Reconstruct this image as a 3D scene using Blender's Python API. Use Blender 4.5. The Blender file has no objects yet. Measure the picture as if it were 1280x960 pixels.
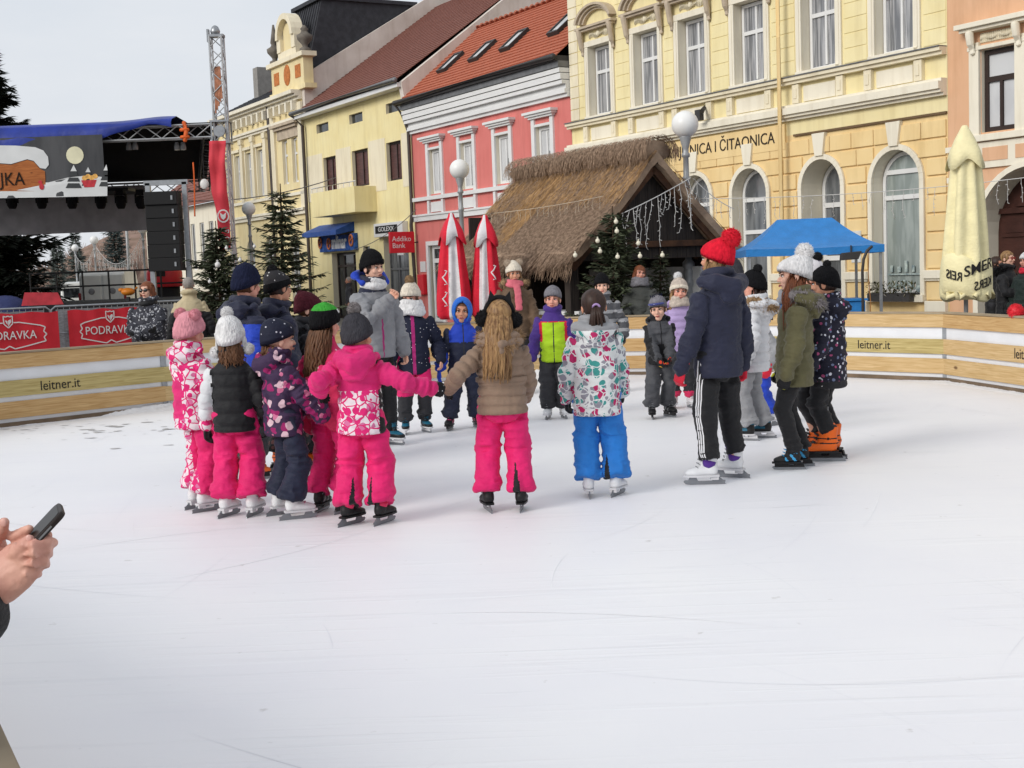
import bpy, bmesh, math, random
import numpy as np
from mathutils import Vector, Matrix, Euler
random.seed(7)
R = math.radians
V = Vector
scn = bpy.context.scene
COL = scn.collection
# ------------------------------------------------------------------ camera geometry (photo pixels 1280x960)
FOC = 1650.0; PITCH = math.atan(146/FOC); ROLL = 0.038
CAM = V((0, 0, 1.55))
_f = V((0, math.cos(PITCH), -math.sin(PITCH))); _r0 = V((1, 0, 0)); _u0 = V((0, math.sin(PITCH), math.cos(PITCH)))
_r = _r0*math.cos(ROLL) - _u0*math.sin(ROLL); _u = _r0*math.sin(ROLL) + _u0*math.cos(ROLL)
def ray(u, v): return _f*FOC + _r*(u-640) - _u*(v-480)
def at(u, v, Y):                      # survey: the point seen at a photo pixel at distance Y
    d = ray(u, v); return CAM + d*(Y/d.y)
def on_ice(u, v, z=0.0):
    d = ray(u, v); return CAM + d*((z-CAM.z)/d.z)
PLAZA = -0.15
# ------------------------------------------------------------------ materials
MATS = {}
def nn(nt, t, **kw):
    n = nt.nodes.new(t)
    for k, v in kw.items(): setattr(n, k, v)
    return n
def srgb(h):
    if isinstance(h, str):
        c = [int(h[i:i+2], 16)/255 for i in (0, 2, 4)]
        return tuple(x/12.92 if x <= .04045 else ((x+.055)/1.055)**2.4 for x in c)
    return h
def base_mat(name, rough=.8, spec=.3):
    m = bpy.data.materials.new(name); m.use_nodes = True
    nt = m.node_tree; b = nt.nodes['Principled BSDF']
    b.inputs['Roughness'].default_value = rough
    b.inputs['Specular IOR Level'].default_value = spec
    MATS[name] = m
    return m, nt, b
def add_bump(nt, b, scale=60, strength=.3, dist=.01, coord='Object', detail=4, stretch=(1, 1, 1)):
    tc = nn(nt, 'ShaderNodeTexCoord'); mp = nn(nt, 'ShaderNodeMapping'); mp.inputs['Scale'].default_value = stretch
    nz = nn(nt, 'ShaderNodeTexNoise'); nz.inputs['Scale'].default_value = scale; nz.inputs['Detail'].default_value = detail
    bp = nn(nt, 'ShaderNodeBump'); bp.inputs['Strength'].default_value = strength; bp.inputs['Distance'].default_value = dist
    nt.links.new(tc.outputs[coord], mp.inputs[0]); nt.links.new(mp.outputs[0], nz.inputs['Vector'])
    nt.links.new(nz.outputs[0], bp.inputs['Height']); nt.links.new(bp.outputs[0], b.inputs['Normal'])
def mat(name, col, rough=.8, var=.12, vscale=3.0, bump=0, bscale=60, bdist=.01, spec=.3, metal=0, col2=None, stretch=(1, 1, 1), bstretch=None, detail=5, lo=.35, hi=.65):
    if name in MATS: return MATS[name]
    m, nt, b = base_mat(name, rough, spec)
    c = srgb(col)
    c2 = srgb(col2) if col2 else tuple(x*(1-var) for x in c)
    c1 = c if col2 else tuple(min(1, x*(1+var)) for x in c)
    tc = nn(nt, 'ShaderNodeTexCoord'); mp = nn(nt, 'ShaderNodeMapping'); mp.inputs['Scale'].default_value = stretch
    nz = nn(nt, 'ShaderNodeTexNoise'); nz.inputs['Scale'].default_value = vscale; nz.inputs['Detail'].default_value = detail
    rp = nn(nt, 'ShaderNodeValToRGB')
    rp.color_ramp.elements[0].position = lo; rp.color_ramp.elements[1].position = hi
    rp.color_ramp.elements[0].color = (*c2, 1); rp.color_ramp.elements[1].color = (*c1, 1)
    nt.links.new(tc.outputs['Object'], mp.inputs[0]); nt.links.new(mp.outputs[0], nz.inputs['Vector'])
    nt.links.new(nz.outputs[0], rp.inputs[0]); nt.links.new(rp.outputs[0], b.inputs['Base Color'])
    b.inputs['Metallic'].default_value = metal
    if bump: add_bump(nt, b, bscale, bump, bdist, stretch=bstretch or stretch)
    return m
def cloth(name, col, rough=.68, var=.10, bump=.35, bscale=90):
    if name in MATS: return MATS[name]
    m = mat(name, col, rough, var, 6, .55, 24, .016, spec=.28, bstretch=(1, 1, 1.7))
    b = m.node_tree.nodes['Principled BSDF']
    b.inputs['Sheen Weight'].default_value = .08
    return m
def knit(name, col, ribs=70):
    if name in MATS: return MATS[name]
    m = mat(name, col, .95, .14, 30, 0, spec=.1)
    nt = m.node_tree; b = nt.nodes['Principled BSDF']
    tc = nn(nt, 'ShaderNodeTexCoord'); gr = nn(nt, 'ShaderNodeTexVoronoi'); gr.inputs['Scale'].default_value = ribs
    mp = nn(nt, 'ShaderNodeMapping'); mp.inputs['Scale'].default_value = (1, 1, .45)
    bp = nn(nt, 'ShaderNodeBump'); bp.inputs['Strength'].default_value = .9; bp.inputs['Distance'].default_value = .008
    nt.links.new(tc.outputs['Object'], mp.inputs[0]); nt.links.new(mp.outputs[0], gr.inputs['Vector'])
    nt.links.new(gr.outputs['Distance'], bp.inputs['Height']); nt.links.new(bp.outputs[0], b.inputs['Normal'])
    return m
def printed(name, base, cols, scale=26, size=.45, edge=None, edge_w=.05, warp=.0, rough=.75):
    """fabric print: random-coloured motifs on a base; cols = [(hex, share)], 'base' fills the rest"""
    if name in MATS: return MATS[name]
    m, nt, b = base_mat(name, rough, .25)
    tc = nn(nt, 'ShaderNodeTexCoord')
    src = tc.outputs['Object']
    if warp:
        nz = nn(nt, 'ShaderNodeTexNoise'); nz.inputs['Scale'].default_value = scale*.6
        ml = nn(nt, 'ShaderNodeVectorMath', operation='SCALE'); ml.inputs['Scale'].default_value = warp/scale
        ad = nn(nt, 'ShaderNodeVectorMath', operation='ADD')
        nt.links.new(src, nz.inputs['Vector']); nt.links.new(nz.outputs['Color'], ml.inputs[0])
        nt.links.new(src, ad.inputs[0]); nt.links.new(ml.outputs[0], ad.inputs[1]); src = ad.outputs[0]
    vo = nn(nt, 'ShaderNodeTexVoronoi'); vo.inputs['Scale'].default_value = scale
    nt.links.new(src, vo.inputs['Vector'])
    sp = nn(nt, 'ShaderNodeSeparateColor'); nt.links.new(vo.outputs['Color'], sp.inputs[0])
    rp = nn(nt, 'ShaderNodeValToRGB'); rp.color_ramp.interpolation = 'CONSTANT'
    el = rp.color_ramp.elements
    pos = 0; first = True
    for c, sh in cols:
        if first: el[0].position = 0; el[0].color = (*srgb(c), 1); first = False
        else:
            e = el.new(min(pos, .999)); e.color = (*srgb(c), 1)
        pos += sh
    el[len(el)-1].position = min(el[len(el)-1].position, .999)
    # drop the ramp's default last stop
    for e in list(el):
        if e.position >= .9995 and len(el) > len(cols): el.remove(e); break
    nt.links.new(sp.outputs[0], rp.inputs[0])
    ls = nn(nt, 'ShaderNodeMath', operation='LESS_THAN'); ls.inputs[1].default_value = size
    nt.links.new(vo.outputs['Distance'], ls.inputs[0])
    mx = nn(nt, 'ShaderNodeMix', data_type='RGBA')
    nt.links.new(ls.outputs[0], mx.inputs[0]); mx.inputs[6].default_value = (*srgb(base), 1)
    nt.links.new(rp.outputs[0], mx.inputs[7]); out = mx.outputs[2]
    if edge:
        ve = nn(nt, 'ShaderNodeTexVoronoi', feature='DISTANCE_TO_EDGE'); ve.inputs['Scale'].default_value = scale*.8
        nt.links.new(src, ve.inputs['Vector'])
        l2 = nn(nt, 'ShaderNodeMath', operation='LESS_THAN'); l2.inputs[1].default_value = edge_w
        nt.links.new(ve.outputs['Distance'], l2.inputs[0])
        m2 = nn(nt, 'ShaderNodeMix', data_type='RGBA'); nt.links.new(l2.outputs[0], m2.inputs[0])
        nt.links.new(out, m2.inputs[6]); m2.inputs[7].default_value = (*srgb(edge), 1); out = m2.outputs[2]
    nt.links.new(out, b.inputs['Base Color'])
    add_bump(nt, b, 24, .5, .014, stretch=(1, 1, 1.7))
    return m
# ------------------------------------------------------------------ noise
def vnoise(P, seed=0):
    P = np.asarray(P, dtype=np.float64); I = np.floor(P).astype(np.int64); F = P-I; F = F*F*(3-2*F)
    def h(o):
        J = I+np.array(o); x = (J[:, 0]*73856093) ^ (J[:, 1]*19349663) ^ (J[:, 2]*83492791) ^ (seed*2654435)
        x = (x ^ (x >> 13))*1274126177; x = x ^ (x >> 16)
        return (x & 0xffff)/32767.5-1
    r = 0
    for a in (0, 1):
        for b in (0, 1):
            for c in (0, 1):
                w = (F[:, 0] if a else 1-F[:, 0])*(F[:, 1] if b else 1-F[:, 1])*(F[:, 2] if c else 1-F[:, 2])
                r = r+w*h((a, b, c))
    return r
# ------------------------------------------------------------------ mesh helpers
def frame(d, ref=None):
    d = d.normalized(); a = ref or (V((0, 0, 1)) if abs(d.z) < .9 else V((0, 1, 0)))
    s = d.cross(a)
    if s.length < 1e-5: s = d.cross(V((1, 0, 0)))
    s.normalize(); return s, s.cross(d).normalized()
def tube(bm, pts, rads, n=10, cap=True, mi=0, side=None):
    """closed tube; rads entries r or (r_side, r_other); side = vector the first radius is measured along"""
    pts = [V(p) for p in pts]; k = len(pts)
    if not isinstance(rads, (list, tuple)) or (isinstance(rads, tuple) and len(rads) != k): rads = [rads]*k
    rings = []; prev = None
    def ring(c, s, t, r, f=1):
        ra, rb = r if isinstance(r, (tuple, list)) else (r, r)
        return [bm.verts.new(c+s*(ra*f*math.cos(2*math.pi*j/n))+t*(rb*f*math.sin(2*math.pi*j/n))) for j in range(n)]
    for i, p in enumerate(pts):
        d = (pts[min(i+1, k-1)]-pts[max(i-1, 0)]).normalized()
        if side is not None:
            s = (V(side)-d*V(side).dot(d)); s = s.normalized() if s.length > 1e-4 else frame(d)[0]; t = d.cross(s)
        elif prev is None: s, t = frame(d)
        else:
            s = (prev-d*prev.dot(d)).normalized(); t = d.cross(s)
        prev = s; r = rads[i]; rm = min(r) if isinstance(r, (tuple, list)) else r
        if i == 0 and cap in (True, 'start'):
            rings.append(ring(p-d*rm*.75, s, t, r, .45)); rings.append(ring(p-d*rm*.4, s, t, r, .85))
        rings.append(ring(p, s, t, r))
        if i == k-1 and cap in (True, 'end'):
            rings.append(ring(p+d*rm*.4, s, t, r, .85)); rings.append(ring(p+d*rm*.75, s, t, r, .45))
    fs = []
    for a, b in zip(rings, rings[1:]):
        for j in range(n): fs.append(bm.faces.new((a[j], a[(j+1) % n], b[(j+1) % n], b[j])))
    if cap:
        fs.append(bm.faces.new(rings[0][::-1])); fs.append(bm.faces.new(rings[-1]))
    for f in fs: f.material_index = mi; f.smooth = True
    return fs
def rod(bm, a, b, r, n=6, mi=0):
    a, b = V(a), V(b); s, t = frame(b-a)
    ra = [bm.verts.new(a+s*r*math.cos(2*math.pi*j/n)+t*r*math.sin(2*math.pi*j/n)) for j in range(n)]
    rb = [bm.verts.new(b+s*r*math.cos(2*math.pi*j/n)+t*r*math.sin(2*math.pi*j/n)) for j in range(n)]
    fs = [bm.faces.new((ra[j], ra[(j+1) % n], rb[(j+1) % n], rb[j])) for j in range(n)]+[bm.faces.new(ra[::-1]), bm.faces.new(rb)]
    for f in fs: f.material_index = mi
def box(bm, x0, x1, y0, y1, z0, z1, mi=0, M=None):
    if x1 < x0: x0, x1 = x1, x0
    if y1 < y0: y0, y1 = y1, y0
    if z1 < z0: z0, z1 = z1, z0
    vs = [V((x, y, z)) for x in (x0, x1) for y in (y0, y1) for z in (z0, z1)]
    if M is not None: vs = [M @ v for v in vs]
    v = [bm.verts.new(p) for p in vs]
    for q in ((0, 1, 3, 2), (4, 6, 7, 5), (0, 4, 5, 1), (2, 3, 7, 6), (0, 2, 6, 4), (1, 5, 7, 3)):
        f = bm.faces.new([v[i] for i in q]); f.material_index = mi
def bar(bm, a, b, w, h, up=(0, 0, 1), mi=0):
    """box from a to b, w across, h along up"""
    a, b = V(a), V(b); d = (b-a); L = d.length; d.normalize(); u = V(up); u = (u-d*u.dot(d)).normalized(); s = d.cross(u)
    M = Matrix((s, d, u)).transposed().to_4x4(); M.translation = a
    box(bm, -w/2, w/2, 0, L, -h/2, h/2, mi, M)
def ell(bm, c, r, seg=16, rings=10, mi=0, M=None):
    T = Matrix.Translation(V(c)) @ (M.to_4x4() if M else Matrix()) @ Matrix.Diagonal((*([r]*3 if isinstance(r, (int, float)) else r), 1))
    q = bmesh.ops.create_uvsphere(bm, u_segments=seg, v_segments=rings, radius=1, matrix=T)
    for v in q['verts']:
        for f in v.link_faces: f.material_index = mi; f.smooth = True
def poly_prism(bm, pts, d, mi=0):
    """extrude planar polygon pts along vector d"""
    d = V(d); a = [bm.verts.new(V(p)) for p in pts]; b = [bm.verts.new(V(p)+d) for p in pts]; n = len(a)
    fs = [bm.faces.new(a[::-1]), bm.faces.new(b)]
    for i in range(n): fs.append(bm.faces.new((a[i], a[(i+1) % n], b[(i+1) % n], b[i])))
    for f in fs: f.material_index = mi
def lathe(bm, prof, c=(0, 0, 0), n=16, mi=0, fold=None, smooth=True):
    """prof [(r,z)] about the z axis through c; fold(angle,z)->radius factor"""
    rings = []
    for r, z in prof:
        rr = []
        for j in range(n):
            a = 2*math.pi*j/n; k = fold(a, z) if fold else 1
            rr.append(bm.verts.new(V(c)+V((max(r, 1e-4)*k*math.cos(a), max(r, 1e-4)*k*math.sin(a), z))))
        rings.append(rr)
    for a, b in zip(rings, rings[1:]):
        for j in range(n):
            f = bm.faces.new((a[j], a[(j+1) % n], b[(j+1) % n], b[j])); f.material_index = mi; f.smooth = smooth
    for rr, fl in ((rings[0], True), (rings[-1], False)):
        f = bm.faces.new(rr[::-1] if fl else rr); f.material_index = mi
def to_mesh(bm, name):
    bmesh.ops.recalc_face_normals(bm, faces=bm.faces[:])
    me = bpy.data.meshes.new(name); bm.to_mesh(me); bm.free(); return me
def link(o, parent=None, loc=None, rot=None):
    COL.objects.link(o)
    if parent: o.parent = parent
    if loc is not None: o.location = loc
    if rot is not None: o.rotation_euler = rot
    return o
def obj(name, bm, mats, parent=None, loc=None, rot=None, bevel=0):
    me = bm if isinstance(bm, bpy.types.Mesh) else to_mesh(bm, name)
    if not isinstance(mats, (list, tuple)): mats = [mats]
    if len(me.materials) == 0:
        for m in mats: me.materials.append(m)
    o = link(bpy.data.objects.new(name, me), parent, loc, rot)
    if bevel:
        b = o.modifiers.new('bevel', 'BEVEL'); b.width = bevel; b.segments = 2; b.limit_method = 'ANGLE'
    return o
def tag(o, label, cat, group=None):
    o['label'] = label; o['category'] = cat
    if group: o['group'] = group
    return o
def thing(name, label, cat, loc=(0, 0, 0), rz=0, group=None):
    o = bpy.data.objects.new(name, None); link(o, None, loc, (0, 0, rz)); o.empty_display_size = .2
    return tag(o, label, cat, group)
def struct(name, bm, m):
    o = obj(name, bm, m); o['kind'] = 'structure'; return o
def copy_tree(o, parent=None):
    c = o.copy(); COL.objects.link(c)
    if parent: c.parent = parent
    for ch in list(o.children): copy_tree(ch, c)
    return c
TMP = bpy.data.scenes.new('tmp_remesh')
def remesh(bm, vox, smooth=2, name='m'):
    me = to_mesh(bm, 'tmp'); o = bpy.data.objects.new('tmp', me); TMP.collection.objects.link(o)
    r = o.modifiers.new('r', 'REMESH'); r.mode = 'VOXEL'; r.voxel_size = vox; r.use_smooth_shade = True
    if smooth:
        s = o.modifiers.new('s', 'SMOOTH'); s.iterations = smooth; s.factor = .5
    vl = TMP.view_layers[0]; vl.update(); dg = vl.depsgraph
    out = bpy.data.meshes.new_from_object(o.evaluated_get(dg)); out.name = name
    bpy.data.objects.remove(o); bpy.data.meshes.remove(me)
    return out
def text_mesh(s, size=1, extrude=.004, font=None, sx=1, align='CENTER', bold=0):
    cu = bpy.data.curves.new('t', 'FONT'); cu.body = s; cu.size = size; cu.extrude = extrude; cu.align_x = align; cu.align_y = 'CENTER'
    cu.resolution_u = 3; cu.offset = bold
    o = bpy.data.objects.new('t', cu); TMP.collection.objects.link(o); vl = TMP.view_layers[0]; vl.update()
    me = bpy.data.meshes.new_from_object(o.evaluated_get(vl.depsgraph)); bpy.data.objects.remove(o)
    for v in me.vertices: v.co.x *= sx
    return me
def vco(me):
    a = np.empty(len(me.vertices)*3); me.vertices.foreach_get('co', a); return a.reshape(-1, 3)
def vno(me):
    a = np.empty(len(me.vertices)*3); me.vertices.foreach_get('normal', a); return a.reshape(-1, 3)
def set_co(me, a):
    me.vertices.foreach_set('co', a.ravel()); me.update()
def quads_mesh(name, P, n=4):
    """P array (k,n,3) -> mesh of k separate n-gons"""
    P = np.asarray(P, dtype=np.float32); k = P.shape[0]; me = bpy.data.meshes.new(name)
    me.vertices.add(k*n); me.vertices.foreach_set('co', P.reshape(-1)); me.loops.add(k*n)
    me.loops.foreach_set('vertex_index', np.arange(k*n, dtype=np.int32)); me.polygons.add(k)
    me.polygons.foreach_set('loop_start', np.arange(0, k*n, n, dtype=np.int32))
    me.update(calc_edges=True); me.validate(); return me

def split_named(names):
    """give every separate piece of these parts an object of its own (pieces that touch stay together)"""
    for o in list(COL.objects):
        base = o.name.split('.')[0]
        if o.type != 'MESH' or base not in names: continue
        me = o.data; n = len(me.vertices); par = list(range(n))
        def find(i):
            while par[i] != i: par[i] = par[par[i]]; i = par[i]
            return i
        for e in me.edges:
            a, b = find(e.vertices[0]), find(e.vertices[1])
            if a != b: par[a] = b
        co_ = vco(me); root = np.array([find(i) for i in range(n)]); ids = list(dict.fromkeys(root.tolist()))
        bx = [(co_[root == i].min(0)-.012, co_[root == i].max(0)+.012) for i in ids]; g = list(range(len(ids)))
        def gf(i):
            while g[i] != i: i = g[i]
            return i
        for i in range(len(ids)):
            for j in range(i):
                if np.all(bx[i][0] <= bx[j][1]) and np.all(bx[j][0] <= bx[i][1]): g[gf(i)] = gf(j)
        lab = {ids[i]: gf(i) for i in range(len(ids))}; groups = sorted(set(lab.values()))
        if len(groups) < 2: o.name = names[base]; continue
        fg = [lab[root[p.vertices[0]]] for p in me.polygons]
        for gi in groups:
            bm = bmesh.new(); bm.from_mesh(me); bm.faces.ensure_lookup_table()
            bmesh.ops.delete(bm, geom=[f for f, q in zip(bm.faces[:], fg) if q != gi], context='FACES')
            c = o.copy(); nm = bpy.data.meshes.new(names[base]); bm.to_mesh(nm); bm.free()
            for m in me.materials: nm.materials.append(m)
            c.data = nm; c.name = names[base]; COL.objects.link(c)
        bpy.data.objects.remove(o)
# ------------------------------------------------------------------ ground, ice, hills
def ice_mat():
    m, nt, b = base_mat('rink_ice', .5, .4)
    tc = nn(nt, 'ShaderNodeTexCoord')
    n1 = nn(nt, 'ShaderNodeTexNoise'); n1.inputs['Scale'].default_value = .45; n1.inputs['Detail'].default_value = 6
    rp = nn(nt, 'ShaderNodeValToRGB'); rp.color_ramp.elements[0].position = .3; rp.color_ramp.elements[1].position = .7
    rp.color_ramp.elements[0].color = (*srgb('e9e9ee'), 1); rp.color_ramp.elements[1].color = (*srgb('f2f2f3'), 1)
    nt.links.new(tc.outputs['Object'], n1.inputs['Vector']); nt.links.new(n1.outputs[0], rp.inputs[0])
    col = rp.outputs[0]; hgt = None
    for i, (rot, sc, st) in enumerate(((.75, 2.2, 14), (-.7, 1.7, 16), (1.25, 2.6, 13), (2.2, 1.4, 18))):
        mp = nn(nt, 'ShaderNodeMapping'); mp.inputs['Rotation'].default_value = (0, 0, rot); mp.inputs['Scale'].default_value = (sc*.25, sc*st*.35, 1)
        nz = nn(nt, 'ShaderNodeTexNoise'); nz.inputs['Scale'].default_value = 1; nz.inputs['Detail'].default_value = 3; nz.inputs['Distortion'].default_value = .6
        r2 = nn(nt, 'ShaderNodeValToRGB'); r2.color_ramp.elements[0].position = .60; r2.color_ramp.elements[1].position = .72
        nt.links.new(tc.outputs['Object'], mp.inputs[0]); nt.links.new(mp.outputs[0], nz.inputs['Vector']); nt.links.new(nz.outputs[0], r2.inputs[0])
        mx = nn(nt, 'ShaderNodeMix', data_type='RGBA'); ml = nn(nt, 'ShaderNodeMath', operation='MULTIPLY'); ml.inputs[1].default_value = .12
        nt.links.new(r2.outputs[0], ml.inputs[0]); nt.links.new(ml.outputs[0], mx.inputs[0]); nt.links.new(col, mx.inputs[6]); mx.inputs[7].default_value = (*srgb('f3f3f4' if i % 2 else 'd2d3da'), 1); col = mx.outputs[2]
        if hgt is None: hgt = r2.outputs[0]
        else:
            ad = nn(nt, 'ShaderNodeMath', operation='ADD'); nt.links.new(hgt, ad.inputs[0]); nt.links.new(r2.outputs[0], ad.inputs[1]); hgt = ad.outputs[0]
    # grubby specks
    vo = nn(nt, 'ShaderNodeTexNoise'); vo.inputs['Scale'].default_value = 9; vo.inputs['Detail'].default_value = 5
    r3 = nn(nt, 'ShaderNodeValToRGB'); r3.color_ramp.elements[0].position = .70; r3.color_ramp.elements[1].position = .80
    nt.links.new(tc.outputs['Object'], vo.inputs['Vector']); nt.links.new(vo.outputs[0], r3.inputs[0])
    mx = nn(nt, 'ShaderNodeMix', data_type='RGBA'); nt.links.new(r3.outputs[0], mx.inputs[0]); nt.links.new(col, mx.inputs[6]); mx.inputs[7].default_value = (*srgb('bdbab8'), 1)
    nt.links.new(mx.outputs[2], b.inputs['Base Color'])
    f = nn(nt, 'ShaderNodeTexNoise'); f.inputs['Scale'].default_value = 3.2; f.inputs['Detail'].default_value = 8
    nt.links.new(tc.outputs['Object'], f.inputs['Vector'])
    ad = nn(nt, 'ShaderNodeMath', operation='ADD'); nt.links.new(hgt, ad.inputs[0]); nt.links.new(f.outputs[0], ad.inputs[1])
    bp = nn(nt, 'ShaderNodeBump'); bp.inputs['Strength'].default_value = .14; bp.inputs['Distance'].default_value = .010
    nt.links.new(ad.outputs[0], bp.inputs['Height']); nt.links.new(bp.outputs[0], b.inputs['Normal'])
    return m
bm = bmesh.new(); k = 3000
v4 = [bm.verts.new(p) for p in ((-k, -k, PLAZA), (k, -k, PLAZA), (k, k, PLAZA), (-k, k, PLAZA))]; bm.faces.new(v4)
struct('ground', bm, mat('plaza_paving', '77736e', .85, .15, 1.5, .3, 12, .01))
# rink outline (outside top edge of the boards), from the far left corner round
_a, _b = on_ice(22, 960, .83), on_ice(0, 872, .83); _d = (_b-_a).normalized(); _n = V((-_d.y, _d.x, 0)); _n = _n if _n.x < 0 else -_n
NEAR = [_a+_n*-.022-_d*1.55, _a+_n*-.022-_d*.7, _a+_n*-.022, _b+_n*-.022, _b+_n*-.022+_d*.5]
PATH = [V(p) for p in ((-7.3, 11.0, 0), (-6.75, 12.9, 0), (-5.65, 14.62, 0), (-4.1, 16.0, 0), (-1.9, 17.5, 0), (.7, 18.45, 0), (2.6, 18.1, 0), (4.15, 17.05, 0), (5.05, 15.9, 0), (5.5, 14.1, 0), (5.75, 12.0, 0), (5.9, 9, 0), (5.9, 6, 0), (5.7, 3, 0), (5.0, .8, 0), (3.6, -.9, 0), (1.9, -1.4, 0), (.65, -.85, 0), *[(p_.x, p_.y, 0) for p_ in NEAR], (-2.35, 4.3, 0), (-4.0, 6.2, 0), (-6.2, 8.4, 0))]
def catmull(P, n=12):
    out = []
    for i in range(len(P)):
        a, b, c, d = P[i-1], P[i], P[(i+1) % len(P)], P[(i+2) % len(P)]
        for j in range(n):
            t = j/n; out.append(.5*((2*b)+(c-a)*t+(2*a-5*b+4*c-d)*t*t+(3*b-a-3*c+d)*t**3))
    return out
SM = catmull(PATH)
bm = bmesh.new(); vs = [bm.verts.new((p.x, p.y, 0)) for p in SM]; lo = [bm.verts.new((p.x, p.y, PLAZA)) for p in SM]
bm.faces.new(vs)
for i in range(len(vs)): bm.faces.new((vs[i], vs[(i+1) % len(vs)], lo[(i+1) % len(vs)], lo[i]))
bmesh.ops.triangulate(bm, faces=[f for f in bm.faces if len(f.verts) > 4])
struct('ice_rink', bm, ice_mat())
# ------------------------------------------------------------------ boards round the rink
def wood_mat(name, c1, c2, along=(1, 1, 1)):
    if name in MATS: return MATS[name]
    m, nt, b = base_mat(name, .65, .3)
    tc = nn(nt, 'ShaderNodeTexCoord'); mp = nn(nt, 'ShaderNodeMapping'); mp.inputs['Scale'].default_value = along
    nz = nn(nt, 'ShaderNodeTexNoise'); nz.inputs['Scale'].default_value = 7; nz.inputs['Detail'].default_value = 8; nz.inputs['Distortion'].default_value = 1.2
    rp = nn(nt, 'ShaderNodeValToRGB'); rp.color_ramp.elements[0].position = .32; rp.color_ramp.elements[1].position = .68
    rp.color_ramp.elements[0].color = (*srgb(c2), 1); rp.color_ramp.elements[1].color = (*srgb(c1), 1)
    vo = nn(nt, 'ShaderNodeTexVoronoi'); vo.inputs['Scale'].default_value = 2.1; mp2 = nn(nt, 'ShaderNodeMapping'); mp2.inputs['Scale'].default_value = (1, 1, 2.2)
    r2 = nn(nt, 'ShaderNodeValToRGB'); r2.color_ramp.elements[0].position = .055; r2.color_ramp.elements[1].position = .12
    r2.color_ramp.elements[0].color = (*srgb('6b4a2c'), 1); r2.color_ramp.elements[1].color = (1, 1, 1, 1)
    nt.links.new(tc.outputs['Object'], mp.inputs[0]); nt.links.new(mp.outputs[0], nz.inputs['Vector']); nt.links.new(nz.outputs[0], rp.inputs[0])
    nt.links.new(tc.outputs['Object'], mp2.inputs[0]); nt.links.new(mp2.outputs[0], vo.inputs['Vector']); nt.links.new(vo.outputs['Distance'], r2.inputs[0])
    mx = nn(nt, 'ShaderNodeMix', data_type='RGBA', blend_type='MULTIPLY'); mx.inputs[0].default_value = .8
    nt.links.new(rp.outputs[0], mx.inputs[6]); nt.links.new(r2.outputs[0], mx.inputs[7]); nt.links.new(mx.outputs[2], b.inputs['Base Color'])
    bp = nn(nt, 'ShaderNodeBump'); bp.inputs['Strength'].default_value = .3; bp.inputs['Distance'].default_value = .003; nt.links.new(nz.outputs[0], bp.inputs['Height']); nt.links.new(bp.outputs[0], b.inputs['Normal'])
    return m
WOODS = [wood_mat('pine_board_%s' % n, a, b_, (.35, .35, 9)) for n, a, b_ in (('honey', 'c9a878', 'a98452'), ('pale', 'cdb084', 'b1925f'), ('greenish', 'bfae78', '9c8a55'))]
WOODC = wood_mat('weathered_cap_board', 'a3947c', '857660', (.35, .35, 9)); GALV = mat('galvanised_steel', '9a9da1', .4, .1, 12, metal=.7); SHEET = mat('white_plastic_sheet', 'd9dbdf', .45, .04, 3)
KICK = mat('wet_kick_board', '6d5c4a', .6, .25, 4)
cen = V((-.5, 8.5, 0))
acc = [0]
for a, b in zip(SM, SM[1:]+SM[:1]): acc.append(acc[-1]+(b-a).length)
TOTAL = acc[-1]
def on_path(d):
    d %= TOTAL
    for i in range(len(SM)):
        if acc[i+1] >= d: t = (d-acc[i])/(acc[i+1]-acc[i]); return SM[i].lerp(SM[(i+1) % len(SM)], t)
PL = 2.8; NPAN = int(TOTAL/PL); PANS = []
bar_root = thing('rink_barrier', 'wooden boards with white sheeting and steel posts around the ice rink', 'rink barrier', (0, 0, 0))
TOPZ = .83
off0 = .4
for i in range(NPAN):
    A = on_path(PL*i+off0); B = on_path(PL*(i+1)+off0 if i < NPAN-1 else TOTAL+off0); d = (B-A).normalized(); n = V((-d.y, d.x, 0))
    if n.dot(cen-A) < 0: n = -n                      # n points into the rink
    L = (B-A).length; M = Matrix((d, n, V((0, 0, 1)))).transposed().to_4x4(); M.translation = A; PANS.append((A, B, n, M, L))
    pr = link(bpy.data.objects.new('barrier_panel', None), bar_root); pr.matrix_world = M; pr.matrix_local = M
    bm = bmesh.new(); box(bm, .0, L, -.012, .012, .02, TOPZ-.05, 0); obj('sheeting', bm, SHEET, pr)
    rd = random.Random(i*7+3)
    for j, (z0, z1, dep) in enumerate(((.645, .805, .030), (.33, .51, .028), (.095, .275, .028))):
        bm = bmesh.new(); x0 = -.01 if j == 0 else .0
        for (ya, yb) in ((.014, .014+dep), (-.014-dep, -.014)): box(bm, x0, L+.005, ya, yb, z0+rd.uniform(-.004, .004), z1+rd.uniform(-.004, .004))
        m_ = WOODS[rd.choice((0, 0, 1)) if not (j == 1 and rd.random() < .45) else 2]
        o = obj('board', bm, m_, pr, bevel=.004)
    bm = bmesh.new(); box(bm, 0, L+.004, -.052, .056, .808, TOPZ); obj('cap_rail', bm, WOODC, pr, bevel=.003)
    bm = bmesh.new(); box(bm, 0, L, .014, .034, .004, .05); obj('kick_board', bm, KICK, pr)
    bm = bmesh.new(); box(bm, L-.035, L+.035, .0135, .026, .0, .80); obj('post', bm, GALV, pr)
    bm = bmesh.new(); box(bm, L-.03, L+.03, -.11, -.045, PLAZA, .80); obj('outer_post', bm, GALV, pr)
TXT = mat('black_print', '1d1b1b', .7, .1)
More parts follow.
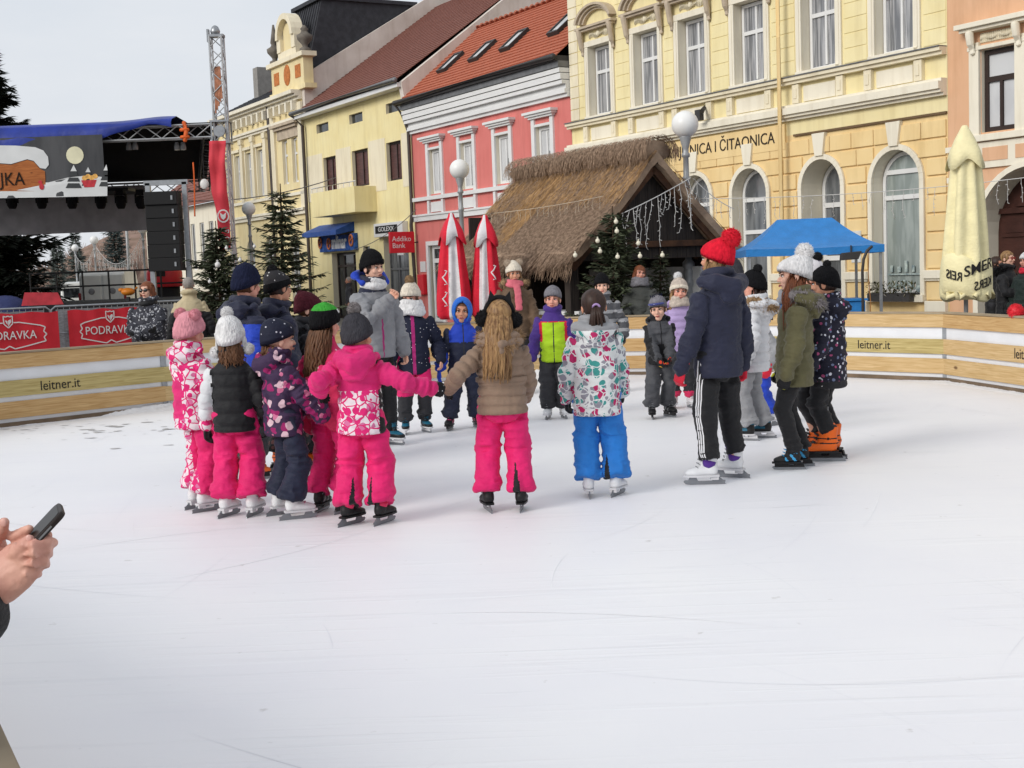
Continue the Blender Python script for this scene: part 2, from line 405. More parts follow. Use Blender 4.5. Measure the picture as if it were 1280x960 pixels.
def board_text(s, u, v, hgt, worn=False):
    best = None
    for A, B, n, M, L in PANS:
        d = ray(u, v); q = n; den = d.dot(q)
        if abs(den) < 1e-6: continue
        t = ((A+n*.044)-CAM).dot(q)/den
        if t <= 0: continue
        p = M.inverted() @ (CAM+d*t)
        if -.05 < p.x < L+.05 and 0 < p.z < .9 and n.dot(CAM-A) > 0 and (A-CAM).length > 6:
            if best is None or t < best[0]: best = (t, p, M, L, n)
    t, p, M, L, n = best
    me = text_mesh(s, hgt, .0012, sx=.92)
    T = M @ Matrix.Translation((p.x, .0445, .42)) @ Matrix.Rotation(R(180), 4, 'Z') @ Matrix.Rotation(R(90), 4, 'X') if (M.to_3x3() @ V((1, 0, 0))).dot(_r) < 0 else M @ Matrix.Translation((p.x, .0445, .42)) @ Matrix.Rotation(R(90), 4, 'X')
    me.transform(T); o = obj('lettering', me, TXT, bar_root); return o
board_text('leitner.it', 76, 487, .155); board_text('leitner.it', 1092, 428, .15); board_text('leitner.it', 1284, 434, .16)
# snow scraped up along the far boards
bm = bmesh.new(); rows = []
for i in range(0, 400):
    d0 = TOTAL*0.0+i*.06-2; p = on_path(d0); q = on_path(d0+.1); d = (q-p).normalized(); n = V((-d.y, d.x, 0))
    if n.dot(cen-p) < 0: n = -n
    P = np.array([[i*.06*3, 0, 0], [i*.06*.5, 3, 0], [i*.06*9, 7, 0]]); w = vnoise(P, 11); hh = max(.015, .055+.05*w[0]+.05*w[1]+.02*w[2]); right = 1 if p.x < 3.2 else max(.12, 1-(p.x-3.2)*.9)
    hh *= right; wd = (.22+.10*w[1])*(.5+.5*right)
    rr = []
    for j in range(9):
        t = j/8; o = .04+wd*t; z = hh*(math.cos(min(1, t)*math.pi)*.5+.5)*(1+.3*math.sin(i*1.7+j*2.1)+.25*math.sin(i*.63+j))+.003-(.008 if j == 8 else 0)
        rr.append(bm.verts.new(p+n*o+V((0, 0, z))))
    rows.append(rr)
for a, b in zip(rows, rows[1:]):
    for j in range(8): f = bm.faces.new((a[j], a[j+1], b[j+1], b[j])); f.smooth = True
o = obj('snow', bm, mat('scraped_snow', 'e2e2e4', .9, .05, 14, .6, 30, .02)); o['kind'] = 'stuff'
bm = bmesh.new(); rd = random.Random(5)
for i in range(75):
    u = rd.uniform(-30, 215); v = 524+rd.uniform(0, 20)*(1 if rd.random() < .85 else 2); c = on_ice(u, v); r = rd.uniform(.008, .035)*(.5+rd.random()**2)
    vs = [bm.verts.new((c.x+r*2.2*math.cos(t)*rd.uniform(.5, 1.2), c.y+r*math.sin(t)*rd.uniform(.4, 1.2), .004+.00002*i)) for t in [k*6.283/11 for k in range(11)]]; bm.faces.new(vs)
o = obj('slush', bm, mat('grey_slush', 'b9b7b6', .6, .2, 8)); o['kind'] = 'stuff'
# ------------------------------------------------------------------ hill and trees far behind
def terrain(name, pts, Y0, Y1, m):
    bm = bmesh.new(); cols_ = []
    for x, z in pts:
        cc = []
        for j in range(7):
            t = j/6; cc.append(bm.verts.new((x*(1+.25*t), Y0+(Y1-Y0)*t, PLAZA-1+(z+1)*math.sin(t*math.pi/2)+2.2*math.sin(x*.05+j*2)*t)))
        cols_.append(cc)
    for a, b in zip(cols_, cols_[1:]):
        for j in range(6): f = bm.faces.new((a[j], b[j], b[j+1], a[j+1])); f.smooth = True
    return struct(name, bm, m)
terrain('hill', [(-420+6*i, 4+15*(lambda q: q*q*(3-2*q))(max(0, min(1, (-420+6*i+119)/28)))*(1 if i < 75 else max(0, 1-(i-75)/25))) for i in range(0, 110)], 290, 420, mat('winter_hillside', '94796c', .95, .25, .25, detail=12, lo=.3, hi=.7, col2='75604f'))
rd = random.Random(21); Q = []
for i in range(5200):
    k_ = rd.randrange(0, 420); r2_ = random.Random(k_*13); x = -125+r2_.uniform(0, 120); y = 295+r2_.uniform(0, 90); h = r2_.uniform(3, 6); t = (y-290)/130
    z0 = PLAZA-1+15*math.sin(min(1, t)*1.57)*max(.2, min(1, (x/(1+.25*t)+119)/28)); a = rd.uniform(0, 6.28); b_ = rd.uniform(.3, 1.4); zz = z0+h*rd.uniform(.1, .7); w_ = .10
    p = np.array([x, y, zz]); e = p+np.array([math.cos(a)*1.8*b_, math.sin(a)*b_, 2.4*b_+.6]); s_ = np.array([w_, 0, 0]); Q.append([p-s_, p+s_, e+s_*.3, e-s_*.3])
o = obj('woods', quads_mesh('woods', Q), mat('bare_twigs', '8a766c', .95, .2, .3)); o['kind'] = 'stuff'

# blade cuts in the ice: shallow curved scratches
def marks(name, n, seed, m, w0, w1):
    rd = random.Random(seed); Q = []
    for i in range(n):
        x, y = rd.uniform(-5, 5.2), 1.2+rd.random()**1.3*15.5; a = rd.uniform(0, 6.28); k = rd.choice((-1, 1))*rd.uniform(.05, .45); L = rd.uniform(.4, 2.6); st = max(4, int(L/.16)); w = rd.uniform(w0, w1); p = V((x, y, 0)); pr = None
        for j in range(st+1):
            t = j/st; d = V((math.cos(a), math.sin(a), 0)); s_ = V((-d.y, d.x, 0))*w*math.sin(math.pi*min(.98, max(.05, t))); z = V((0, 0, .0015+.0000015*i)); cur = (p-s_+z, p+s_+z)
            if pr is not None and abs(p.x) < 5.3 and 1 < p.y < 17: Q.append([pr[0], pr[1], cur[1], cur[0]])
            pr = cur; p = p+d*L/st; a += k*L/st
    o = obj(name, quads_mesh(name, Q), m); o['kind'] = 'stuff'
marks('blade_scratches', 90, 4, mat('cut_ice', 'e6e7ec', .45, .03, 3), .0008, .0020)
marks('ice_shavings', 60, 6, mat('shaved_ice', 'f2f2f4', .7, .03, 9), .001, .005)
# ------------------------------------------------------------------ the row of houses; local frame: x along the street (towards the camera), y into the house, z up
FO = V((8.9, 24, 0)); FRZ = R(-60); FS = V((.5, -math.cos(R(30)), 0))
class House:
    def __init__(s, name, label, s0, cat='building'):
        s.s0 = s0; s.root = thing(name, label, cat, FO+FS*s0, FRZ)
    def add(s, name, bm, m, parent=None, bevel=0, sub=None):
        bm.transform(Matrix.Translation((-s.s0, 0, 0))) if isinstance(bm, bmesh.types.BMesh) else bm.transform(Matrix.Translation((-s.s0, 0, 0)))
        return obj(name, bm, m, parent or s.root, bevel=bevel)
def wall(bm, s0, s1, h0, h1, ops=(), rev=.25, mi=0, mr=0, y=0):
    """front wall at local y, openings (a,b,c,d,arched[,reveal])"""
    xs = sorted({s0, s1, *[o[0] for o in ops], *[o[1] for o in ops]}); hs = sorted({h0, h1, *[o[2] for o in ops], *[o[3] for o in ops]})
    def q(*p, m=mi):
        f = bm.faces.new([bm.verts.new(v) for v in p]); f.material_index = m
    for a, b in zip(xs, xs[1:]):
        for c, d in zip(hs, hs[1:]):
            x, z = (a+b)/2, (c+d)/2
            if any(o[0] < x < o[1] and o[2] < z < o[3] for o in ops): continue
            q((a, y, c), (b, y, c), (b, y, d), (a, y, d))
    for o in ops:
        a, b, c, d, arch = o[:5]; rv = o[5] if len(o) > 5 else rev
        if arch:
            r = (b-a)/2; cz = d-r; cx = (a+b)/2; N = 16
            P = [(cx+r*math.cos(math.pi*i/N), cz+r*math.sin(math.pi*i/N)) for i in range(N+1)]
            for (x0, z0), (x1, z1) in zip(P, P[1:]):
                kx = b if (x0+x1)/2 > cx else a
                q((x0, y, z0), (kx, y, d), (x1, y, z1)) if abs(x0-kx) > 1e-6 or True else None
                q((x0, y, z0), (x0, y+rv, z0), (x1, y+rv, z1), (x1, y, z1), m=mr)
            for kx in (a, b):
                pass
            # close corner triangles between arch crown and rectangle corners
            top = cz
            q((b, y, cz), (b, y, d), (P[0][0], y, P[0][1])) if False else None
            q((cx, y, d), (b, y, d), (cx, y, d-1e-4)) if False else None
            q((a, y, c), (a, y+rv, c), (a, y+rv, cz), (a, y, cz), m=mr); q((b, y, c), (b, y+rv, c), (b, y+rv, cz), (b, y, cz), m=mr)
        else:
            q((a, y, c), (a, y+rv, c), (a, y+rv, d), (a, y, d), m=mr); q((b, y, c), (b, y+rv, c), (b, y+rv, d), (b, y, d), m=mr); q((a, y, d), (a, y+rv, d), (b, y+rv, d), (b, y, d), m=mr)
        q((a, y, c), (b, y, c), (b, y+rv, c), (a, y+rv, c), m=mr)
def window(H, a, b, c, d, y, fm, pm, arch=False, fw=.06, mull=(), trans=(), sub=(), name='window', depth=.05):
    """frame with bars (mull = vertical positions 0..1, trans = horizontal) and a pane behind it"""
    bm = bmesh.new(); cz = d-(b-a)/2 if arch else d
    for x0, x1 in ((a, a+fw), (b-fw, b)): box(bm, x0, x1, y-depth/2, y+depth/2, c, cz)
    box(bm, a+fw, b-fw, y-depth/2, y+depth/2, c, c+fw)
    if not arch: box(bm, a+fw, b-fw, y-depth/2, y+depth/2, d-fw, d)
    else:
        r = (b-a)/2; cx = (a+b)/2; N = 14
        for i in range(N):
            t0, t1 = math.pi*i/N, math.pi*(i+1)/N
            poly_prism(bm, [(cx+r*math.cos(t0), y-depth/2, cz+r*math.sin(t0)), (cx+r*math.cos(t1), y-depth/2, cz+r*math.sin(t1)), (cx+(r-fw)*math.cos(t1), y-depth/2, cz+(r-fw)*math.sin(t1)), (cx+(r-fw)*math.cos(t0), y-depth/2, cz+(r-fw)*math.sin(t0))], (0, depth, 0))
    zs_ = [c+(d-c)*t for t in trans]
    for z in zs_: box(bm, a+fw, b-fw, y-depth/2-.004, y+depth/2-.004, z-fw*.6, z+fw*.6)
    edges = [c+fw]+zs_+[(cz if arch else d)-fw]
    for t in mull:
        x = a+(b-a)*t
        for e0, e1 in zip(edges, edges[1:]): box(bm, x-fw*.4, x+fw*.4, y-depth/2-.002, y+depth/2-.002, e0+fw*.3, e1-fw*.3)
    w_ = H.add(name, bm, fm)
    bm = bmesh.new()
    if arch:
        r = (b-a)/2-.01; cx = (a+b)/2
        poly_prism(bm, [(a+.01, y+.012, c+.01), (b-.01, y+.012, c+.01)]+[(cx+r*math.cos(math.pi*i/14), y+.012, cz+r*math.sin(math.pi*i/14)) for i in range(15)], (0, .012, 0))
    else: box(bm, a+.01, b-.01, y+.012, y+.024, c+.01, d-.01)
    H.add('pane', bm, pm, w_)
    return w_
def glass(name, c1, c2, stretch=(9, 1, .4), rough=.12):
    m = mat(name, c1, rough, .3, 2.2, 0, spec=.6, col2=c2, stretch=stretch, lo=.42, hi=.58); return m
GL_GREY = glass('curtained_glass', 'a9a9ab', '6d6f73'); GL_DARK = glass('dark_glass', '3c3f42', '1c1e20', (2, 1, 1), .06); GL_WHITE = glass('white_blind_glass', 'cbcccd', 'bfc0c2', (1, 1, .5), .4); GL_BROWN = glass('brown_shutter', '5b3a37', '452a28', (1, 1, 14), .5); GL_SHOP = glass('shop_glass', '74777a', '505356', (2.5, 1, .4), .08); GL_DISP = glass('display_glass', '9aa29e', '828b87', (3, 1, .5), .10)
def stucco(n, c, var=.05, c2=None):
    m = mat(n, c, .9, var, 1.3, .25, 40, .006, col2=c2, detail=8, lo=.3, hi=.75); nt = m.node_tree; b = nt.nodes['Principled BSDF']
    src = b.inputs['Base Color'].links[0].from_socket     # rain streaks and grime patches
    tc = nn(nt, 'ShaderNodeTexCoord'); mp = nn(nt, 'ShaderNodeMapping'); mp.inputs['Scale'].default_value = (2.2, 2.2, .28); nz = nn(nt, 'ShaderNodeTexNoise'); nz.inputs['Scale'].default_value = 1.6; nz.inputs['Detail'].default_value = 9; nz.inputs['Roughness'].default_value = .62
    rp = nn(nt, 'ShaderNodeValToRGB'); rp.color_ramp.elements[0].position = .48; rp.color_ramp.elements[1].position = .74; rp.color_ramp.elements[0].color = (1, 1, 1, 1); rp.color_ramp.elements[1].color = (.80, .77, .73, 1)
    mx = nn(nt, 'ShaderNodeMix', data_type='RGBA', blend_type='MULTIPLY'); mx.inputs[0].default_value = .8
    nt.links.new(tc.outputs['Object'], mp.inputs[0]); nt.links.new(mp.outputs[0], nz.inputs['Vector']); nt.links.new(nz.outputs[0], rp.inputs[0]); nt.links.new(src, mx.inputs[6]); nt.links.new(rp.outputs[0], mx.inputs[7]); nt.links.new(mx.outputs[2], b.inputs['Base Color'])
    return m
YEL_U = stucco('yellow_upper_stucco', 'ede1b4', c2='e7d8a4'); YEL_L = stucco('ochre_rusticated_stucco', 'ecd29e', c2='e4c68e'); WHT = stucco('white_trim_stucco', 'e6dfcd', .04); CREAM = stucco('cream_trim_stucco', 'e6dcc2', .05)
PEACH = stucco('peach_stucco', 'deb492', c2='d7a985'); REDW = stucco('coral_red_stucco', 'd8807a', c2='d07670'); YEL_H = stucco('pale_yellow_stucco', 'ede1b0', c2='e6d69f'); YEL_P = stucco('palace_yellow_stucco', 'e9dbb0', c2='dfcd9d'); PALE = stucco('weathered_party_wall', 'e0d8cf', .12, 'c9bfb5'); ZINC = mat('grey_zinc_flashing', '77787a', .5, .15, 5, metal=.4); DKGUT = mat('dark_gutter', '3a3838', .5, .1); DPIPE = mat('brown_downpipe', '4a423e', .5, .1)
WHPNT = mat('white_window_paint', 'dcdcdb', .45, .03); DKPNT = mat('dark_brown_window_paint', '352925', .5, .1); SLATE = mat('black_slate_roof', '34353a', .7, .2, 4, .4, 20)
def tiles(n, c1, c2): return mat(n, c1, .8, .2, 5, .5, 30, .01, col2=c2, stretch=(3, 1, 1), lo=.25, hi=.75)
TILE_O = tiles('orange_clay_tiles', 'b76a50', '9c563f'); TILE_B = tiles('old_brown_tiles', '8a5d52', '6d463d'); TILE_D = tiles('dark_red_tiles', '6d3b36', '54302c')
def tiled_slope(bm, s0, s1, b0, h0, b1, h1, step=.20, th=.03, mi=0):
    """stepped rows of tiles from eave (b0,h0) to ridge (b1,h1)"""
    L = math.hypot(b1-b0, h1-h0); n = max(2, int(L/step)); nb, nh = -(h1-h0)/L, (b1-b0)/L
    for i in range(n):
        t0, t1 = i/n, (i+1)/n
        p0 = (b0+(b1-b0)*t0, h0+(h1-h0)*t0); p1 = (b0+(b1-b0)*t1, h0+(h1-h0)*t1)
        pts = [(p0[0]+nb*th, p0[1]+nh*th), (p1[0]+nb*th*.2, p1[1]+nh*th*.2), p1, p0]
        poly_prism(bm, [(s0, b, h) for b, h in pts], (s1-s0, 0, 0), mi)
def strip(H, name, rows, s0, s1, m, parent=None):
    """mouldings: rows of (y_out, h0, h1) boxes running s0..s1"""
    bm = bmesh.new()
    for o_, h0, h1 in rows: box(bm, s0, s1, -o_, .02, h0, h1)
    return H.add(name, bm, m, parent)
def body(H, s0, s1, h1, depth, m, h0=PLAZA, gable=None):
    bm = bmesh.new()
    for s in (s0, s1):
        pts = [(s, .3, h0), (s, depth, h0), (s, depth, h1), (s, .3, h1)]
        bm.faces.new([bm.verts.new(p) for p in pts])
    bm.faces.new([bm.verts.new(p) for p in ((s0, depth, h0), (s1, depth, h0), (s1, depth, h1), (s0, depth, h1))])
    return H.add('side_wall', bm, m)
def pipe(H, pts, r, m, name='downpipe'):
    bm = bmesh.new(); tube(bm, pts, r, 8); return H.add(name, bm, m)
# ---------------- library
L_ = House('library_building', 'long pale yellow library with arched ground floor windows and black lettering', -14.04)
UW = [-12.55, -10.50, -8.68, -6.64, -4.46, -2.38]
AW = [(-13.45, -12.3, 0), (-11.35, -10.2, 0), (-9.32, -8.17, 0), (-7.36, -6.20, 0), (-5.08, -3.92, .62), (-3.05, -1.81, 0)]
ops = [(c-.55, c+.45, 5.42, 7.22, False) for c in UW]
opl = [(a, b, .72 if not dr else -.1, 3.55, True, .30 if not dr else .62) for a, b, dr in AW]
bm = bmesh.new(); wall(bm, -14.04, -1.14, 4.14, 12, ops, .26, 0, 1); wall(bm, -14.04, -1.14, PLAZA, 4.14, opl, .3, 2, 1)
L_.add('wall', bm, [YEL_U, WHT, YEL_L]); body(L_, -14.04, -1.14, 12, 11, YEL_U)
bm = bmesh.new(); box(bm, -14.2, -1.0, -.5, 11.2, 12.0, 12.35); L_.add('roof', bm, ZINC)
# ashlar courses of the upper floor, standing 12 mm proud with fine joints
bm = bmesh.new(); z = 5.40
while z < 11.7:
    edges = [-13.6]
    for c in UW: edges += [c-.78, c+.68]
    edges.append(-1.16)
    for a, b in zip(edges[::2], edges[1::2]):
        if z < 8.4: box(bm, a, b, -.014, .0, z+.012, z+.285)
    if z >= 8.4: box(bm, -13.6, -1.16, -.014, 0, z+.012, z+.285)
    z += .297
L_.add('ashlar_courses', bm, YEL_U)
bm = bmesh.new(); z = 5.40
while z < 11.7: box(bm, -14.03, -13.62, -.022, 0, z+.012, z+.285); z += .297
L_.add('corner_quoins', bm, CREAM)
# rusticated courses of the ground floor
bm = bmesh.new(); z = 1.22
while z < 4.05:
    z1 = min(z+.352, 4.12); edges = [-14.03]
    for a, b, _ in AW:
        r = (b-a)/2+.13; cx = (a+b)/2; cz = 3.55-(b-a)/2
        if z1 > 3.55+.42: continue
        dz = max(0, (z+z1)/2-cz); hw = r if dz <= 0 else (math.sqrt(max(0, (r+.05)**2-dz*dz)) if dz < r else .0)
        hw = max(hw, .26 if dz > 0 else 0)
        edges += [cx-hw-.02, cx+hw+.02]
    edges.append(-1.16)
    for a, b in zip(edges[::2], edges[1::2]):
        lim = -9.9
        if b-a > .05:
            n = max(1, round((b-a)/.62)); zt = z1-.032
            if z > 3.7 and a < -5.5: continue
            for k in range(n):
                x0, x1 = a+(b-a)*k/n+.008, a+(b-a)*(k+1)/n-.008
                poly_prism(bm, [(x0, 0, z), (x1, 0, z), (x1, -.035, z+.022), (x0, -.035, z+.022)], (0, 0, .0)) if False else None
                box(bm, x0, x1, -.04, 0, z+.006, zt)
    z += .352
L_.add('rusticated_blocks', bm, YEL_L, bevel=.012)
bm = bmesh.new()
edges = [-14.03]
for a, b, _ in AW: edges += [a-.14, b+.14]
edges.append(-1.16)
for a, b in zip(edges[::2], edges[1::2]):
    box(bm, a, b, -.04, 0, .62, .99)
L_.add('plinth_blocks', bm, YEL_L, bevel=.012)
bm = bmesh.new()
for a, b in zip(edges[::2], edges[1::2]):
    box(bm, a-.02, b+.02, -.13, 0, 1.03, 1.19); box(bm, a, b, -.09, 0, .985, 1.03); box(bm, a, b, -.10, 0, PLAZA, .60)
L_.add('plinth_moulding', bm, WHT, bevel=.01)
strip(L_, 'sill_course', [(.20, 5.26, 5.33), (.14, 5.19, 5.26)], -14.08, -1.15, CREAM)
strip(L_, 'sill_flashing', [(.23, 5.332, 5.352)], -14.08, -1.15, ZINC)
strip(L_, 'cornice', [(.10, 4.44, 4.50), (.18, 4.50, 4.56), (.24, 4.56, 4.70), (.16, 4.70, 4.76)], -14.08, -1.15, WHT)
strip(L_, 'fascia_line', [(.05, 4.10, 4.145)], -5.3, -1.15, mat('shadow_brown_joint', '6b5740', .9)) ; strip(L_, 'sign_band', [(.05, 3.86, 4.40)], -13.9, -5.56, YEL_L)
bm = bmesh.new(); bm2 = bmesh.new()
for c in UW:
    for x in (c-.70, c+.60): box(bm, x-.10, x+.10, -.10, 0, 4.78, 5.18); box(bm, x-.045, x+.045, -.115, -.1, 4.88, 5.10)
    box(bm2, c-.52, c+.42, -.03, 0, 4.80, 5.12)
L_.add('sill_brackets', bm, CREAM, bevel=.008); L_.add('apron_panels', bm2, WHT)
for c in UW:
    a, b = c-.55, c+.45
    bm = bmesh.new()
    for x0, x1 in ((a-.17, a), (b, b+.17)): box(bm, x0, x1, -.05, 0, 5.36, 7.22); box(bm, x0+.05, x1-.05, -.065, -.05, 5.42, 7.2)
    box(bm, a-.17, b+.17, -.055, 0, 7.222, 7.37); box(bm, a-.10, b+.10, -.14, 0, 5.354, 5.42)
    sr = L_.add('window_surround', bm, WHT, bevel=.008)
    bm = bmesh.new()      # frieze, consoles and arched pediment
    for x in (a-.20, b+.20):
        tube(bm, [(x, -.05, 7.05), (x, -.09, 7.22), (x, -.13, 7.45), (x, -.16, 7.66)], [.05, .07, .075, .09], 8)
    N = 18; cx = (a+b)/2; R0 = .80; zc = 7.74
    box(bm, cx-.86, cx+.86, -.22, 0, 7.68, 7.74); box(bm, cx-.80, cx+.80, -.16, 0, 7.62, 7.68)
    for i in range(N):
        t0, t1 = math.pi*(.06+.88*i/N), math.pi*(.06+.88*(i+1)/N)
        for ro, ri, yo in ((.86, .76, .24), (.758, .68, .17), (.678, .60, .10)):
            poly_prism(bm, [(cx+r_*math.cos(t), -yo, zc+.62*r_*math.sin(t)) for r_, t in ((ro, t0), (ro, t1), (ri, t1), (ri, t0))], (0, yo, 0))
    L_.add('pediment', bm, mat('grey_beige_stone_trim', 'b9aa96', .85, .12, 4), sr, bevel=.004)
    bm = bmesh.new(); rd = random.Random(2)
    for i in range(16):
        t = i/15; x = a+.08+(b-a-.16)*t; tube(bm, [(x, -.02, 7.44+.03*math.sin(t*12)), (x+.05, -.05, 7.50+.05*math.sin(t*9)), (x+.02, -.02, 7.56+.03*math.cos(t*14))], [.018, .024, .012], 6)
    ell(bm, (cx, -.04, 7.50), (.07, .04, .07), 10, 8); L_.add('frieze_ornament', bm, CREAM, sr)
    window(L_, a+.02, b-.02, 5.43, 7.20, .22, WHPNT, GL_GREY, fw=.07, mull=(.5,), trans=(.64,))
for i, (a, b, dr) in enumerate(AW):
    c = .72 if not dr else .0; r = (b-a)/2; cx = (a+b)/2; cz = 3.55-r
    bm = bmesh.new()
    for k in range(18):
        t0, t1 = math.pi*k/18, math.pi*(k+1)/18
        poly_prism(bm, [(cx+q*math.cos(t), -.06, cz+q*math.sin(t)) for q, t in ((r+.11, t0), (r+.11, t1), (r, t1), (r, t0))], (0, .06, 0))
    for x0, x1 in ((a-.11, a), (b, b+.11)): box(bm, x0, x1, -.06, 0, c-.1, cz)
    poly_prism(bm, [(cx-.11, -.10, 3.62), (cx+.11, -.10, 3.62), (cx+.19, -.10, 4.09), (cx-.19, -.10, 4.09)], (0, .10, 0))
    if not dr: box(bm, a-.12, b+.12, -.12, .28, c-.14, c)
    L_.add('arch_surround', bm, WHT, bevel=.006)
    if not dr: window(L_, a+.02, b-.02, c+.02, 3.53, .27, WHPNT, GL_DISP if i == 5 else GL_SHOP, True, .075, (), (.50, .76) if i != 5 else (.68, .86))
    else: window(L_, a+.02, b-.02, c, 3.53, .56, WHPNT, GL_SHOP, True, .085, (.5,), (.42, .74), name='door')
# shelf with a window display and papers on the wall
bm = bmesh.new(); rd = random.Random(4)
for k in range(9):
    x = -2.85+.095*k; h = rd.uniform(.10, .26); z = .76 if k % 2 else 1.16; box(bm, x, x+rd.uniform(.06, .12), .235, .245, z, z+h)
box(bm, -2.92, -1.9, .236, .250, 1.10, 1.13)
L_.add('window_display', bm, [mat('display_cards', 'b9c4bd', .6, .5, 9, col2='6d7f86')])
bm = bmesh.new()
for x0, x1, z0, z1 in ((-3.68, -3.35, 1.75, 2.02), (-3.62, -3.36, 1.38, 1.62)): box(bm, x0, x1, -.062, -.042, z0, z1)
L_.add('wall_plaques', bm, mat('white_notice_plate', 'd3d3d0', .5, .08, 14))
me = text_mesh('KNJIŽNICA I ČITAONICA', .36, .006, sx=1); xs_ = [v.co.x for v in me.vertices]; zs_ = [v.co.y for v in me.vertices]; wd = max(xs_)-min(xs_)
for v in me.vertices: v.co.x *= 3.86/wd
me.transform(Matrix.Translation((-7.82, -.056, 4.13)) @ Matrix.Rotation(R(90), 4, 'X')); L_.add('lettering', me, mat('black_letters', '33291f', .6))
pipe(L_, [(-5.45, -.28, 12), (-5.45, -.28, .4)], .05, YEL_L)
bm = bmesh.new()
for k in range(4): bar(bm, (-8.30+.02*k, -.02, 5.12), (-8.05+.05*k, -.42, 4.92-.02*k), .025, .025)
box(bm, -8.10, -7.92, -.48, -.36, 4.74, 4.98); o = L_.add('wall_floodlight', bm, DKGUT)
# ---------------- peach house
P_ = House('peach_house', 'peach house with dark brown window, white trim and arched brown door', -1.14)
bm = bmesh.new(); wall(bm, -1.136, 3.2, PLAZA, 12, [(-.36, .40, 3.66, 5.13, False, .14), (2.0, 2.76, 3.66, 5.13, False, .14), (-.42, 1.9, PLAZA, 2.98, True, .55)], .14, 0, 1); P_.add('wall', bm, [PEACH, WHT]); body(P_, -1.13, 3.2, 12, 10, PEACH)
bm = bmesh.new(); box(bm, -1.1, 3.3, -.45, 10.1, 12, 12.3); P_.add('roof', bm, TILE_B)
for x in (0.02, 2.38):
    bm = bmesh.new()
    for s in (-1, 1):
        box(bm, x+s*.50-.11, x+s*.50+.11, -.07, 0, 3.55, 5.28); tube(bm, [(x+s*.50, -.09, 5.1), (x+s*.50, -.14, 5.25), (x+s*.50, -.17, 5.44)], [.05, .07, .08], 8)
    box(bm, x-.64, x+.64, -.08, 0, 5.14, 5.21); box(bm, x-.72, x+.72, -.20, 0, 5.47, 5.53); box(bm, x-.78, x+.78, -.27, 0, 5.53, 5.62); box(bm, x-.68, x+.68, -.12, 0, 3.50, 3.62)
    sr = P_.add('window_surround', bm, WHT, bevel=.008)
    bm = bmesh.new()
    for i in range(18):
        t = i/17; xx = x-.36+.72*t; tube(bm, [(xx, -.01, 5.28), (xx+.03, -.04, 5.34+.03*math.sin(t*15)), (xx, -.01, 5.42)], [.03, .035, .02], 6)
    P_.add('frieze_ornament', bm, CREAM, sr)
    window(P_, x-.37, x+.37, 3.67, 5.12, .10, DKPNT, GL_WHITE, fw=.08, mull=(), trans=(.64,))
    bm = bmesh.new(); box(bm, x-.03, x+.03, .065, .105, 3.75, 4.55); P_.add('window_mullion', bm, DKPNT)
strip(P_, 'string_course', [(.10, 3.36, 3.46), (.07, 2.80, 2.90)], -1.12, -.43, WHT)
bm = bmesh.new(); box(bm, -.43, 3.2, -.05, 0, 3.02, 3.48); P_.add('white_band', bm, WHT)
bm = bmesh.new()
for x0, x1 in ((-.30, .25), (.42, .9), (1.1, 1.7)): box(bm, x0, x1, -.062, -.045, 3.14, 3.38)
P_.add('apron_panels', bm, PEACH)
bm = bmesh.new(); cx, r, cz = .74, 1.16, 1.82
for k in range(22):
    t0, t1 = math.pi*k/22, math.pi*(k+1)/22
    poly_prism(bm, [(cx+q*math.cos(t), -.07, cz+q*math.sin(t)) for q, t in ((r+.10, t0), (r+.10, t1), (r, t1), (r, t0))], (0, .07, 0))
for x0, x1 in ((-.53, -.42), (1.9, 2.0)): box(bm, x0, x1, -.07, 0, PLAZA, cz)
P_.add('arch_surround', bm, WHT)
BRDOOR = mat('dark_brown_door', '40251f', .5, .2, 5, .2, 20)
bm = bmesh.new(); box(bm, -.42, 1.9, .50, .56, PLAZA, 3.0)
for x0, x1 in ((-.32, .26), (.34, .92), (1.0, 1.55)):
    for z0, z1 in ((.1, .75), (.9, 1.6), (1.75, 2.1)):
        box(bm, x0, x1, .47, .50, z0, z1); box(bm, x0+.08, x1-.08, .455, .47, z0+.08, z1-.08)
box(bm, -.42, 1.9, .42, .50, 2.18, 2.28); poly_prism(bm, [(.0, .44, 2.3), (1.2, .44, 2.3), (.6, .44, 2.62)], (0, .05, 0)); tube(bm, [(.55+.09*math.cos(t), .45, 1.25+.12*math.sin(t)) for t in [i*6.283/12 for i in range(13)]], .018, 6, False)
P_.add('door', bm, BRDOOR, bevel=.006)
# ---------------- red house
R_ = House('red_house', 'coral red house with white windows and orange tiled roof', -23.9)
RW = [-22.22, -20.04, -17.80, -15.50]
bm = bmesh.new(); wall(bm, -23.9, -14.05, PLAZA, 6.1, [(c-.42, c+.42, 4.02, 5.45, False) for c in RW]+[(-22.95, -21.95, PLAZA, 2.4, False), (-20.6, -19.2, .5, 2.5, False), (-17.9, -16.5, .5, 2.5, False)], .16, 0, 1); R_.add('wall', bm, [REDW, WHT]); body(R_, -23.88, -14.06, 7.2, 9, REDW)
strip(R_, 'cornice', [(.10, 6.08, 6.18), (.18, 6.18, 6.30), (.14, 6.30, 6.42), (.26, 6.42, 6.52), (.30, 6.54, 6.70), (.33, 6.72, 6.84)], -23.9, -14.06, WHPNT)
strip(R_, 'cornice_band', [(.36, 6.86, 7.02)], -23.9, -14.06, ZINC)
bm = bmesh.new(); tube(bm, [(-24.05, -.50, 7.12), (-14.08, -.50, 7.12)], .09, 8); box(bm, -24.0, -14.07, -.46, 0, 7.02, 7.16); R_.add('gutter', bm, DKGUT)
bm = bmesh.new(); tiled_slope(bm, -23.9, -14.06, -.42, 7.14, 2.7, 9.72, .19, .035); tiled_slope(bm, -23.9, -14.06, 8.9, 5.6, 2.7, 9.72, .3); 
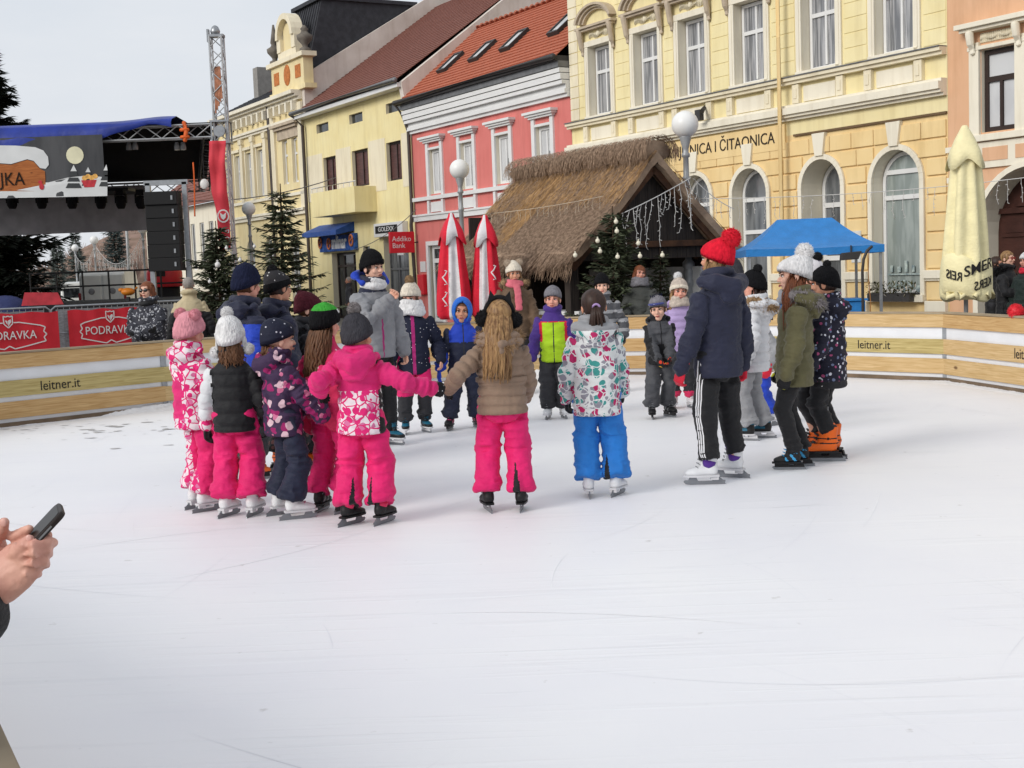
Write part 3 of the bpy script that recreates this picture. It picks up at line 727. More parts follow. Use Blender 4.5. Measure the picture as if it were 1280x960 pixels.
for i in range(30): tube(bm, [(-23.9+i*.33, 2.7, 9.76), (-23.9+i*.33+.32, 2.7, 9.74)], [.10, .085], 8)
rf = R_.add('roof', bm, TILE_O)
bm = bmesh.new()
for i in range(14): bar(bm, (-23.6+i*.68, 2.7, 9.8), (-23.6+i*.68, 2.7, 9.98), .05, .07)
R_.add('ridge_hooks', bm, DKGUT, rf)
for s_, b_ in ((-22.5, .52), (-20.45, .58), (-18.5, .60), (-15.75, .6)):
    bm = bmesh.new(); dx = V((0, math.cos(R(40)), math.sin(R(40)))); nx = V((0, -math.sin(R(40)), math.cos(R(40)))); M = Matrix((V((1, 0, 0)), dx, nx)).transposed().to_4x4(); M.translation = V((s_-.3, b_, 7.14+(b_+.42)*.827+.02))
    for q in ((0, .07, 0, .95), (.53, .60, 0, .95), (.07, .53, 0, .08), (.07, .53, .87, .95)): box(bm, *q, 0, .12, 0, M)
    sky_ = R_.add('skylight', bm, DKGUT, rf); bm = bmesh.new(); box(bm, .07, .53, .08, .87, .05, .075, 0, M); R_.add('pane', bm, GL_WHITE, sky_)
for c in RW:
    bm = bmesh.new()
    for s in (-1, 1): box(bm, c+s*.50-.085, c+s*.50+.085, -.06, 0, 3.95, 5.68)
    box(bm, c-.42, c+.42, -.05, 0, 5.45, 5.52); box(bm, c-.64, c+.64, -.12, 0, 5.68, 5.74); box(bm, c-.72, c+.72, -.18, 0, 5.74, 5.80); box(bm, c-.78, c+.78, -.24, 0, 5.80, 5.87)
    for s in (-1, 1): box(bm, c+s*.50-.07, c+s*.50+.07, -.08, 0, 3.40, 3.82)
    box(bm, c-.36, c+.36, -.045, 0, 3.44, 3.76); R_.add('window_surround', bm, WHPNT)
    window(R_, c-.41, c+.41, 4.03, 5.44, .13, WHPNT, GL_WHITE, fw=.09, mull=(.5,), trans=())
    bm = bmesh.new(); box(bm, c+.12, c+.26, .095, .104, 4.12, 4.75); R_.add('open_shutter_gap', bm, GL_DARK)
strip(R_, 'string_course', [(.12, 3.84, 3.96), (.10, 3.18, 3.34), (.14, 3.34, 3.40)], -23.85, -14.07, WHPNT)
window(R_, -22.9, -22.0, PLAZA, 2.36, .12, WHPNT, GL_DARK, fw=.12, mull=(), trans=(.8,), name='door'); window(R_, -20.6, -19.2, .5, 2.5, .12, WHPNT, GL_SHOP, fw=.1, mull=(.5,)); window(R_, -17.9, -16.5, .5, 2.5, .12, WHPNT, GL_SHOP, fw=.1, mull=(.5,))
bm = bmesh.new(); box(bm, -23.06, -22.9, -.06, 0, PLAZA, 2.5); box(bm, -22.0, -21.84, -.06, 0, PLAZA, 2.5); box(bm, -22.9, -22.0, -.06, 0, 2.36, 2.5); R_.add('door_surround', bm, WHPNT)
pipe(R_, [(-24.05, -.5, 7.1), (-23.95, -.25, 6.7), (-23.86, -.12, 6.2), (-23.86, -.12, 3.5), (-23.8, -.2, 3.1), (-23.8, -.12, .2)], .06, DPIPE)
REDS = mat('red_sign_plastic', 'd22a36', .4, .05)
sg = thing('bank_sign', 'square red projecting bank sign with white letters on red house corner', 'sign', FO+FS*-23.75, FRZ)
bm = bmesh.new(); box(bm, -.06, .06, -1.05, -.15, 2.16, 2.86); obj('sign_box', bm, REDS, sg, bevel=.01)
for s_, z in (('Addiko', 2.62), ('Bank', 2.40)):
    me = text_mesh(s_, .24, .004, align='LEFT'); me.transform(Matrix.Translation((.062, -.98, z)) @ Matrix.Rotation(R(90), 4, 'Z') @ Matrix.Rotation(R(90), 4, 'X')); obj('lettering', me, WHPNT, sg)
bm = bmesh.new(); bar(bm, (0, -.16, 2.5), (0, .0, 2.5), .04, .04); obj('bracket', bm, DKGUT, sg)
mb = thing('red_cash_box', 'narrow red wall box below a white plate on red house', 'wall box', FO+FS*-23.4, FRZ); bm = bmesh.new(); box(bm, -.22, .22, -.16, 0, .75, 1.42); obj('box', bm, REDS, mb, bevel=.02); bm = bmesh.new(); box(bm, -.2, .2, -.03, 0, 1.5, 1.85); obj('plate', bm, WHPNT, mb)
# ---------------- yellow house with balcony
Y_ = House('yellow_house', 'plain pale yellow house with brown shutters, balcony and brown roof', -33.5)
YW = [(-31.68, -30.45), (-28.92, -27.48), (-25.92, -24.74)]
bm = bmesh.new(); wall(bm, -33.5, -23.92, PLAZA, 7.9, [(a, b, 4.68, 6.0, False) for a, b in YW]+[(-31.3, -29.0, PLAZA, 2.35, False, .3), (-26.5, -24.5, PLAZA, 2.75, False, .3), (-28.3, -27.7, 1.9, 2.5, False)]+[(c-.6, c+.6, 6.98, 7.32, False) for c in (-31.6, -28.4, -25.2)], .2, 0, 1); Y_.add('wall', bm, [YEL_H, CREAM])
body(Y_, -33.48, -23.93, 7.9, 12, PALE)
bm = bmesh.new()
poly_prism(bm, [(-24.12, -.3, 7.8), (-24.12, 6.2, 12.55), (-24.12, 12, 8.5), (-24.12, 12, 6), (-24.12, 0, 6)], (.26, 0, 0))
poly_prism(bm, [(-33.58, .02, 7.0), (-33.58, .02, 9.36), (-33.58, .35, 9.58), (-33.58, 6.4, 13.2), (-33.58, 12.5, 9.6), (-33.58, 12.5, 6)], (.27, 0, 0))
Y_.add('party_wall', bm, PALE)
bm = bmesh.new(); tiled_slope(bm, -33.3, -24.12, -.45, 7.86, 6.1, 12.45, .21, .035); tiled_slope(bm, -33.3, -24.12, 12.2, 8, 6.1, 12.45, .4); Y_.add('roof', bm, TILE_B)
bm = bmesh.new(); box(bm, -33.5, -23.94, -.42, 0, 7.66, 7.80); Y_.add('eaves_board', bm, WHPNT)
bm = bmesh.new(); tube(bm, [(-33.6, -.50, 7.88), (-23.95, -.50, 7.88)], .095, 8); Y_.add('gutter', bm, ZINC)
bm = bmesh.new(); box(bm, -30.6, -29.2, 5.6, 6.5, 12.2, 14.2); Y_.add('chimney', bm, mat('brick_chimney', '8d6e5c', .9, .2, 14))
for a, b in YW: window(Y_, a, b, 4.7, 5.98, .15, DKPNT, GL_BROWN, fw=.05, mull=(.5,))
bm = bmesh.new()
for c in (-31.6, -28.4, -25.2): box(bm, c-.6, c+.6, .12, .14, 6.98, 7.32)
vt = Y_.add('attic_vents', bm, GL_DARK)
bm = bmesh.new()
for x0, x1 in ((-33.4, -31.75), (-30.4, -29.0), (-27.4, -26.0), (-24.66, -23.96)): box(bm, x0, x1, -.012, 0, 4.4, 6.2)
Y_.add('cream_panels', bm, CREAM)
bk = bmesh.new(); box(bk, -31.0, -26.9, -.85, 0, 3.70, 3.82); box(bk, -31.0, -26.9, -.85, -.77, 3.82, 4.60); box(bk, -31.0, -30.92, -.77, 0, 3.82, 4.60); box(bk, -26.98, -26.9, -.77, 0, 3.82, 4.60); bal = Y_.add('balcony', bk, YEL_H)
bm = bmesh.new(); tube(bm, [(-31.0, -.8, 4.78), (-26.9, -.8, 4.78)], .025, 6)
for k in range(9): rod(bm, (-31+.51*k, -.8, 4.6), (-31+.51*k, -.8, 4.78), .014)
Y_.add('railing', bm, WHPNT, bal)
window(Y_, -31.3, -29.0, PLAZA, 2.33, .24, DKPNT, GL_DARK, fw=.07, mull=(.3, .7), trans=(.8,), name='shop_front'); window(Y_, -26.5, -24.5, PLAZA, 2.73, .24, ZINC, GL_SHOP, fw=.06, mull=(.38,), trans=(.62,), name='shop_front')
bm = bmesh.new(); box(bm, -28.25, -27.75, .1, .12, 1.9, 2.5); Y_.add('vent', bm, GL_DARK)
pipe(Y_, [(-33.55, -.5, 7.85), (-33.3, -.14, 7.4), (-33.3, -.14, .2)], .07, DPIPE)
AWN = cloth('blue_awning_cloth', '2a4f96')
aw = thing('shop_awning', 'rolled blue awning above the bakery sign', 'awning', FO+FS*-32.4, FRZ); bm = bmesh.new(); poly_prism(bm, [(0, 0, 3.45), (0, -.75, 3.15), (0, -.75, 2.98), (0, 0, 3.12)], (3.4, 0, 0)); obj('cover', bm, AWN, aw); bm = bmesh.new(); bar(bm, (.2, 0, 3.0), (.2, -.7, 3.0), .04, .04); bar(bm, (3.2, 0, 3.0), (3.2, -.7, 3.0), .04, .04); obj('arms', bm, DKGUT, aw)
BLUS = printed('blue_sign_print', '2c4f94', [('24457f', .5), ('3a61a8', .5)], 9, .5)
sb = thing('bakery_sign', 'blue bakery sign with white lettering and pretzel emblems', 'sign', FO+FS*-32.1, FRZ); bm = bmesh.new(); box(bm, 0, 3.4, -.16, -.02, 2.40, 3.02); obj('sign_board', bm, BLUS, sb, bevel=.01)
me = text_mesh('mlinar', .70, .006, sx=.80, bold=.02); me.transform(Matrix.Translation((1.95, -.166, 2.72)) @ Matrix.Rotation(R(90), 4, 'X')); obj('lettering', me, WHPNT, sb)
bm = bmesh.new()
for x, z in ((1.0, 2.70), (3.15, 2.76), (.12, 2.76)):
    tube(bm, [(x+.16*math.cos(t), -.18, z+.20*math.sin(t)) for t in [i*6.283/14 for i in range(15)]], .035, 6, False); bar(bm, (x-.12, -.18, z-.05), (x+.12, -.18, z+.1), .04, .04)
obj('pretzel_emblems', bm, mat('orange_brown_emblem', 'c9764a', .6), sb)
s2 = thing('shop_sign', 'white sign box with black panel above the narrow shop', 'sign', FO+FS*-26.8, FRZ); bm = bmesh.new(); box(bm, 0, 2.35, -.22, -.01, 2.78, 3.25); obj('sign_box', bm, WHPNT, s2, bevel=.01)
bm = bmesh.new(); box(bm, .15, 1.95, -.232, -.221, 2.90, 3.16); obj('black_panel', bm, TXT, s2); me = text_mesh('GOLEXX', .22, .004, sx=1.5); me.transform(Matrix.Translation((1.05, -.236, 3.03)) @ Matrix.Rotation(R(90), 4, 'X')); obj('lettering', me, WHPNT, s2)
s3 = thing('hanging_sign', 'small white square sign with dark centre in shop window', 'sign', FO+FS*-25.2, FRZ); bm = bmesh.new(); box(bm, 0, .5, -.10, -.02, 2.1, 2.6); obj('sign_plate', bm, WHPNT, s3, bevel=.01); bm = bmesh.new(); box(bm, .13, .38, -.106, -.1, 2.25, 2.45); obj('logo', bm, TXT, s3)
# ---------------- old yellow palace
A_ = House('ornate_palace', 'old ornate yellow corner house with black mansard roof and attic gable', -44.4)
bm = bmesh.new(); PWs = [-43.2, -41.7, -40.2, -38.7]
wall(bm, -44.4, -33.55, PLAZA, 8.6, [(c-.36, c+.36, 5.0, 7.0, False) for c in PWs]+[(-36.05, -35.45, 5.3, 7.1, False), (-34.95, -34.35, 5.3, 7.1, False)]+[(c-.5, c+.5, .4, 3.2, True) for c in (-43, -40.6, -38.2, -35.2)], .2, 0, 1); A_.add('wall', bm, [YEL_P, CREAM]); body(A_, -44.4, -33.56, 9, 12, PALE)
strip(A_, 'cornice', [(.12, 7.66, 7.76), (.2, 7.76, 7.86), (.15, 8.5, 8.62), (.3, 8.62, 8.72), (.45, 8.72, 8.86)], -44.4, -33.56, WHT)
strip(A_, 'string_course', [(.10, 4.78, 4.90), (.12, 4.0, 4.15), (.2, 4.15, 4.25)], -44.4, -33.56, WHT)
bm = bmesh.new()
for c in (-43.95, -42.45, -40.95, -39.45, -37.9): box(bm, c-.16, c+.16, -.12, 0, 4.9, 7.64); box(bm, c-.2, c+.2, -.16, 0, 7.4, 7.62)
for c in (-36.9, -33.75): box(bm, c-.22, c+.22, -.10, 0, 4.25, 8.4)
A_.add('pilasters', bm, CREAM)
bm = bmesh.new()
for i in range(16): c = -44.2+.68*i; box(bm, c-.09, c+.09, -.3, 0, 8.1, 8.48)
A_.add('cornice_brackets', bm, WHT)
bm = bmesh.new()
for i in range(7): box(bm, -43.9+.92*i-.08, -43.9+.92*i+.08, -.02, 0, 8.1, 8.42)
A_.add('attic_slots', bm, GL_DARK)
for c in PWs:
    window(A_, c-.35, c+.35, 5.02, 6.98, .15, WHPNT, GL_WHITE, fw=.07, mull=(.5,), trans=(.66,))
    bm = bmesh.new(); box(bm, c-.5, c+.5, -.12, 0, 7.12, 7.24); box(bm, c-.48, c-.38, -.05, 0, 4.95, 7.12); box(bm, c+.38, c+.48, -.05, 0, 4.95, 7.12); A_.add('window_surround', bm, CREAM)
for a, b in ((-36.04, -35.46), (-34.94, -34.36)): window(A_, a, b, 5.32, 7.08, .15, WHPNT, mat('yellow_blind_glass', 'cdb877', .4, .1), fw=.07, trans=(.66,))
bm = bmesh.new(); box(bm, -36.5, -33.95, -.2, 0, 7.5, 7.62); poly_prism(bm, [(-36.7, -.3, 7.62), (-33.8, -.3, 7.62), (-33.8, -.3, 7.72), (-36.7, -.3, 7.72)], (0, .3, 0)); box(bm, -36.4, -34.05, -.08, 0, 7.12, 7.5); A_.add('bay_pediment', bm, mat('grey_beige_stone_trim', 'b9aa96'))
for c in (-43, -40.6, -38.2, -35.2): window(A_, c-.48, c+.48, .42, 3.18, .15, WHPNT, GL_SHOP, True, .07, (.5,), (.6,))
# attic gable with urns
bm = bmesh.new(); box(bm, -36.9, -32.9, -.1, .4, 8.86, 9.05); box(bm, -36.7, -33.1, -.05, .35, 9.05, 10.1); A_.add('attic_parapet', bm, YEL_P)
bm = bmesh.new(); box(bm, -36.95, -32.9, -.18, .45, 10.1, 10.28); box(bm, -35.9, -33.9, -.02, .3, 10.28, 10.6)
for k in range(12):
    t0, t1 = math.pi*k/12, math.pi*(k+1)/12
    poly_prism(bm, [(-34.9+q*math.cos(t), -.14, 11.1+q*math.sin(t)) for q, t in ((.95, t0), (.95, t1), (.72, t1), (.72, t0))], (0, .5, 0))
box(bm, -35.9, -35.5, -.06, .3, 10.6, 11.1); box(bm, -34.3, -33.9, -.06, .3, 10.6, 11.1); A_.add('attic_gable', bm, CREAM)
bm = bmesh.new(); box(bm, -35.5, -34.3, .1, .25, 10.3, 11.7); A_.add('gable_niche', bm, YEL_P)
bm = bmesh.new(); ell(bm, (-34.9, -.06, 9.6), (.36, .05, .42), 14, 10)
for x in (-36.1, -33.7): box(bm, x-.28, x+.28, -.075, -.05, 9.35, 9.85)
A_.add('coat_of_arms', bm, mat('rust_orange_relief', 'b8703c', .8, .2, 8))
for x in (-36.6, -33.2):
    bm = bmesh.new(); lathe(bm, [(.22, 10.28), (.22, 10.4), (.1, 10.46), (.12, 10.55), (.30, 10.75), (.32, 10.9), (.16, 11.0), (.12, 11.08), (.16, 11.15), (.04, 11.9 if x < -35 else 11.3)], (x, .1, 0), 14); A_.add('urn', bm, mat('grey_stone_urn', '6d675f', .9, .2, 5))
bm = bmesh.new(); pts = [(0, 8.9), (.55, 10.6), (1.0, 12.3)]
def mans(s0, s1, f):                     # mansard tower with sloped sides
    ring = [[(s0, .15, 8.9), (s1, .15, 8.9), (s1, 6, 8.9), (s0, 6, 8.9)], [(s0+.3, .6, 10.6), (s1-.05, .6, 10.6), (s1-.05, 5.5, 10.6), (s0+.3, 5.5, 10.6)], [(s0+.75, 1.1, 12.45), (s1-.1, 1.1, 12.45), (s1-.1, 5.2, 12.45), (s0+.75, 5.2, 12.45)]]
    for a, b in zip(ring, ring[1:]):
        for i in range(4): bm.faces.new([bm.verts.new(p) for p in (a[i], a[(i+1) % 4], b[(i+1) % 4], b[i])])
    bm.faces.new([bm.verts.new(p) for p in ring[-1]])
    for k in range(11):
        t = (k+.5)/11
        for a, b in zip(ring, ring[1:]):
            p = V(a[0]).lerp(V(a[1]), t); q = V(b[0]).lerp(V(b[1]), t); bar(bm, p, q, .03, .06, (0, -1, 0))
    box(bm, s0+.6, s1, .95, 5.3, 12.45, 12.6)
mans(-37.3, -33.6, 0); A_.add('mansard_roof', bm, SLATE)
bm = bmesh.new(); tiled_slope(bm, -44.4, -37.3, -.3, 8.88, 3.2, 10.6, .25, .02); A_.add('roof', bm, SLATE)
bm = bmesh.new(); tiled_slope(bm, -40.5, -37.3, 1.2, 9.7, 4.2, 12.0, .25, .02); A_.add('red_back_roof', bm, TILE_D)
bm = bmesh.new(); box(bm, -43.6, -43.0, 1.6, 2.3, 9.5, 11.2); box(bm, -36.5, -36.1, 3, 3.4, 12.6, 13.5); box(bm, -35.2, -34.0, 3, 3.5, 12.6, 13.4); A_.add('chimneys', bm, mat('grey_chimney_stucco', '8d8a86', .9, .1, 6))
pipe(A_, [(-37.2, -.12, 8.6), (-37.2, -.12, .2)], .08, DPIPE)
me = text_mesh('OPTIKA', .42, .01, sx=1.1); me.transform(Matrix.Translation((-38.3, -.06, 4.5)) @ Matrix.Rotation(R(90), 4, 'X')); 
bpy.data.meshes.remove(me)
# ---------------- far white house
F_ = House('white_house', 'distant white house with tall dark windows and brown roof beyond the palace', -58)
fo = [(-57+1.5*k, -56.3+1.5*k, 2.0, 4.3, False) for k in range(8)]
bm = bmesh.new(); wall(bm, -58, -44.5, PLAZA, 5.2, fo, .15, 0, 0); F_.add('wall', bm, WHT); body(F_, -58, -44.5, 5.2, 9, WHT)
for a, b, c, d, _ in fo: window(F_, a, b, c, d, .1, WHPNT, GL_DARK, fw=.06, mull=(.5,))
bm = bmesh.new(); tiled_slope(bm, -58.2, -44.45, -.4, 5.15, 4.5, 8.6, .35, .03); tiled_slope(bm, -58.2, -44.45, 9.4, 5.15, 4.5, 8.6, .5, .03); poly_prism(bm, [(-44.6, 0, 5.2), (-44.6, 9, 5.2), (-44.6, 4.5, 8.5)], (.12, 0, 0)); F_.add('roof', bm, TILE_B)
# ------------------------------------------------------------------ people
SKIN = mat('skin', 'dba58c', .55, .08, 14, .15, 120, .002, spec=.35)
SKINS = [mat('skin_face_%s' % n, c, .55, .10, 16, .1, 120, .002, spec=.35) for n, c in (('fair', 'dcae98'), ('rosy', 'd69a86'), ('tan', 'c68f74'))]
SKINF = mat('skin_face', 'd39b84', .55, .10, 16, .1, 120, .002, spec=.35)
EYEW = mat('eye_white', 'd8d4d0', .4, .02); EYED = mat('eye_dark', '2a1d18', .3, .1); LIP = mat('lips', 'a85a55', .5, .1)
BROW = mat('eyebrow', '4a3527', .8, .1)
_heads = {}
def head_bm():
    """head about its centre, face towards -Y, chin at z -.115, crown at +.112"""
    if 'h' in _heads: return _heads['h']
    bm = bmesh.new()
    ell(bm, (0, .012, .03), (.075, .094, .083), 24, 16)
    ell(bm, (0, -.022, -.035), (.058, .064, .075), 20, 14)
    ell(bm, (0, -.05, -.085), (.034, .030, .027), 14, 10)
    for s in (-1, 1):
        ell(bm, (s*.036, -.062, -.025), (.026, .022, .026), 12, 8)
        ell(bm, (s*.026, -.078, .022), (.026, .012, .010), 12, 8)
        ell(bm, (s*.076, .012, -.008), (.010, .020, .032), 12, 8)
        ell(bm, (s*.012, -.092, -.030), (.009, .010, .008), 10, 8)
    tube(bm, [(0, -.080, .012), (0, -.094, -.012), (0, -.103, -.029)], [.010, .011, .0125], 10)
    ell(bm, (0, -.082, -.060), (.022, .012, .008), 12, 8)
    tube(bm, [(0, .028, -.05), (0, .030, -.17)], [.05, .052], 14)
    me = remesh(bm, .0052, 3, 'head')
    b2 = bmesh.new(); b2.from_mesh(me); bpy.data.meshes.remove(me)
    for f in b2.faces: f.material_index = 1; f.smooth = True
    for s in (-1, 1):
        ell(b2, (s*.031, -.0752, .001), (.0135, .0105, .0055), 10, 8, 2)
        ell(b2, (s*.030, -.0838, .001), (.0068, .004, .0062), 8, 6, 3)
        tube(b2, [(s*.046, -.075, .011), (s*.031, -.0865, .011), (s*.017, -.083, .006)], [.003, .0042, .0028], 6, True, 3)
        tube(b2, [(s*.050, -.076, .024), (s*.034, -.090, .029), (s*.016, -.091, .023)], [.003, .0046, .0035], 6, True, 5)
    tube(b2, [(-.023, -.088, -.060), (-.010, -.0965, -.0565), (0, -.0975, -.0585), (.010, -.0965, -.0565), (.023, -.088, -.060)], [.0018, .0042, .004, .0042, .0018], 6, True, 4)
    tube(b2, [(-.019, -.089, -.0645), (0, -.0975, -.067), (.019, -.089, -.0645)], [.002, .0052, .002], 6, True, 4)
    me = to_mesh(b2, 'head'); _heads['h'] = me; return me
def hand_geo(bm, style, curl, mirror, sc=1.0, M=Matrix(), mi=0):
    """hand from wrist at origin, fingers along -Z, thumb side +X, palm +Y (mirrored for the left)"""
    k = -1 if mirror else 1
    def T(p): return M @ V((p[0]*sc, p[1]*k*sc, p[2]*sc))
    q = 1.25 if style != 'bare' else 1
    sx = (M.to_3x3() @ V((1, 0, 0)))
    tube(bm, [T((0, 0, .03)), T((0, 0, 0)), T((0, .002, -.045)), T((0, .004, -.085))], [(.026*sc*q, .020*sc*q), (.030*sc*q, .017*sc*q), (.040*sc*q, .016*sc*q), (.040*sc*q, .013*sc*q)], 12, True, mi, side=sx)
    if style == 'mitten':
        tube(bm, [T((0, .004, -.08)), T((0, .012+.03*curl, -.125)), T((0, .02+.06*curl, -.155))], [(.046*sc, .022*sc), (.044*sc, .022*sc), (.03*sc, .018*sc)], 12, True, mi, side=sx)
    else:
        for i, (x, L) in enumerate(((.030, .070), (.010, .079), (-.010, .073), (-.028, .056))):
            p = V((x, .003, -.082)); an = 0; pts = [V((x, .002, -.06)), p.copy()]
            for seg, sh in ((.45, .25+curl*.9), (.30, curl*1.1), (.25, curl*.7)):
                an += sh; p = p+V((x*.06, math.sin(an)*L*seg, -math.cos(an)*L*seg)); pts.append(p.copy())
            r = (.0092 if i < 3 else .0078)*sc*q
            tube(bm, [T(t) for t in pts], [r*1.05, r, r*.95, r*.9, r*.75], 8, True, mi)
    tube(bm, [T((.022, .004, -.020)), T((.046, .012, -.048)), T((.054, .018+curl*.012, -.076)), T((.050, .024+curl*.022, -.098))], [.015*sc*q, .0125*sc*q, .0105*sc*q, .008*sc*q], 9, True, mi)
_skates = {}
def skate_mesh(style, cols, size):
    """ankle above origin, blade on z=0, toe to -Y; slots boot, accent, sole"""
    key = (style, cols, round(size, 2))
    if key in _skates: return _skates[key]
    bm = bmesh.new(); bulk = 1.12 if style == 'rental' else 1
    hgt = .235 if style != 'figure' else .215
    tube(bm, [(0, .038, .095), (0, -.02, .098), (0, -.09, .090), (0, -.142, .082)], [(.040*bulk, .036), (.044*bulk, .040), (.047*bulk, .034), (.034*bulk, .022)], 14, True, 0, side=(1, 0, 0))
    tube(bm, [(0, .022, .10), (0, .012, .15), (0, .018, hgt)], [(.044*bulk, .052*bulk), (.042*bulk, .048*bulk), (.050*bulk, .054*bulk)], 14, False, 0, side=(1, 0, 0))
    tube(bm, [(0, .022, .10), (0, .018, hgt-.01)], [(.035, .045), (.04, .045)], 12, True, 0, side=(1, 0, 0))
    tube(bm, [(0, -.045, .12), (0, -.03, hgt-.03), (0, -.034, hgt+.005)], [(.026, .018), (.028, .016), (.026, .012)], 10, True, 0, side=(1, 0, 0))
    me = remesh(bm, .0075, 2)
    b2 = bmesh.new(); b2.from_mesh(me); bpy.data.meshes.remove(me)
    for f in b2.faces:
        c = f.calc_center_median(); f.smooth = True
        if style == 'figure': f.material_index = 0
        elif style == 'hockey': f.material_index = 1 if (abs(c.x) > .030 and .08 < c.z < .15 and -.06 < c.y < .04 and math.sin(c.y*90+c.z*70) > .45) else 0
        elif style == 'rental': f.material_index = 1 if (.145 < c.z < .152 or .118 < c.z < .124) else 0
        elif style == 'strap': f.material_index = 1 if (.10 < c.z < .128 and c.y < .0) or (.16 < c.z < .20) else 0
        else: f.material_index = 1 if c.z > .165 else 0
    # sole
    lo = [(-.034, .062), (.034, .062)]
    out = [(.030, .075), (.040, .02), (.044, -.07), (.034, -.145), (.012, -.172), (-.012, -.172), (-.034, -.145), (-.044, -.07), (-.040, .02), (-.030, .075)]
    poly_prism(b2, [(x, y, .056) for x, y in out], (0, 0, .014), 2)
    if style == 'figure':
        box(b2, -.028, .028, .015, .07, .035, .058, 2)
    # laces / buckles
    for i in range(5 if style != 'rental' else 3):
        t = i/4; y = -.075+.04*t; z = .125+.10*t
        tube(b2, [(-.028, y+.004, z-.004), (0, y-.010-.012*t, z+.004), (.028, y+.004, z-.004)], .0038 if style != 'rental' else .007, 6, True, 1)
    ell(b2, (.046, .01, .15), (.006, .009, .009), 8, 6, 1); ell(b2, (-.046, .01, .15), (.006, .009, .009), 8, 6, 1)
    me = to_mesh(b2, 'skate')
    for m in cols: me.materials.append(m)
    b = bmesh.new()
    prof = [(.115, .010), (.12, .0), (-.12, 0), (-.158, .006), (-.172, .022), (-.165, .032), (-.14, .034), (-.125, .057), (-.085, .057), (-.070, .026), (.025, .026), (.038, .057), (.070, .057), (.10, .032), (.118, .028)]
    poly_prism(b, [(-.003, y, z) for y, z in prof], (.006, 0, 0), 0)
    if style in ('hockey', 'rental', 'strap'):
        poly_prism(b, [(-.011, y, z) for y, z in ((-.15, .024), (-.15, .056), (-.04, .056), (-.03, .036), (.01, .036), (.02, .056), (.09, .056), (.10, .024))], (.022, 0, 0), 1)
    bl = to_mesh(b, 'blade'); bl.materials.append(MATS['blade_steel']); bl.materials.append(cols[2])
    for m in (me, bl):
        for v in m.vertices: v.co *= size
    _skates[key] = (me, bl); return me, bl
mat('blade_steel', '85888d', .4, .1, metal=.6); W_BOOT = mat('white_boot', 'd9dadc', .45, .05, 9, .1, 40)
W_SOLE = mat('white_sole', 'c9c9cc', .5, .05); K_BOOT = mat('black_boot', '1b1b1d', .5, .1, 8, .2, 60); K_SOLE = mat('black_plastic', '141416', .4, .05)
O_BOOT = mat('orange_boot', 'e0641c', .45, .08); T_BOOT = mat('teal_boot', '1d5f78', .5, .12); PK_ACC = mat('pink_accent', 'd8407c', .6, .1)
GREY_ACC = mat('grey_accent', '8d9093', .5, .1); BLUE_ACC = mat('blue_accent', '3f9ccf', .5, .1)
SK = dict(white=('figure', (W_BOOT, GREY_ACC, W_SOLE)), whitepink=('other', (W_BOOT, PK_ACC, W_SOLE)), black=('hockey', (K_BOOT, GREY_ACC, K_SOLE)),
          orange=('rental', (O_BOOT, K_SOLE, K_SOLE)), teal=('strap', (K_BOOT, T_BOOT, W_SOLE)), blackred=('hockey', (K_BOOT, PK_ACC, K_SOLE)),
          blackgrey=('other', (K_BOOT, GREY_ACC, K_SOLE)), blackblue=('hockey', (K_BOOT, BLUE_ACC, K_SOLE)))
def fur_ball(bm, c, r, mi=0, n=260, seed=0):
    n = int(n*4)
    rd = random.Random(seed); c = V(c)
    ell(bm, c, r*.90, 14, 10, mi)
    for i in range(n):
        d = V((rd.gauss(0, 1), rd.gauss(0, 1), rd.gauss(0, 1))).normalized(); s, t = frame(d); w = r*.06
        tip = c+d*r*rd.uniform(.96, 1.12)+V((rd.gauss(0, .05), rd.gauss(0, .05), rd.gauss(0, .05)))*r
        a = c+d*r*.75; q = rd.uniform(0, 6)
        vs = [bm.verts.new(a+s*w*math.cos(q+k*2.09)+t*w*math.sin(q+k*2.09)) for k in range(3)]; e = bm.verts.new(tip)
        for k in range(3): bm.faces.new((vs[k], vs[(k+1) % 3], e)).material_index = mi
def fur_arc(bm, pts, r, ln, mi=0, per=26, seed=0):
    per = int(per*2.4); rd = random.Random(seed); pts = [V(p) for p in pts]
    tube(bm, pts, r*.8, 8, True, mi)
    for a, b in zip(pts, pts[1:]):
        for i in range(per):
            p = a.lerp(b, rd.random()); ax = (b-a).normalized(); s, t = frame(ax); q = rd.uniform(0, 6.28); d = (s*math.cos(q)+t*math.sin(q)+ax*rd.gauss(0, .3)).normalized()
            s2, t2 = frame(d); w = r*.13
            vs = [bm.verts.new(p+d*r*.5+s2*w*math.cos(k*2.09)+t2*w*math.sin(k*2.09)) for k in range(3)]; e = bm.verts.new(p+d*(r+ln*rd.uniform(.2, .8))-V((0, 0, ln*.25)))
            for k in range(3): bm.faces.new((vs[k], vs[(k+1) % 3], e)).material_index = mi
def ik(a, b, l1, l2, hint):
    d = b-a; L = d.length
    if L > (l1+l2)*.995: b = a+d.normalized()*(l1+l2)*.995; d = b-a; L = d.length
    x = (l1*l1-l2*l2+L*L)/(2*L); h = math.sqrt(max(0, l1*l1-x*x)); n = d.normalized(); hv = V(hint); hv = (hv-n*hv.dot(n))
    hv = hv.normalized() if hv.length > 1e-4 else frame(n)[0]
    return a+n*x+hv*h, b
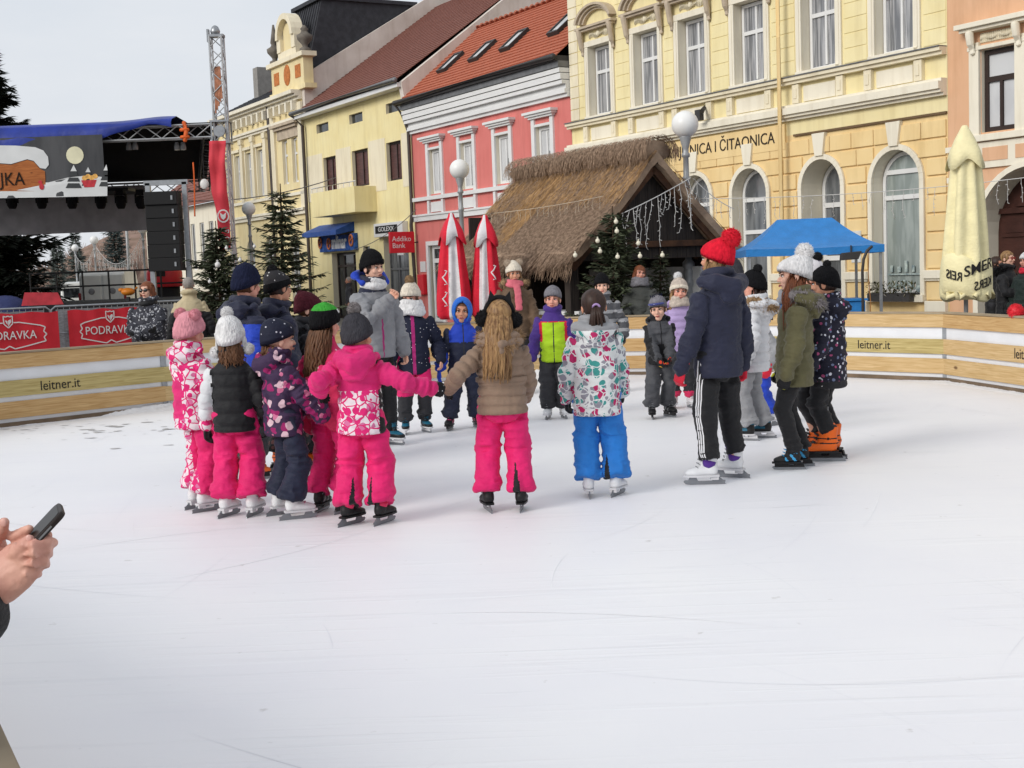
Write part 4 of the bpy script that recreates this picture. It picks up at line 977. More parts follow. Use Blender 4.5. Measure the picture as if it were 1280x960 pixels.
def strands(bm, n, arc, z0, length, spread=.02, r=.009, seed=0, wave=.01, fwd=0):
    """long hair in head coordinates hanging from under the hat; arc = (from,to) degrees about the back (0 = back)"""
    rd = random.Random(seed); n = int(n*2.2); r *= .62
    for i in range(n):
        a = R(rd.uniform(*arc)); x, y = math.sin(a), math.cos(a); L = length*rd.uniform(.75, 1.05)
        rx, ry = .079, .098; p0 = V((x*rx*.9, .012+y*ry*.9, z0+rd.uniform(.0, .05)))
        pts = [p0]; k = 7
        for j in range(1, k+1):
            t = j/k; o = 1+.05*math.sin(t*2)+spread*t*4
            pts.append(V((x*rx*o+rd.gauss(0, wave)*t+.0, .012+y*ry*o*(1-.1*t)+fwd*min(1, t*2.2)+rd.gauss(0, wave)*t, p0.z-L*t)))
        tube(bm, pts, [(r*1.5, r*.8)]*(k-2)+[(r*1.2, r*.6), (r*.7, r*.4), (r*.25, r*.2)], 6, True, 0)
def cap_hair(bm, front=-.05, low=.055, k=1.0):
    q = bmesh.ops.create_uvsphere(bm, u_segments=28, v_segments=20, radius=1, matrix=Matrix.Translation((0, .014, .026)) @ Matrix.Diagonal((.083*k, .102*k, .095*k, 1)))
    vs = q['verts']; rd = random.Random(3)
    P = np.array([v.co[:] for v in vs]); nz = vnoise(P*[60, 60, 14])*.004
    for v, d in zip(vs, nz): v.co += (v.co-V((0, .014, .026))).normalized()*d
    bmesh.ops.delete(bm, geom=[f for f in bm.faces if (lambda c: (c.y < front and c.z < low+.0) or c.z < -.075 or (c.y < -.02 and c.z < -.01))(f.calc_center_median())], context='FACES')
    for f in bm.faces: f.smooth = True
def hat_bm(style, h):
    """beanie dome in head coordinates"""
    bm = bmesh.new(); n = 36; tall = h.get('tall', 1.0); wide = h.get('wide', 1.0); cuff = h.get('cuff', True); slouch = h.get('slouch', 0)
    z0 = h.get('z0', .004)
    prof = [(0, .0885, .1065), (.03, .0915, .109), (.065, .0885, .105), (.095, .077, .090), (.120, .056, .064), (.136, .030, .034), (.142, .006, .006)]
    rings = []
    def put(z, rx, ry, mi, inner=False):
        rr = []
        for j in range(n):
            a = 2*math.pi*j/n; x, y = rx*wide*math.cos(a), ry*wide*math.sin(a)
            zz = z0+z*tall-.33*y*(1-min(1, z/.12))
            yy = .010+y+slouch*(z/.14)**2
            rr.append(bm.verts.new((x, yy, zz)))
        rings.append((rr, mi))
    if cuff:
        put(.02, .083, .100, 1); put(.0, .0885, .106, 1); put(-.002, .0965, .1145, 1); put(.022, .0985, .1165, 1); put(.044, .0965, .114, 1); put(.050, .0905, .107, 1)
        for p in prof[2:]: put(*p, 0)
    else:
        put(.02, .083, .100, 0)
        for p in prof: put(*p, 0)
    for (a, m0), (b, m1) in zip(rings, rings[1:]):
        for j in range(n):
            f = bm.faces.new((a[j], a[(j+1) % n], b[(j+1) % n], b[j])); f.material_index = m1; f.smooth = True
    bm.faces.new(rings[-1][0])
    P = np.array([v.co[:] for v in bm.verts]); d = vnoise(P*22, 5)*.004+vnoise(P*50, 6)*.0015
    for v, q in zip(bm.verts, d): v.co += V((v.co.x, v.co.y, v.co.z*.6)).normalized()*q
    return bm
NP = 0
def person(label, u, vt, v=None, Y=None, a=0, z0=0.0, kid=True, fat=1.0, group=None, stand=False, **k):
    """one person: body mesh as the thing, clothing and hair as its children.
    u,v feet pixel (or distance Y), vt pixel of the hat's top, a = direction faced (0 camera, 90 right, 180 away)"""
    global NP; NP += 1
    sd = NP*17
    P = on_ice(u, v, z0) if v else V((k['at_x'] if 'at_x' in k else at(u, 340, Y).x, Y, z0))
    L = .0 if stand else .058
    over = k.get('over', .035)
    zt = at(k.get('ut', u), vt, P.y).z-z0
    H = k.get('H') or zt-over-L
    rz = R(a); Rm = Matrix.Rotation(rz, 4, 'Z'); W = Matrix.Translation((P.x, P.y, z0)) @ Rm; Wi = W.inverted()
    vox = max(.0085, .00085*P.y)
    hs = (.205 if kid else .226)/.227*(k.get('headk', 1.0)*1.09 if kid else k.get('headk', 1.03))       # head scale
    lean = V((.013*math.sin(sd*.37)*H, k.get('lean', .017*math.sin(sd*.53)*H), 0))
    hc = lean+V((k.get('hx', 0), -.012+k.get('hy', 0), L+H-.112*hs+k.get('hz', 0)))
    Hm = Matrix.Translation(hc) @ Matrix.Rotation(R(k.get('yaw', 0)), 4, 'Z') @ Matrix.Rotation(R(k.get('nod', 0)), 4, 'X') @ Matrix.Rotation(R(k.get('tilt', 5*math.sin(sd*.61))), 4, 'Y') @ Matrix.Diagonal((hs, hs, hs, 1))
    f = fat
    zs = L+H*(.795 if kid else .815); sw = H*(.098 if kid else .096)*k.get('shw', 1)
    # joints
    sh = {s: V((s*sw, 0, zs-.048*H))+lean for s in (-1, 1)}
    hand = {}
    for s, key in ((-1, 'rh'), (1, 'lh')):
        t = k.get(key)
        if t is None: t = (s*(.175+.02*math.sin(sd*1.3+s))*f, -.05+.035*math.sin(sd*.7+s*2), .455+.012*math.sin(sd+s))
        if t[0] == 'px': q = Wi @ at(t[1], t[2], t[3] if len(t) > 3 else P.y)
        elif t[0] == 'w': q = Wi @ V(t[1])
        else: q = V((t[0]*H, t[1]*H, L+t[2]*H))
        hand[s] = q
    l1, l2 = H*.170, H*.150
    elb = {}; wr = {}
    for s, key in ((-1, 're'), (1, 'le')):
        hint = V(k.get(key, (s*.5, .8, -.3)))
        d = (hand[s]-sh[s]); hl = .055*H*.9
        tgt = hand[s]-d.normalized()*0.0
        elb[s], wr[s] = ik(sh[s], tgt, l1, l2, hint)
    hipz = L+H*(.49 if kid else .505)
    foot = {}; yawf = {}
    for s, key in ((-1, 'rf'), (1, 'lf')):
        t = k.get(key)
        if t is None: q = V((s*(.066+.012*math.sin(sd*.9+s))*H*f**.5, .025*math.sin(sd*1.7+s*1.5)*H, 0)); yw = s*(10+8*math.sin(sd+s))
        else:
            q = V((t[0]*H, t[1]*H, t[2]*H if len(t) > 3 else 0)); yw = t[-1]
        foot[s] = q; yawf[s] = yw
    hip = {s: V((s*.052*H, 0, hipz)) for s in (-1, 1)}
    ank = {s: foot[s]+V((0, .01, L+.045*H)) for s in (-1, 1)}
    kn = {}
    for s in (-1, 1): kn[s], ank[s] = ik(hip[s], ank[s], H*.235, H*.225, (s*.15, -1, 0))
    slot_skin = [SKIN, SKINS[NP % 3], EYEW, EYED, LIP, k.get('brow', BROW)]
    # ---- body: one continuous surface (head, neck, trunk, limbs), hands joined at the wrist
    bm = bmesh.new()
    tube(bm, [(0, 0, hipz-.03*H), (0, .005, L+.60*H), V((0, 0, L+.70*H))+lean*.7, V((0, 0, zs-.02*H))+lean, V((0, .012, zs+.035*H))+lean], [(.060*H, .046*H), (.076*H, .056*H), (.088*H, .064*H), (.078*H, .048*H), (.034*H, .036*H)], 16, True, 0, side=(1, 0, 0))
    tube(bm, [V((0, .012, zs))+lean, hc+V((0, .03, -.06))*1.0], [.036*H, .046], 12)
    for s in (-1, 1):
        tube(bm, [sh[s]+V((-s*.02*H, 0, -.02*H)), elb[s], wr[s]], [.030*H, .027*H, .019*H], 10)
        tube(bm, [hip[s], kn[s], ank[s]], [.036*H, .034*H, .024*H], 12)
        if stand: tube(bm, [ank[s]+V((0, .02, -.02)), foot[s]+V((0, -.10, .035))], [.03, .028], 8)
    me = remesh(bm, vox*1.25, 2)
    b2 = bmesh.new(); b2.from_mesh(me); bpy.data.meshes.remove(me)
    hd = bmesh.new(); hd.from_mesh(head_bm()); hd.transform(Hm); tm = bpy.data.meshes.new('x'); hd.to_mesh(tm); hd.free(); b2.from_mesh(tm); bpy.data.meshes.remove(tm)
    handM = {}
    for s in (-1, 1):
        d = (wr[s]-elb[s]).normalized(); d = V(k.get('rd' if s < 0 else 'ld', d)).normalized()
        th = V(k.get('rt' if s < 0 else 'lt', (0, -1, 0.2))); Z = -d; X = (th-Z*th.dot(Z)).normalized(); Yv = Z.cross(X)
        M = Matrix((X, Yv, Z)).transposed().to_4x4(); M.translation = wr[s]; handM[s] = M
    hsz = (.80 if kid else .95)*k.get('handk', 1)
    gl = k.get('glove')
    nohand = k.get('nohand', ())
    for s in (-1, 1):
        if s in nohand or gl: continue
        hb = bmesh.new(); hand_geo(hb, 'bare', k.get('curl', .5), s > 0, hsz, handM[s]); hm = remesh(hb, .0048, 1)
        b2.from_mesh(hm); bpy.data.meshes.remove(hm)
    bme = to_mesh(b2, 'person')
    for p in bme.polygons: p.use_smooth = True
    for m in slot_skin: bme.materials.append(m)
    root = link(bpy.data.objects.new('person', bme), None, (P.x, P.y, z0), (0, 0, rz))
    tag(root, label, 'person', group or ('skaters standing in a ring on the ice' if not stand else 'people standing round the rink'))
    # ---- jacket
    J = k['jacket']; jm = J['mats']; hem = J.get('hem', .46)-.022; puff = J.get('puff', 0); bulk = J.get('bulk', 1.0)*f; flare = J.get('flare', 1.0)
    bm = bmesh.new(); wst = J.get('waist', 1.0)
    rows = [(L+hem*H, .117*flare, .092*flare), (L+(hem+.05)*H, .117*flare, .094*flare), (L+.58*H, .109*wst, .088*wst), (L+.67*H, .112, .088), (L+.735*H, .116, .084), (zs-.030*H, .092, .068), (zs+.004*H, .066, .056), (zs+.042*H, .050, .050)]
    rows = [r for r in rows if r[0] >= L+hem*H-1e-6]; rows.sort()
    tube(bm, [V((0, .004, z))+lean*min(1, max(0, (z-L-.5*H)/(.3*H))) for z, _, _ in rows], [(w*H*bulk if z < zs else w*H, dd*H*bulk if z < zs else dd*H) for z, w, dd in rows], 24, 'end', 0, side=(1, 0, 0))
    sr = J.get('sleeve', 1.0)
    for s in (-1, 1):
        tube(bm, [sh[s]+V((-s*.030*H, 0, .0)), sh[s], sh[s].lerp(elb[s], .5), elb[s], elb[s].lerp(wr[s], .55), wr[s].lerp(elb[s], .02)], [.038*H*sr, .045*H*sr, .046*H*sr, .043*H*sr, .039*H*sr, .035*H*sr], 14)
    if J.get('collar', True):
        cz = zs+.035*H; r0 = .052*H
        tube(bm, [V((r0*1.05*math.cos(t), .008+r0*1.08*math.sin(t), cz+.018*H*(1+.5*math.sin(t))))+lean for t in [i*2*math.pi/14-1.2 for i in range(15)]], .020*H, 8)
    if J.get('hood'):
        hk = J['hood']
        tube(bm, [V((-.095*H, .005, zs+.02*H))+lean, V((-.075*H, .055*H, zs+.015*H))+lean, V((0, .095*H*hk, zs-.01*H))+lean, V((.075*H, .055*H, zs+.015*H))+lean, V((.095*H, .005, zs+.02*H))+lean], [.022*H, .036*H*hk, .044*H*hk, .036*H*hk, .022*H], 12)
        tube(bm, [V((0, .075*H, zs+.01*H))+lean, V((0, .085*H*hk, zs-.06*H*hk))+lean], [(.07*H*hk, .03*H*hk), (.05*H*hk, .022*H)], 12, True, 0, side=(1, 0, 0))
    me = remesh(bm, vox, 5, 'jacket')
    Pn = vco(me); Nn = vno(me)
    along = Pn[:, 2].copy(); isarm = np.zeros(len(Pn), int)
    for s in (-1, 1):
        pts = [sh[s], elb[s], wr[s]]; acc = 0; best = np.full(len(Pn), 9.); bt = np.zeros(len(Pn))
        for A, B in zip(pts, pts[1:]):
            A = np.array(A); B = np.array(B); d = B-A; Ln = np.linalg.norm(d); t = np.clip(((Pn-A) @ d)/Ln**2, 0, 1.1); dist = np.linalg.norm(Pn-(A+t[:, None]*d), axis=1)
            m = dist < best; best[m] = dist[m]; bt[m] = acc+t[m]*Ln; acc += Ln
        m = (best < .062*H*sr) & ((np.abs(Pn[:, 0]) > .108*H*f) | (np.abs(Pn[:, 1]) > .098*H*f))
        along[m] = zs-bt[m]; isarm[m] = s
    Q = np.stack([Pn[:, 0]+isarm*.37, Pn[:, 1], along], 1)
    fa = J.get('fold', 1.0)
    if puff:
        ph = (along/puff) % 1; d = (np.abs(np.sin(np.pi*ph))**.55-.6)*.017+vnoise(Q*[34, 34, 20], sd)*.0035
    else:
        n1 = vnoise(Q*[8, 8, 17], sd); n2 = vnoise(Q*[16, 16, 34]+5, sd+1)
        wgt = 1+.9*(isarm != 0)+.5*np.exp(-((along-(L+.56*H))/(.06*H))**2)
        n3 = vnoise(Q*[5, 5, 9]+9, sd+2); d = fa*wgt*((1-np.abs(n1)*2)*.0078+(1-np.abs(n2)*2)*.0042+n3*.006)
    if J.get('belt'):
        d = d-.016*np.exp(-((Pn[:, 2]-(L+J['belt']*H))/(.012*H))**2)*(isarm == 0)
    if not J.get('noseam'):
        zz_ = Pn[:, 2]-L
        d = d-.005*np.exp(-((zz_-(hem+.035)*H)/.006)**2)*(isarm == 0)-.006*np.exp(-(((zs-along)-.285*H)/.007)**2)*(isarm != 0)
        d = d-.006*np.exp(-((Pn[:, 2]-(zs-.075*H))/.006)**2)*(isarm == 0)*(Pn[:, 1] > 0)
    d = d*np.clip((Pn[:, 2]-(L+hem*H))/.03+.4, .3, 1)
    set_co(me, Pn+Nn*d[:, None])
    c = np.empty(len(me.polygons)*3); me.polygons.foreach_get('center', c); c = c.reshape(-1, 3)
    if J.get('fn'):
        # polygon-wise arm flag / along from nearest vertex of the polygon
        vi = np.empty(len(me.polygons), int)
        for i, p in enumerate(me.polygons): vi[i] = p.vertices[0]
        fr = dict(x=c[:, 0]/H, y=(c[:, 1]-lean.y*.8)/H, z=(c[:, 2]-L)/H, arm=isarm[vi], al=(zs-along[vi])/H)
        me.polygons.foreach_set('material_index', np.asarray(J['fn'](fr), dtype=np.int32))
    for m in jm: me.materials.append(m)
    obj('jacket', me, jm, root)
    if J.get('furhood'):
        fb = bmesh.new(); fr_ = J['furhood']
        fur_arc(fb, [V((-.085*H, -.02*H, zs+.035*H))+lean, V((-.085*H, .045*H, zs+.03*H))+lean, V((-.05*H, .105*H, zs-.005*H))+lean, V((0, .125*H, zs-.02*H))+lean, V((.05*H, .105*H, zs-.005*H))+lean, V((.085*H, .045*H, zs+.03*H))+lean, V((.085*H, -.02*H, zs+.035*H))+lean], .028*H, .035*H, 0, 55, sd)
        obj('fur_trim', fb, fr_, root)
    if J.get('belt') and J.get('beltmat'):
        bb = bmesh.new(); zb = L+J['belt']*H
        tube(bb, [V((.118*H*bulk*wst*math.cos(t), .004+.092*H*bulk*wst*math.sin(t), zb)) for t in [i*2*math.pi/30 for i in range(31)]], (.006, .011*H), 8, False, 0, side=(0, 0, 1)) if False else None
        lathe(bb, [(1.0, -.012*H), (1.03, -.010*H), (1.03, .010*H), (1.0, .012*H)], (0, 0, 0), 32)
        for v in bb.verts: v.co = V((v.co.x*.119*H*bulk*wst, v.co.y*.092*H*bulk*wst+.004, v.co.z+zb))
        obj('belt', bb, J['beltmat'], root)
    # ---- trousers
    T = k['trousers']; tm_ = T['mats']; leg = T.get('leg', (.066, .058, .060))
    bm = bmesh.new()
    tube(bm, [(0, .004, L+.455*H), (0, .006, L+.51*H), (0, .004, L+.60*H)], [(.090*H*f, .066*H), (.093*H*f, .070*H*f), (.082*H, .066*H)], 18, True, 0, side=(1, 0, 0))
    for s in (-1, 1):
        e = V((ank[s].x, ank[s].y+.012, L+(.078+T.get('drop', 0))*(1 if not stand else .2)))
        tube(bm, [hip[s]+V((0, 0, .02*H)), hip[s].lerp(kn[s], .5), kn[s], kn[s].lerp(e, .5), kn[s].lerp(e, .82), e], [leg[0]*H*f, (leg[0]+leg[1])/2*H*f, leg[1]*H*f, (leg[1]+leg[2])/2*H*f, leg[2]*H, leg[2]*1.04*H], 16, 'start')
    me = remesh(bm, vox, 1, 'trousers'); Pn = vco(me); Nn = vno(me)
    zz = (Pn[:, 2]-L)/H; w = .7+1.5*np.exp(-((zz-.27)/.05)**2)+1.6*np.exp(-((zz-.09)/.05)**2)+.8*np.exp(-((zz-.43)/.05)**2)
    sx = np.sign(Pn[:, 0])*3
    n1 = vnoise(np.stack([Pn[:, 0]*8+sx, Pn[:, 1]*8, Pn[:, 2]*20], 1), sd+3); n2 = vnoise(np.stack([Pn[:, 0]*18+sx, Pn[:, 1]*18, Pn[:, 2]*30], 1), sd+4)
    set_co(me, Pn+Nn*(T.get('fold', 1)*w*((1-2*np.abs(n1))*.0078+(1-2*np.abs(n2))*.0036))[:, None])
    if T.get('fn'):
        c = np.empty(len(me.polygons)*3); me.polygons.foreach_get('center', c); c = c.reshape(-1, 3)
        fr = dict(x=c[:, 0]/H, y=c[:, 1]/H, z=(c[:, 2]-L)/H)
        me.polygons.foreach_set('material_index', np.asarray(T['fn'](fr), dtype=np.int32))
    for m in tm_: me.materials.append(m)
    obj('trousers', me, tm_, root)
    if T.get('stripes'):                       # three raised stripes down each outer leg
        sb = bmesh.new()
        bvh = None
        from mathutils.bvhtree import BVHTree
        tb = bmesh.new(); tb.from_mesh(me); bvh = BVHTree.FromBMesh(tb)
        for s in (-1, 1):
            e = V((ank[s].x, ank[s].y+.012, L+.06)); dirs = V((s*1.0, T.get('sdir', .0), 0)).normalized(); tan = V((-dirs.y, dirs.x, 0))
            for off in (-.019, 0, .019):
                pts = []
                for i in range(40):
                    z = L+.062+(H*.50-.062)*i/39
                    c = hip[s].lerp(kn[s], (hip[s].z-z)/(hip[s].z-kn[s].z)) if z > kn[s].z else kn[s].lerp(e, (kn[s].z-z)/(kn[s].z-e.z))
                    hit = bvh.ray_cast(c+dirs*.4+tan*off, -dirs)
                    if hit[0] is not None: pts.append(hit[0]+dirs*.0022)
                for p, q in zip(pts, pts[1:]):
                    if (p-q).length > .12: continue
                    v4 = [sb.verts.new(p-tan*.0052), sb.verts.new(p+tan*.0052), sb.verts.new(q+tan*.0052), sb.verts.new(q-tan*.0052)]
                    sb.faces.new(v4)
        tb.free(); obj('side_stripes', sb, MATS['white_stripe'], root)
    # ---- footwear
    if not stand:
        st, cols = SK[k.get('skate', 'black')]; size = (.86 if kid else 1.0)*k.get('skk', 1)
        sm, bl = skate_mesh(st, cols, size)
        for s in (-1, 1):
            o = link(bpy.data.objects.new('skate', sm), root, foot[s], (0, 0, R(yawf[s])))
            link(bpy.data.objects.new('blade', bl), o)
        if k.get('socks'):
            sb = bmesh.new()
            for s in (-1, 1): tube(sb, [foot[s]+V((0, .012, .15*size)), ank[s].lerp(kn[s], .28)], [(.050*size, .050*size), .047*H*.7+.006], 14)
            obj('socks', sb, k['socks'], root)
    else:
        for s in (-1, 1):
            sb = bmesh.new(); tube(sb, [(0, .05, .045), (0, -.03, .05), (0, -.12, .04), (0, -.17, .032)], [(.036, .042), (.042, .045), (.045, .036), (.03, .024)], 12, True, 0, side=(1, 0, 0)); tube(sb, [(0, .02, .05), (0, .02, .16)], .047, 12)
            obj('boot', remesh(sb, .012, 1, 'boot'), K_BOOT, root, foot[s], (0, 0, R(yawf[s])))
    # ---- gloves
    if gl:
        for s in (-1, 1):
            hb = bmesh.new(); hand_geo(hb, k.get('gstyle', 'glove'), k.get('curl', .45), s > 0, hsz*1.06, handM[s])
            d = (wr[s]-elb[s]).normalized()
            tube(hb, [wr[s]-d*.05, wr[s]-d*.005], [.030*H*.9, .027*H*.9], 12)
            hm = remesh(hb, .0062, 1, 'glove'); obj('glove', hm, gl if not isinstance(gl, dict) else gl[s], root)
    # ---- hat, hair, scarf
    def hput(name, bm, m, parent=root):
        bm.transform(Hm); return obj(name, bm, m, parent)
    h = k.get('hat')
    if h:
        hb = hat_bm('beanie', h)
        if h.get('fn'):
            for fc in hb.faces: fc.material_index = h['fn'](fc.calc_center_median())
        ho = hput('hat', hb, h['mats'])
        for i, (px, py, pz, pr) in enumerate(h.get('poms', ())):
            pb = bmesh.new(); fur_ball(pb, (px, py, pz), pr, 0, 320, sd+i); hput('pompom', pb, h['pommat'], ho)
        if h.get('extra'): h['extra'](hput, ho)
    hr = k.get('hair')
    if hr:
        hb = bmesh.new()
        if hr.get('cap'): cap_hair(hb, hr.get('front', -.05), hr.get('low', .055))
        if hr.get('n'): strands(hb, hr['n'], hr.get('arc', (-100, 100)), hr.get('z0', -.03), hr['len'], hr.get('spread', .02), hr.get('r', .009), sd, hr.get('wave', .008), hr.get('fwd', 0))
        if hr.get('tail'):
            rd = random.Random(sd)
            for i in range(26):
                x, y = rd.gauss(0, .016), rd.gauss(0, .012)
                tube(hb, [(x*.4, .108, .0+y*.3), (x*.8, .135+y, -.005), (x*1.3, .142+y, -.05), (x*1.8, .130+y*1.6, -hr['tail']*.7), (x*1.5, .125+y, -hr['tail']*rd.uniform(.85, 1.1))], [.009, .011, .012, .009, .003], 6)
        hput('hair', hb, hr['mat'])
        if hr.get('tie'):
            tb = bmesh.new(); tube(tb, [(.022*math.cos(t), .122, -.002+.022*math.sin(t)) for t in [i*2*math.pi/12 for i in range(13)]], .008, 8, False); hput('hair_tie', tb, hr['tie'])
    sc = k.get('scarf')
    if sc:
        sb = bmesh.new(); zb = zs+.018*H; rr = sc.get('r', .062)*H
        for j in range(sc.get('n', 3)):
            tube(sb, [V((rr*(1+.1*j)*math.cos(t), -.005*H+rr*1.08*math.sin(t)-.006*j, zb+(.022*H*(sc.get('n', 3)-1-j))+.008*math.sin(t*2+j*2)))+lean for t in [i*2*math.pi/20 for i in range(21)]], sc.get('t', .022)*H, 10, False)
        if sc.get('tail'): tube(sb, [V((.02, -.075*H, zb))+lean, V((.03, -.115*H, zb-.08*H))+lean, V((.035, -.115*H, zb-.2*H))+lean], [(.03*H, .012*H)]*3, 10, True, 0, side=(1, 0, 0))
        me = remesh(sb, max(.008, vox*.8), 1, 'scarf'); Pn = vco(me); set_co(me, Pn+vno(me)*(vnoise(Pn*[25, 25, 45], sd)*.006)[:, None]); obj('scarf', me, sc['mat'], root)
    if k.get('hoodup'):
        hb = bmesh.new(); q = bmesh.ops.create_uvsphere(hb, u_segments=28, v_segments=20, radius=1, matrix=Matrix.Translation((0, .018, .012)) @ Matrix.Diagonal((.104, .122, .134, 1)))
        bmesh.ops.delete(hb, geom=[fc for fc in hb.faces if (lambda c: c.y < -.048 and (c.x/.07)**2+((c.z+.01)/.105)**2 < 1.05)(fc.calc_center_median())], context='FACES')
        ed = [(.073*math.sin(t), -.062-.015*math.cos(t), -.008+.108*math.cos(t)) for t in [i*2*math.pi/24 for i in range(25)]]
        tube(hb, ed, .011, 8, False)
        for fc in hb.faces: fc.smooth = True
        hput('hood', hb, k['hoodup'])
    if k.get('extra'): k['extra'](dict(root=root, hput=hput, H=H, L=L, zs=zs, sh=sh, elb=elb, wr=wr, hc=hc, hs=hs, Hm=Hm, sd=sd, W=W, Wi=Wi, lean=lean))
    return root
# ------------------------------------------------------------------ lamps
LAMPM = mat('grey_painted_iron', '9a9c9e', .45, .08, 6, metal=.3); GLOBE = mat('opal_globe', 'e4e4e2', .3, .02)
def lamp(u, Yd, label, gz=3.8, r=.225, nm='street_lamp'):
    p = at(u, 300, Yd); p = at(u, 480-(480-300), Yd)
    # axis found where the pole meets eye height
    t = thing(nm, label, 'street lamp', (p.x, Yd, PLAZA), 0, 'globe street lamps in the square')
    g = gz-PLAZA
    bm = bmesh.new(); lathe(bm, [(.16, 0), (.16, .1), (.12, .16), (.10, .5), (.11, .55), (.075, .62), (.07, 1.25), (.10, 1.30), (.10, 1.36), (.075, 1.40), (.09, 1.46), (.09, 1.52), (.075, 1.56), (.105, 1.60), (.105, 1.66), (.055, 1.72), (.050, g-.95), (.065, g-.93), (.065, g-.87), (.05, g-.85), (.045, g-.55), (.07, g-.53), (.07, g-.49), (.05, g-.46), (.05, g-.40), (.10, g-.22), (.10, g-.16)], n=14)
    obj('pole', bm, LAMPM, t)
    bm = bmesh.new(); ell(bm, (0, 0, g), r, 24, 16); obj('globe', bm, GLOBE, t)
    return t
lamp(860, 22.2, 'nearest globe lamp, silver post in front of the thatched hut')
lamp(578, 30.2, 'globe lamp behind the red and white umbrellas')
lamp(313, 44, 'globe lamp in front of the ornate yellow palace')
for u, y, lb in ((179, 57, 'globe lamp partly hidden by the speaker stack'), (117.5, 70, 'globe lamp seen through the stage, above the white van'), (93, 84, 'farthest globe lamp seen through the stage beside spruce')): lamp(u, y, lb, 3.8)
t = thing('flag_pole', 'bare thin pale pole seen through the open stage', 'pole', (at(161, 330, 62).x, 62, PLAZA)); bm = bmesh.new(); lathe(bm, [(.09, 0), (.06, 6)], n=8); obj('shaft', bm, LAMPM, t)
# ------------------------------------------------------------------ spruces
BARK = mat('spruce_bark', '4a3a2e', .95, .2, 8); NEED = mat('spruce_needles', '525a42', .8, .35, 3, col2='353b2c', lo=.3, hi=.7); NEED2 = mat('dark_spruce_needles', '222b22', .8, .3, 2, col2='151b16')
def spruce(name, label, loc, h, r, m, leaf=.10, dens=1.0, seed=1, bare=.12, group=None, cut=0):
    rd = random.Random(seed); t = thing(name, label, 'spruce tree', loc, rd.uniform(0, 6), group)
    bm = bmesh.new(); tube(bm, [(0, 0, 0), (.01*h, 0, h*.5), (0, 0, h*1.0)], [.022*h+.02, .013*h, .003*h], 8); 
    Q = []; lv = cut*h+h*bare
    nl = int(22*dens+6)
    for i in range(nl):
        z = lv+(h*.97-lv)*(i/nl)**.9; rr = r*(1-(z/h))**.85*rd.uniform(.85, 1.1)+.04*h*.3
        nb = max(4, int((9 if rr > .2*r else 6)*rd.uniform(.8, 1.2)))
        for k in range(nb):
            a = rd.uniform(0, 6.283); L = rr*rd.uniform(.55, 1.15); up = .35*(z/h)-.12+rd.uniform(-.1, .1)
            L *= rd.choice((.5, .7, .9, 1, 1.15, 1.4)); d = V((math.cos(a), math.sin(a), up)); pts = [V((0, 0, z))+d*L*q+V((0, 0, -.10*L*math.sin(q*2.2)+.10*L*q*q)) for q in (0, .35, .7, 1)]
            tube(bm, pts, [.006*h*.8+.002, .004*h, .003*h, .001*h+.001], 4)
            n = int(26*dens*L/leaf*.10/.1*.42)+6
            for j in range(n):
                q = rd.uniform(.12, 1.03); p = pts[0].lerp(pts[3], q); p.z += -.10*L*math.sin(q*2.2)+.10*L*q*q
                sd_ = rd.choice((-1, 1)); la = a+sd_*rd.uniform(.3, 1.1); dd = V((math.cos(la), math.sin(la), rd.uniform(-.5, .25))); ll = leaf*rd.uniform(.7, 1.5)*(1.15-q*.4); s_ = dd.cross(V((rd.gauss(0, .5), rd.gauss(0, .5), 1))).normalized()*ll*.11
                Q.append([p-s_*.6, p+dd*ll*.5-s_, p+dd*ll, p+dd*ll*.5+s_])
    obj('trunk', bm, BARK, t)
    obj('crown', quads_mesh('crown', Q), m, t)
    return t
def gp(u, Yd): p = at(u, 340, Yd); return (p.x, Yd, PLAZA)
spruce('spruce', 'small bushy spruce with ornaments beside the speaker stack', gp(273, 24.5), 2.75, 1.05, NEED, .15, 1.15, 3, bare=.05)
spruce('spruce', 'tall thin-topped spruce in front of the yellow houses', gp(356, 24), 3.35, 1.1, NEED, .15, .95, 5, bare=.05)
spruce('spruce', 'dark spruce hung with light bulbs at the thatched hut', gp(768, 19.9), 2.55, .85, NEED, .12, 1.25, 8, bare=.04)
spruce('spruce', 'sparse young spruce at the hut corner behind the auburn-haired woman', gp(826, 20.3), 1.9, .4, NEED, .09, .9, 9, bare=.04)
spruce('big_spruce', 'huge dark spruce rising behind the stage at left edge', gp(-10, 52), 12.0, 2.75, NEED2, .48, 2.7, 12, bare=.06)
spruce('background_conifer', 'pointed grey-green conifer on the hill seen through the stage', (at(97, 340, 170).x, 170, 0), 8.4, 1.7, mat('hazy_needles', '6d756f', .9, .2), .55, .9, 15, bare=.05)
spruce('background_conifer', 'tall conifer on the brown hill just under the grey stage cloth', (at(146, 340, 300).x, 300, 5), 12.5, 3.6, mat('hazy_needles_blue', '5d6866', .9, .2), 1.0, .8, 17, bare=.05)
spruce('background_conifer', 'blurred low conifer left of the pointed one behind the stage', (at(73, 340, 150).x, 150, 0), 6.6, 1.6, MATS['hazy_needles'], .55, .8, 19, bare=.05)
BULB = mat('pale_glass_bulb', 'd9d3bf', .2, .05); BAUB = mat('white_bauble', 'd4d2d0', .3, .05)
def bulb(u, v, Yd, label, m=BULB, r=.033, name='light_bulb', grp='bulbs and baubles on the spruces'):
    p = at(u, v, Yd); bm = bmesh.new(); ell(bm, (0, 0, 0), (r, r, r*1.05), 12, 8); tube(bm, [(0, 0, r*.95), (0, 0, r*1.5)], r*.35, 8); o = obj(name, bm, [m], None, p); tag(o, label, 'bulb', grp); return o
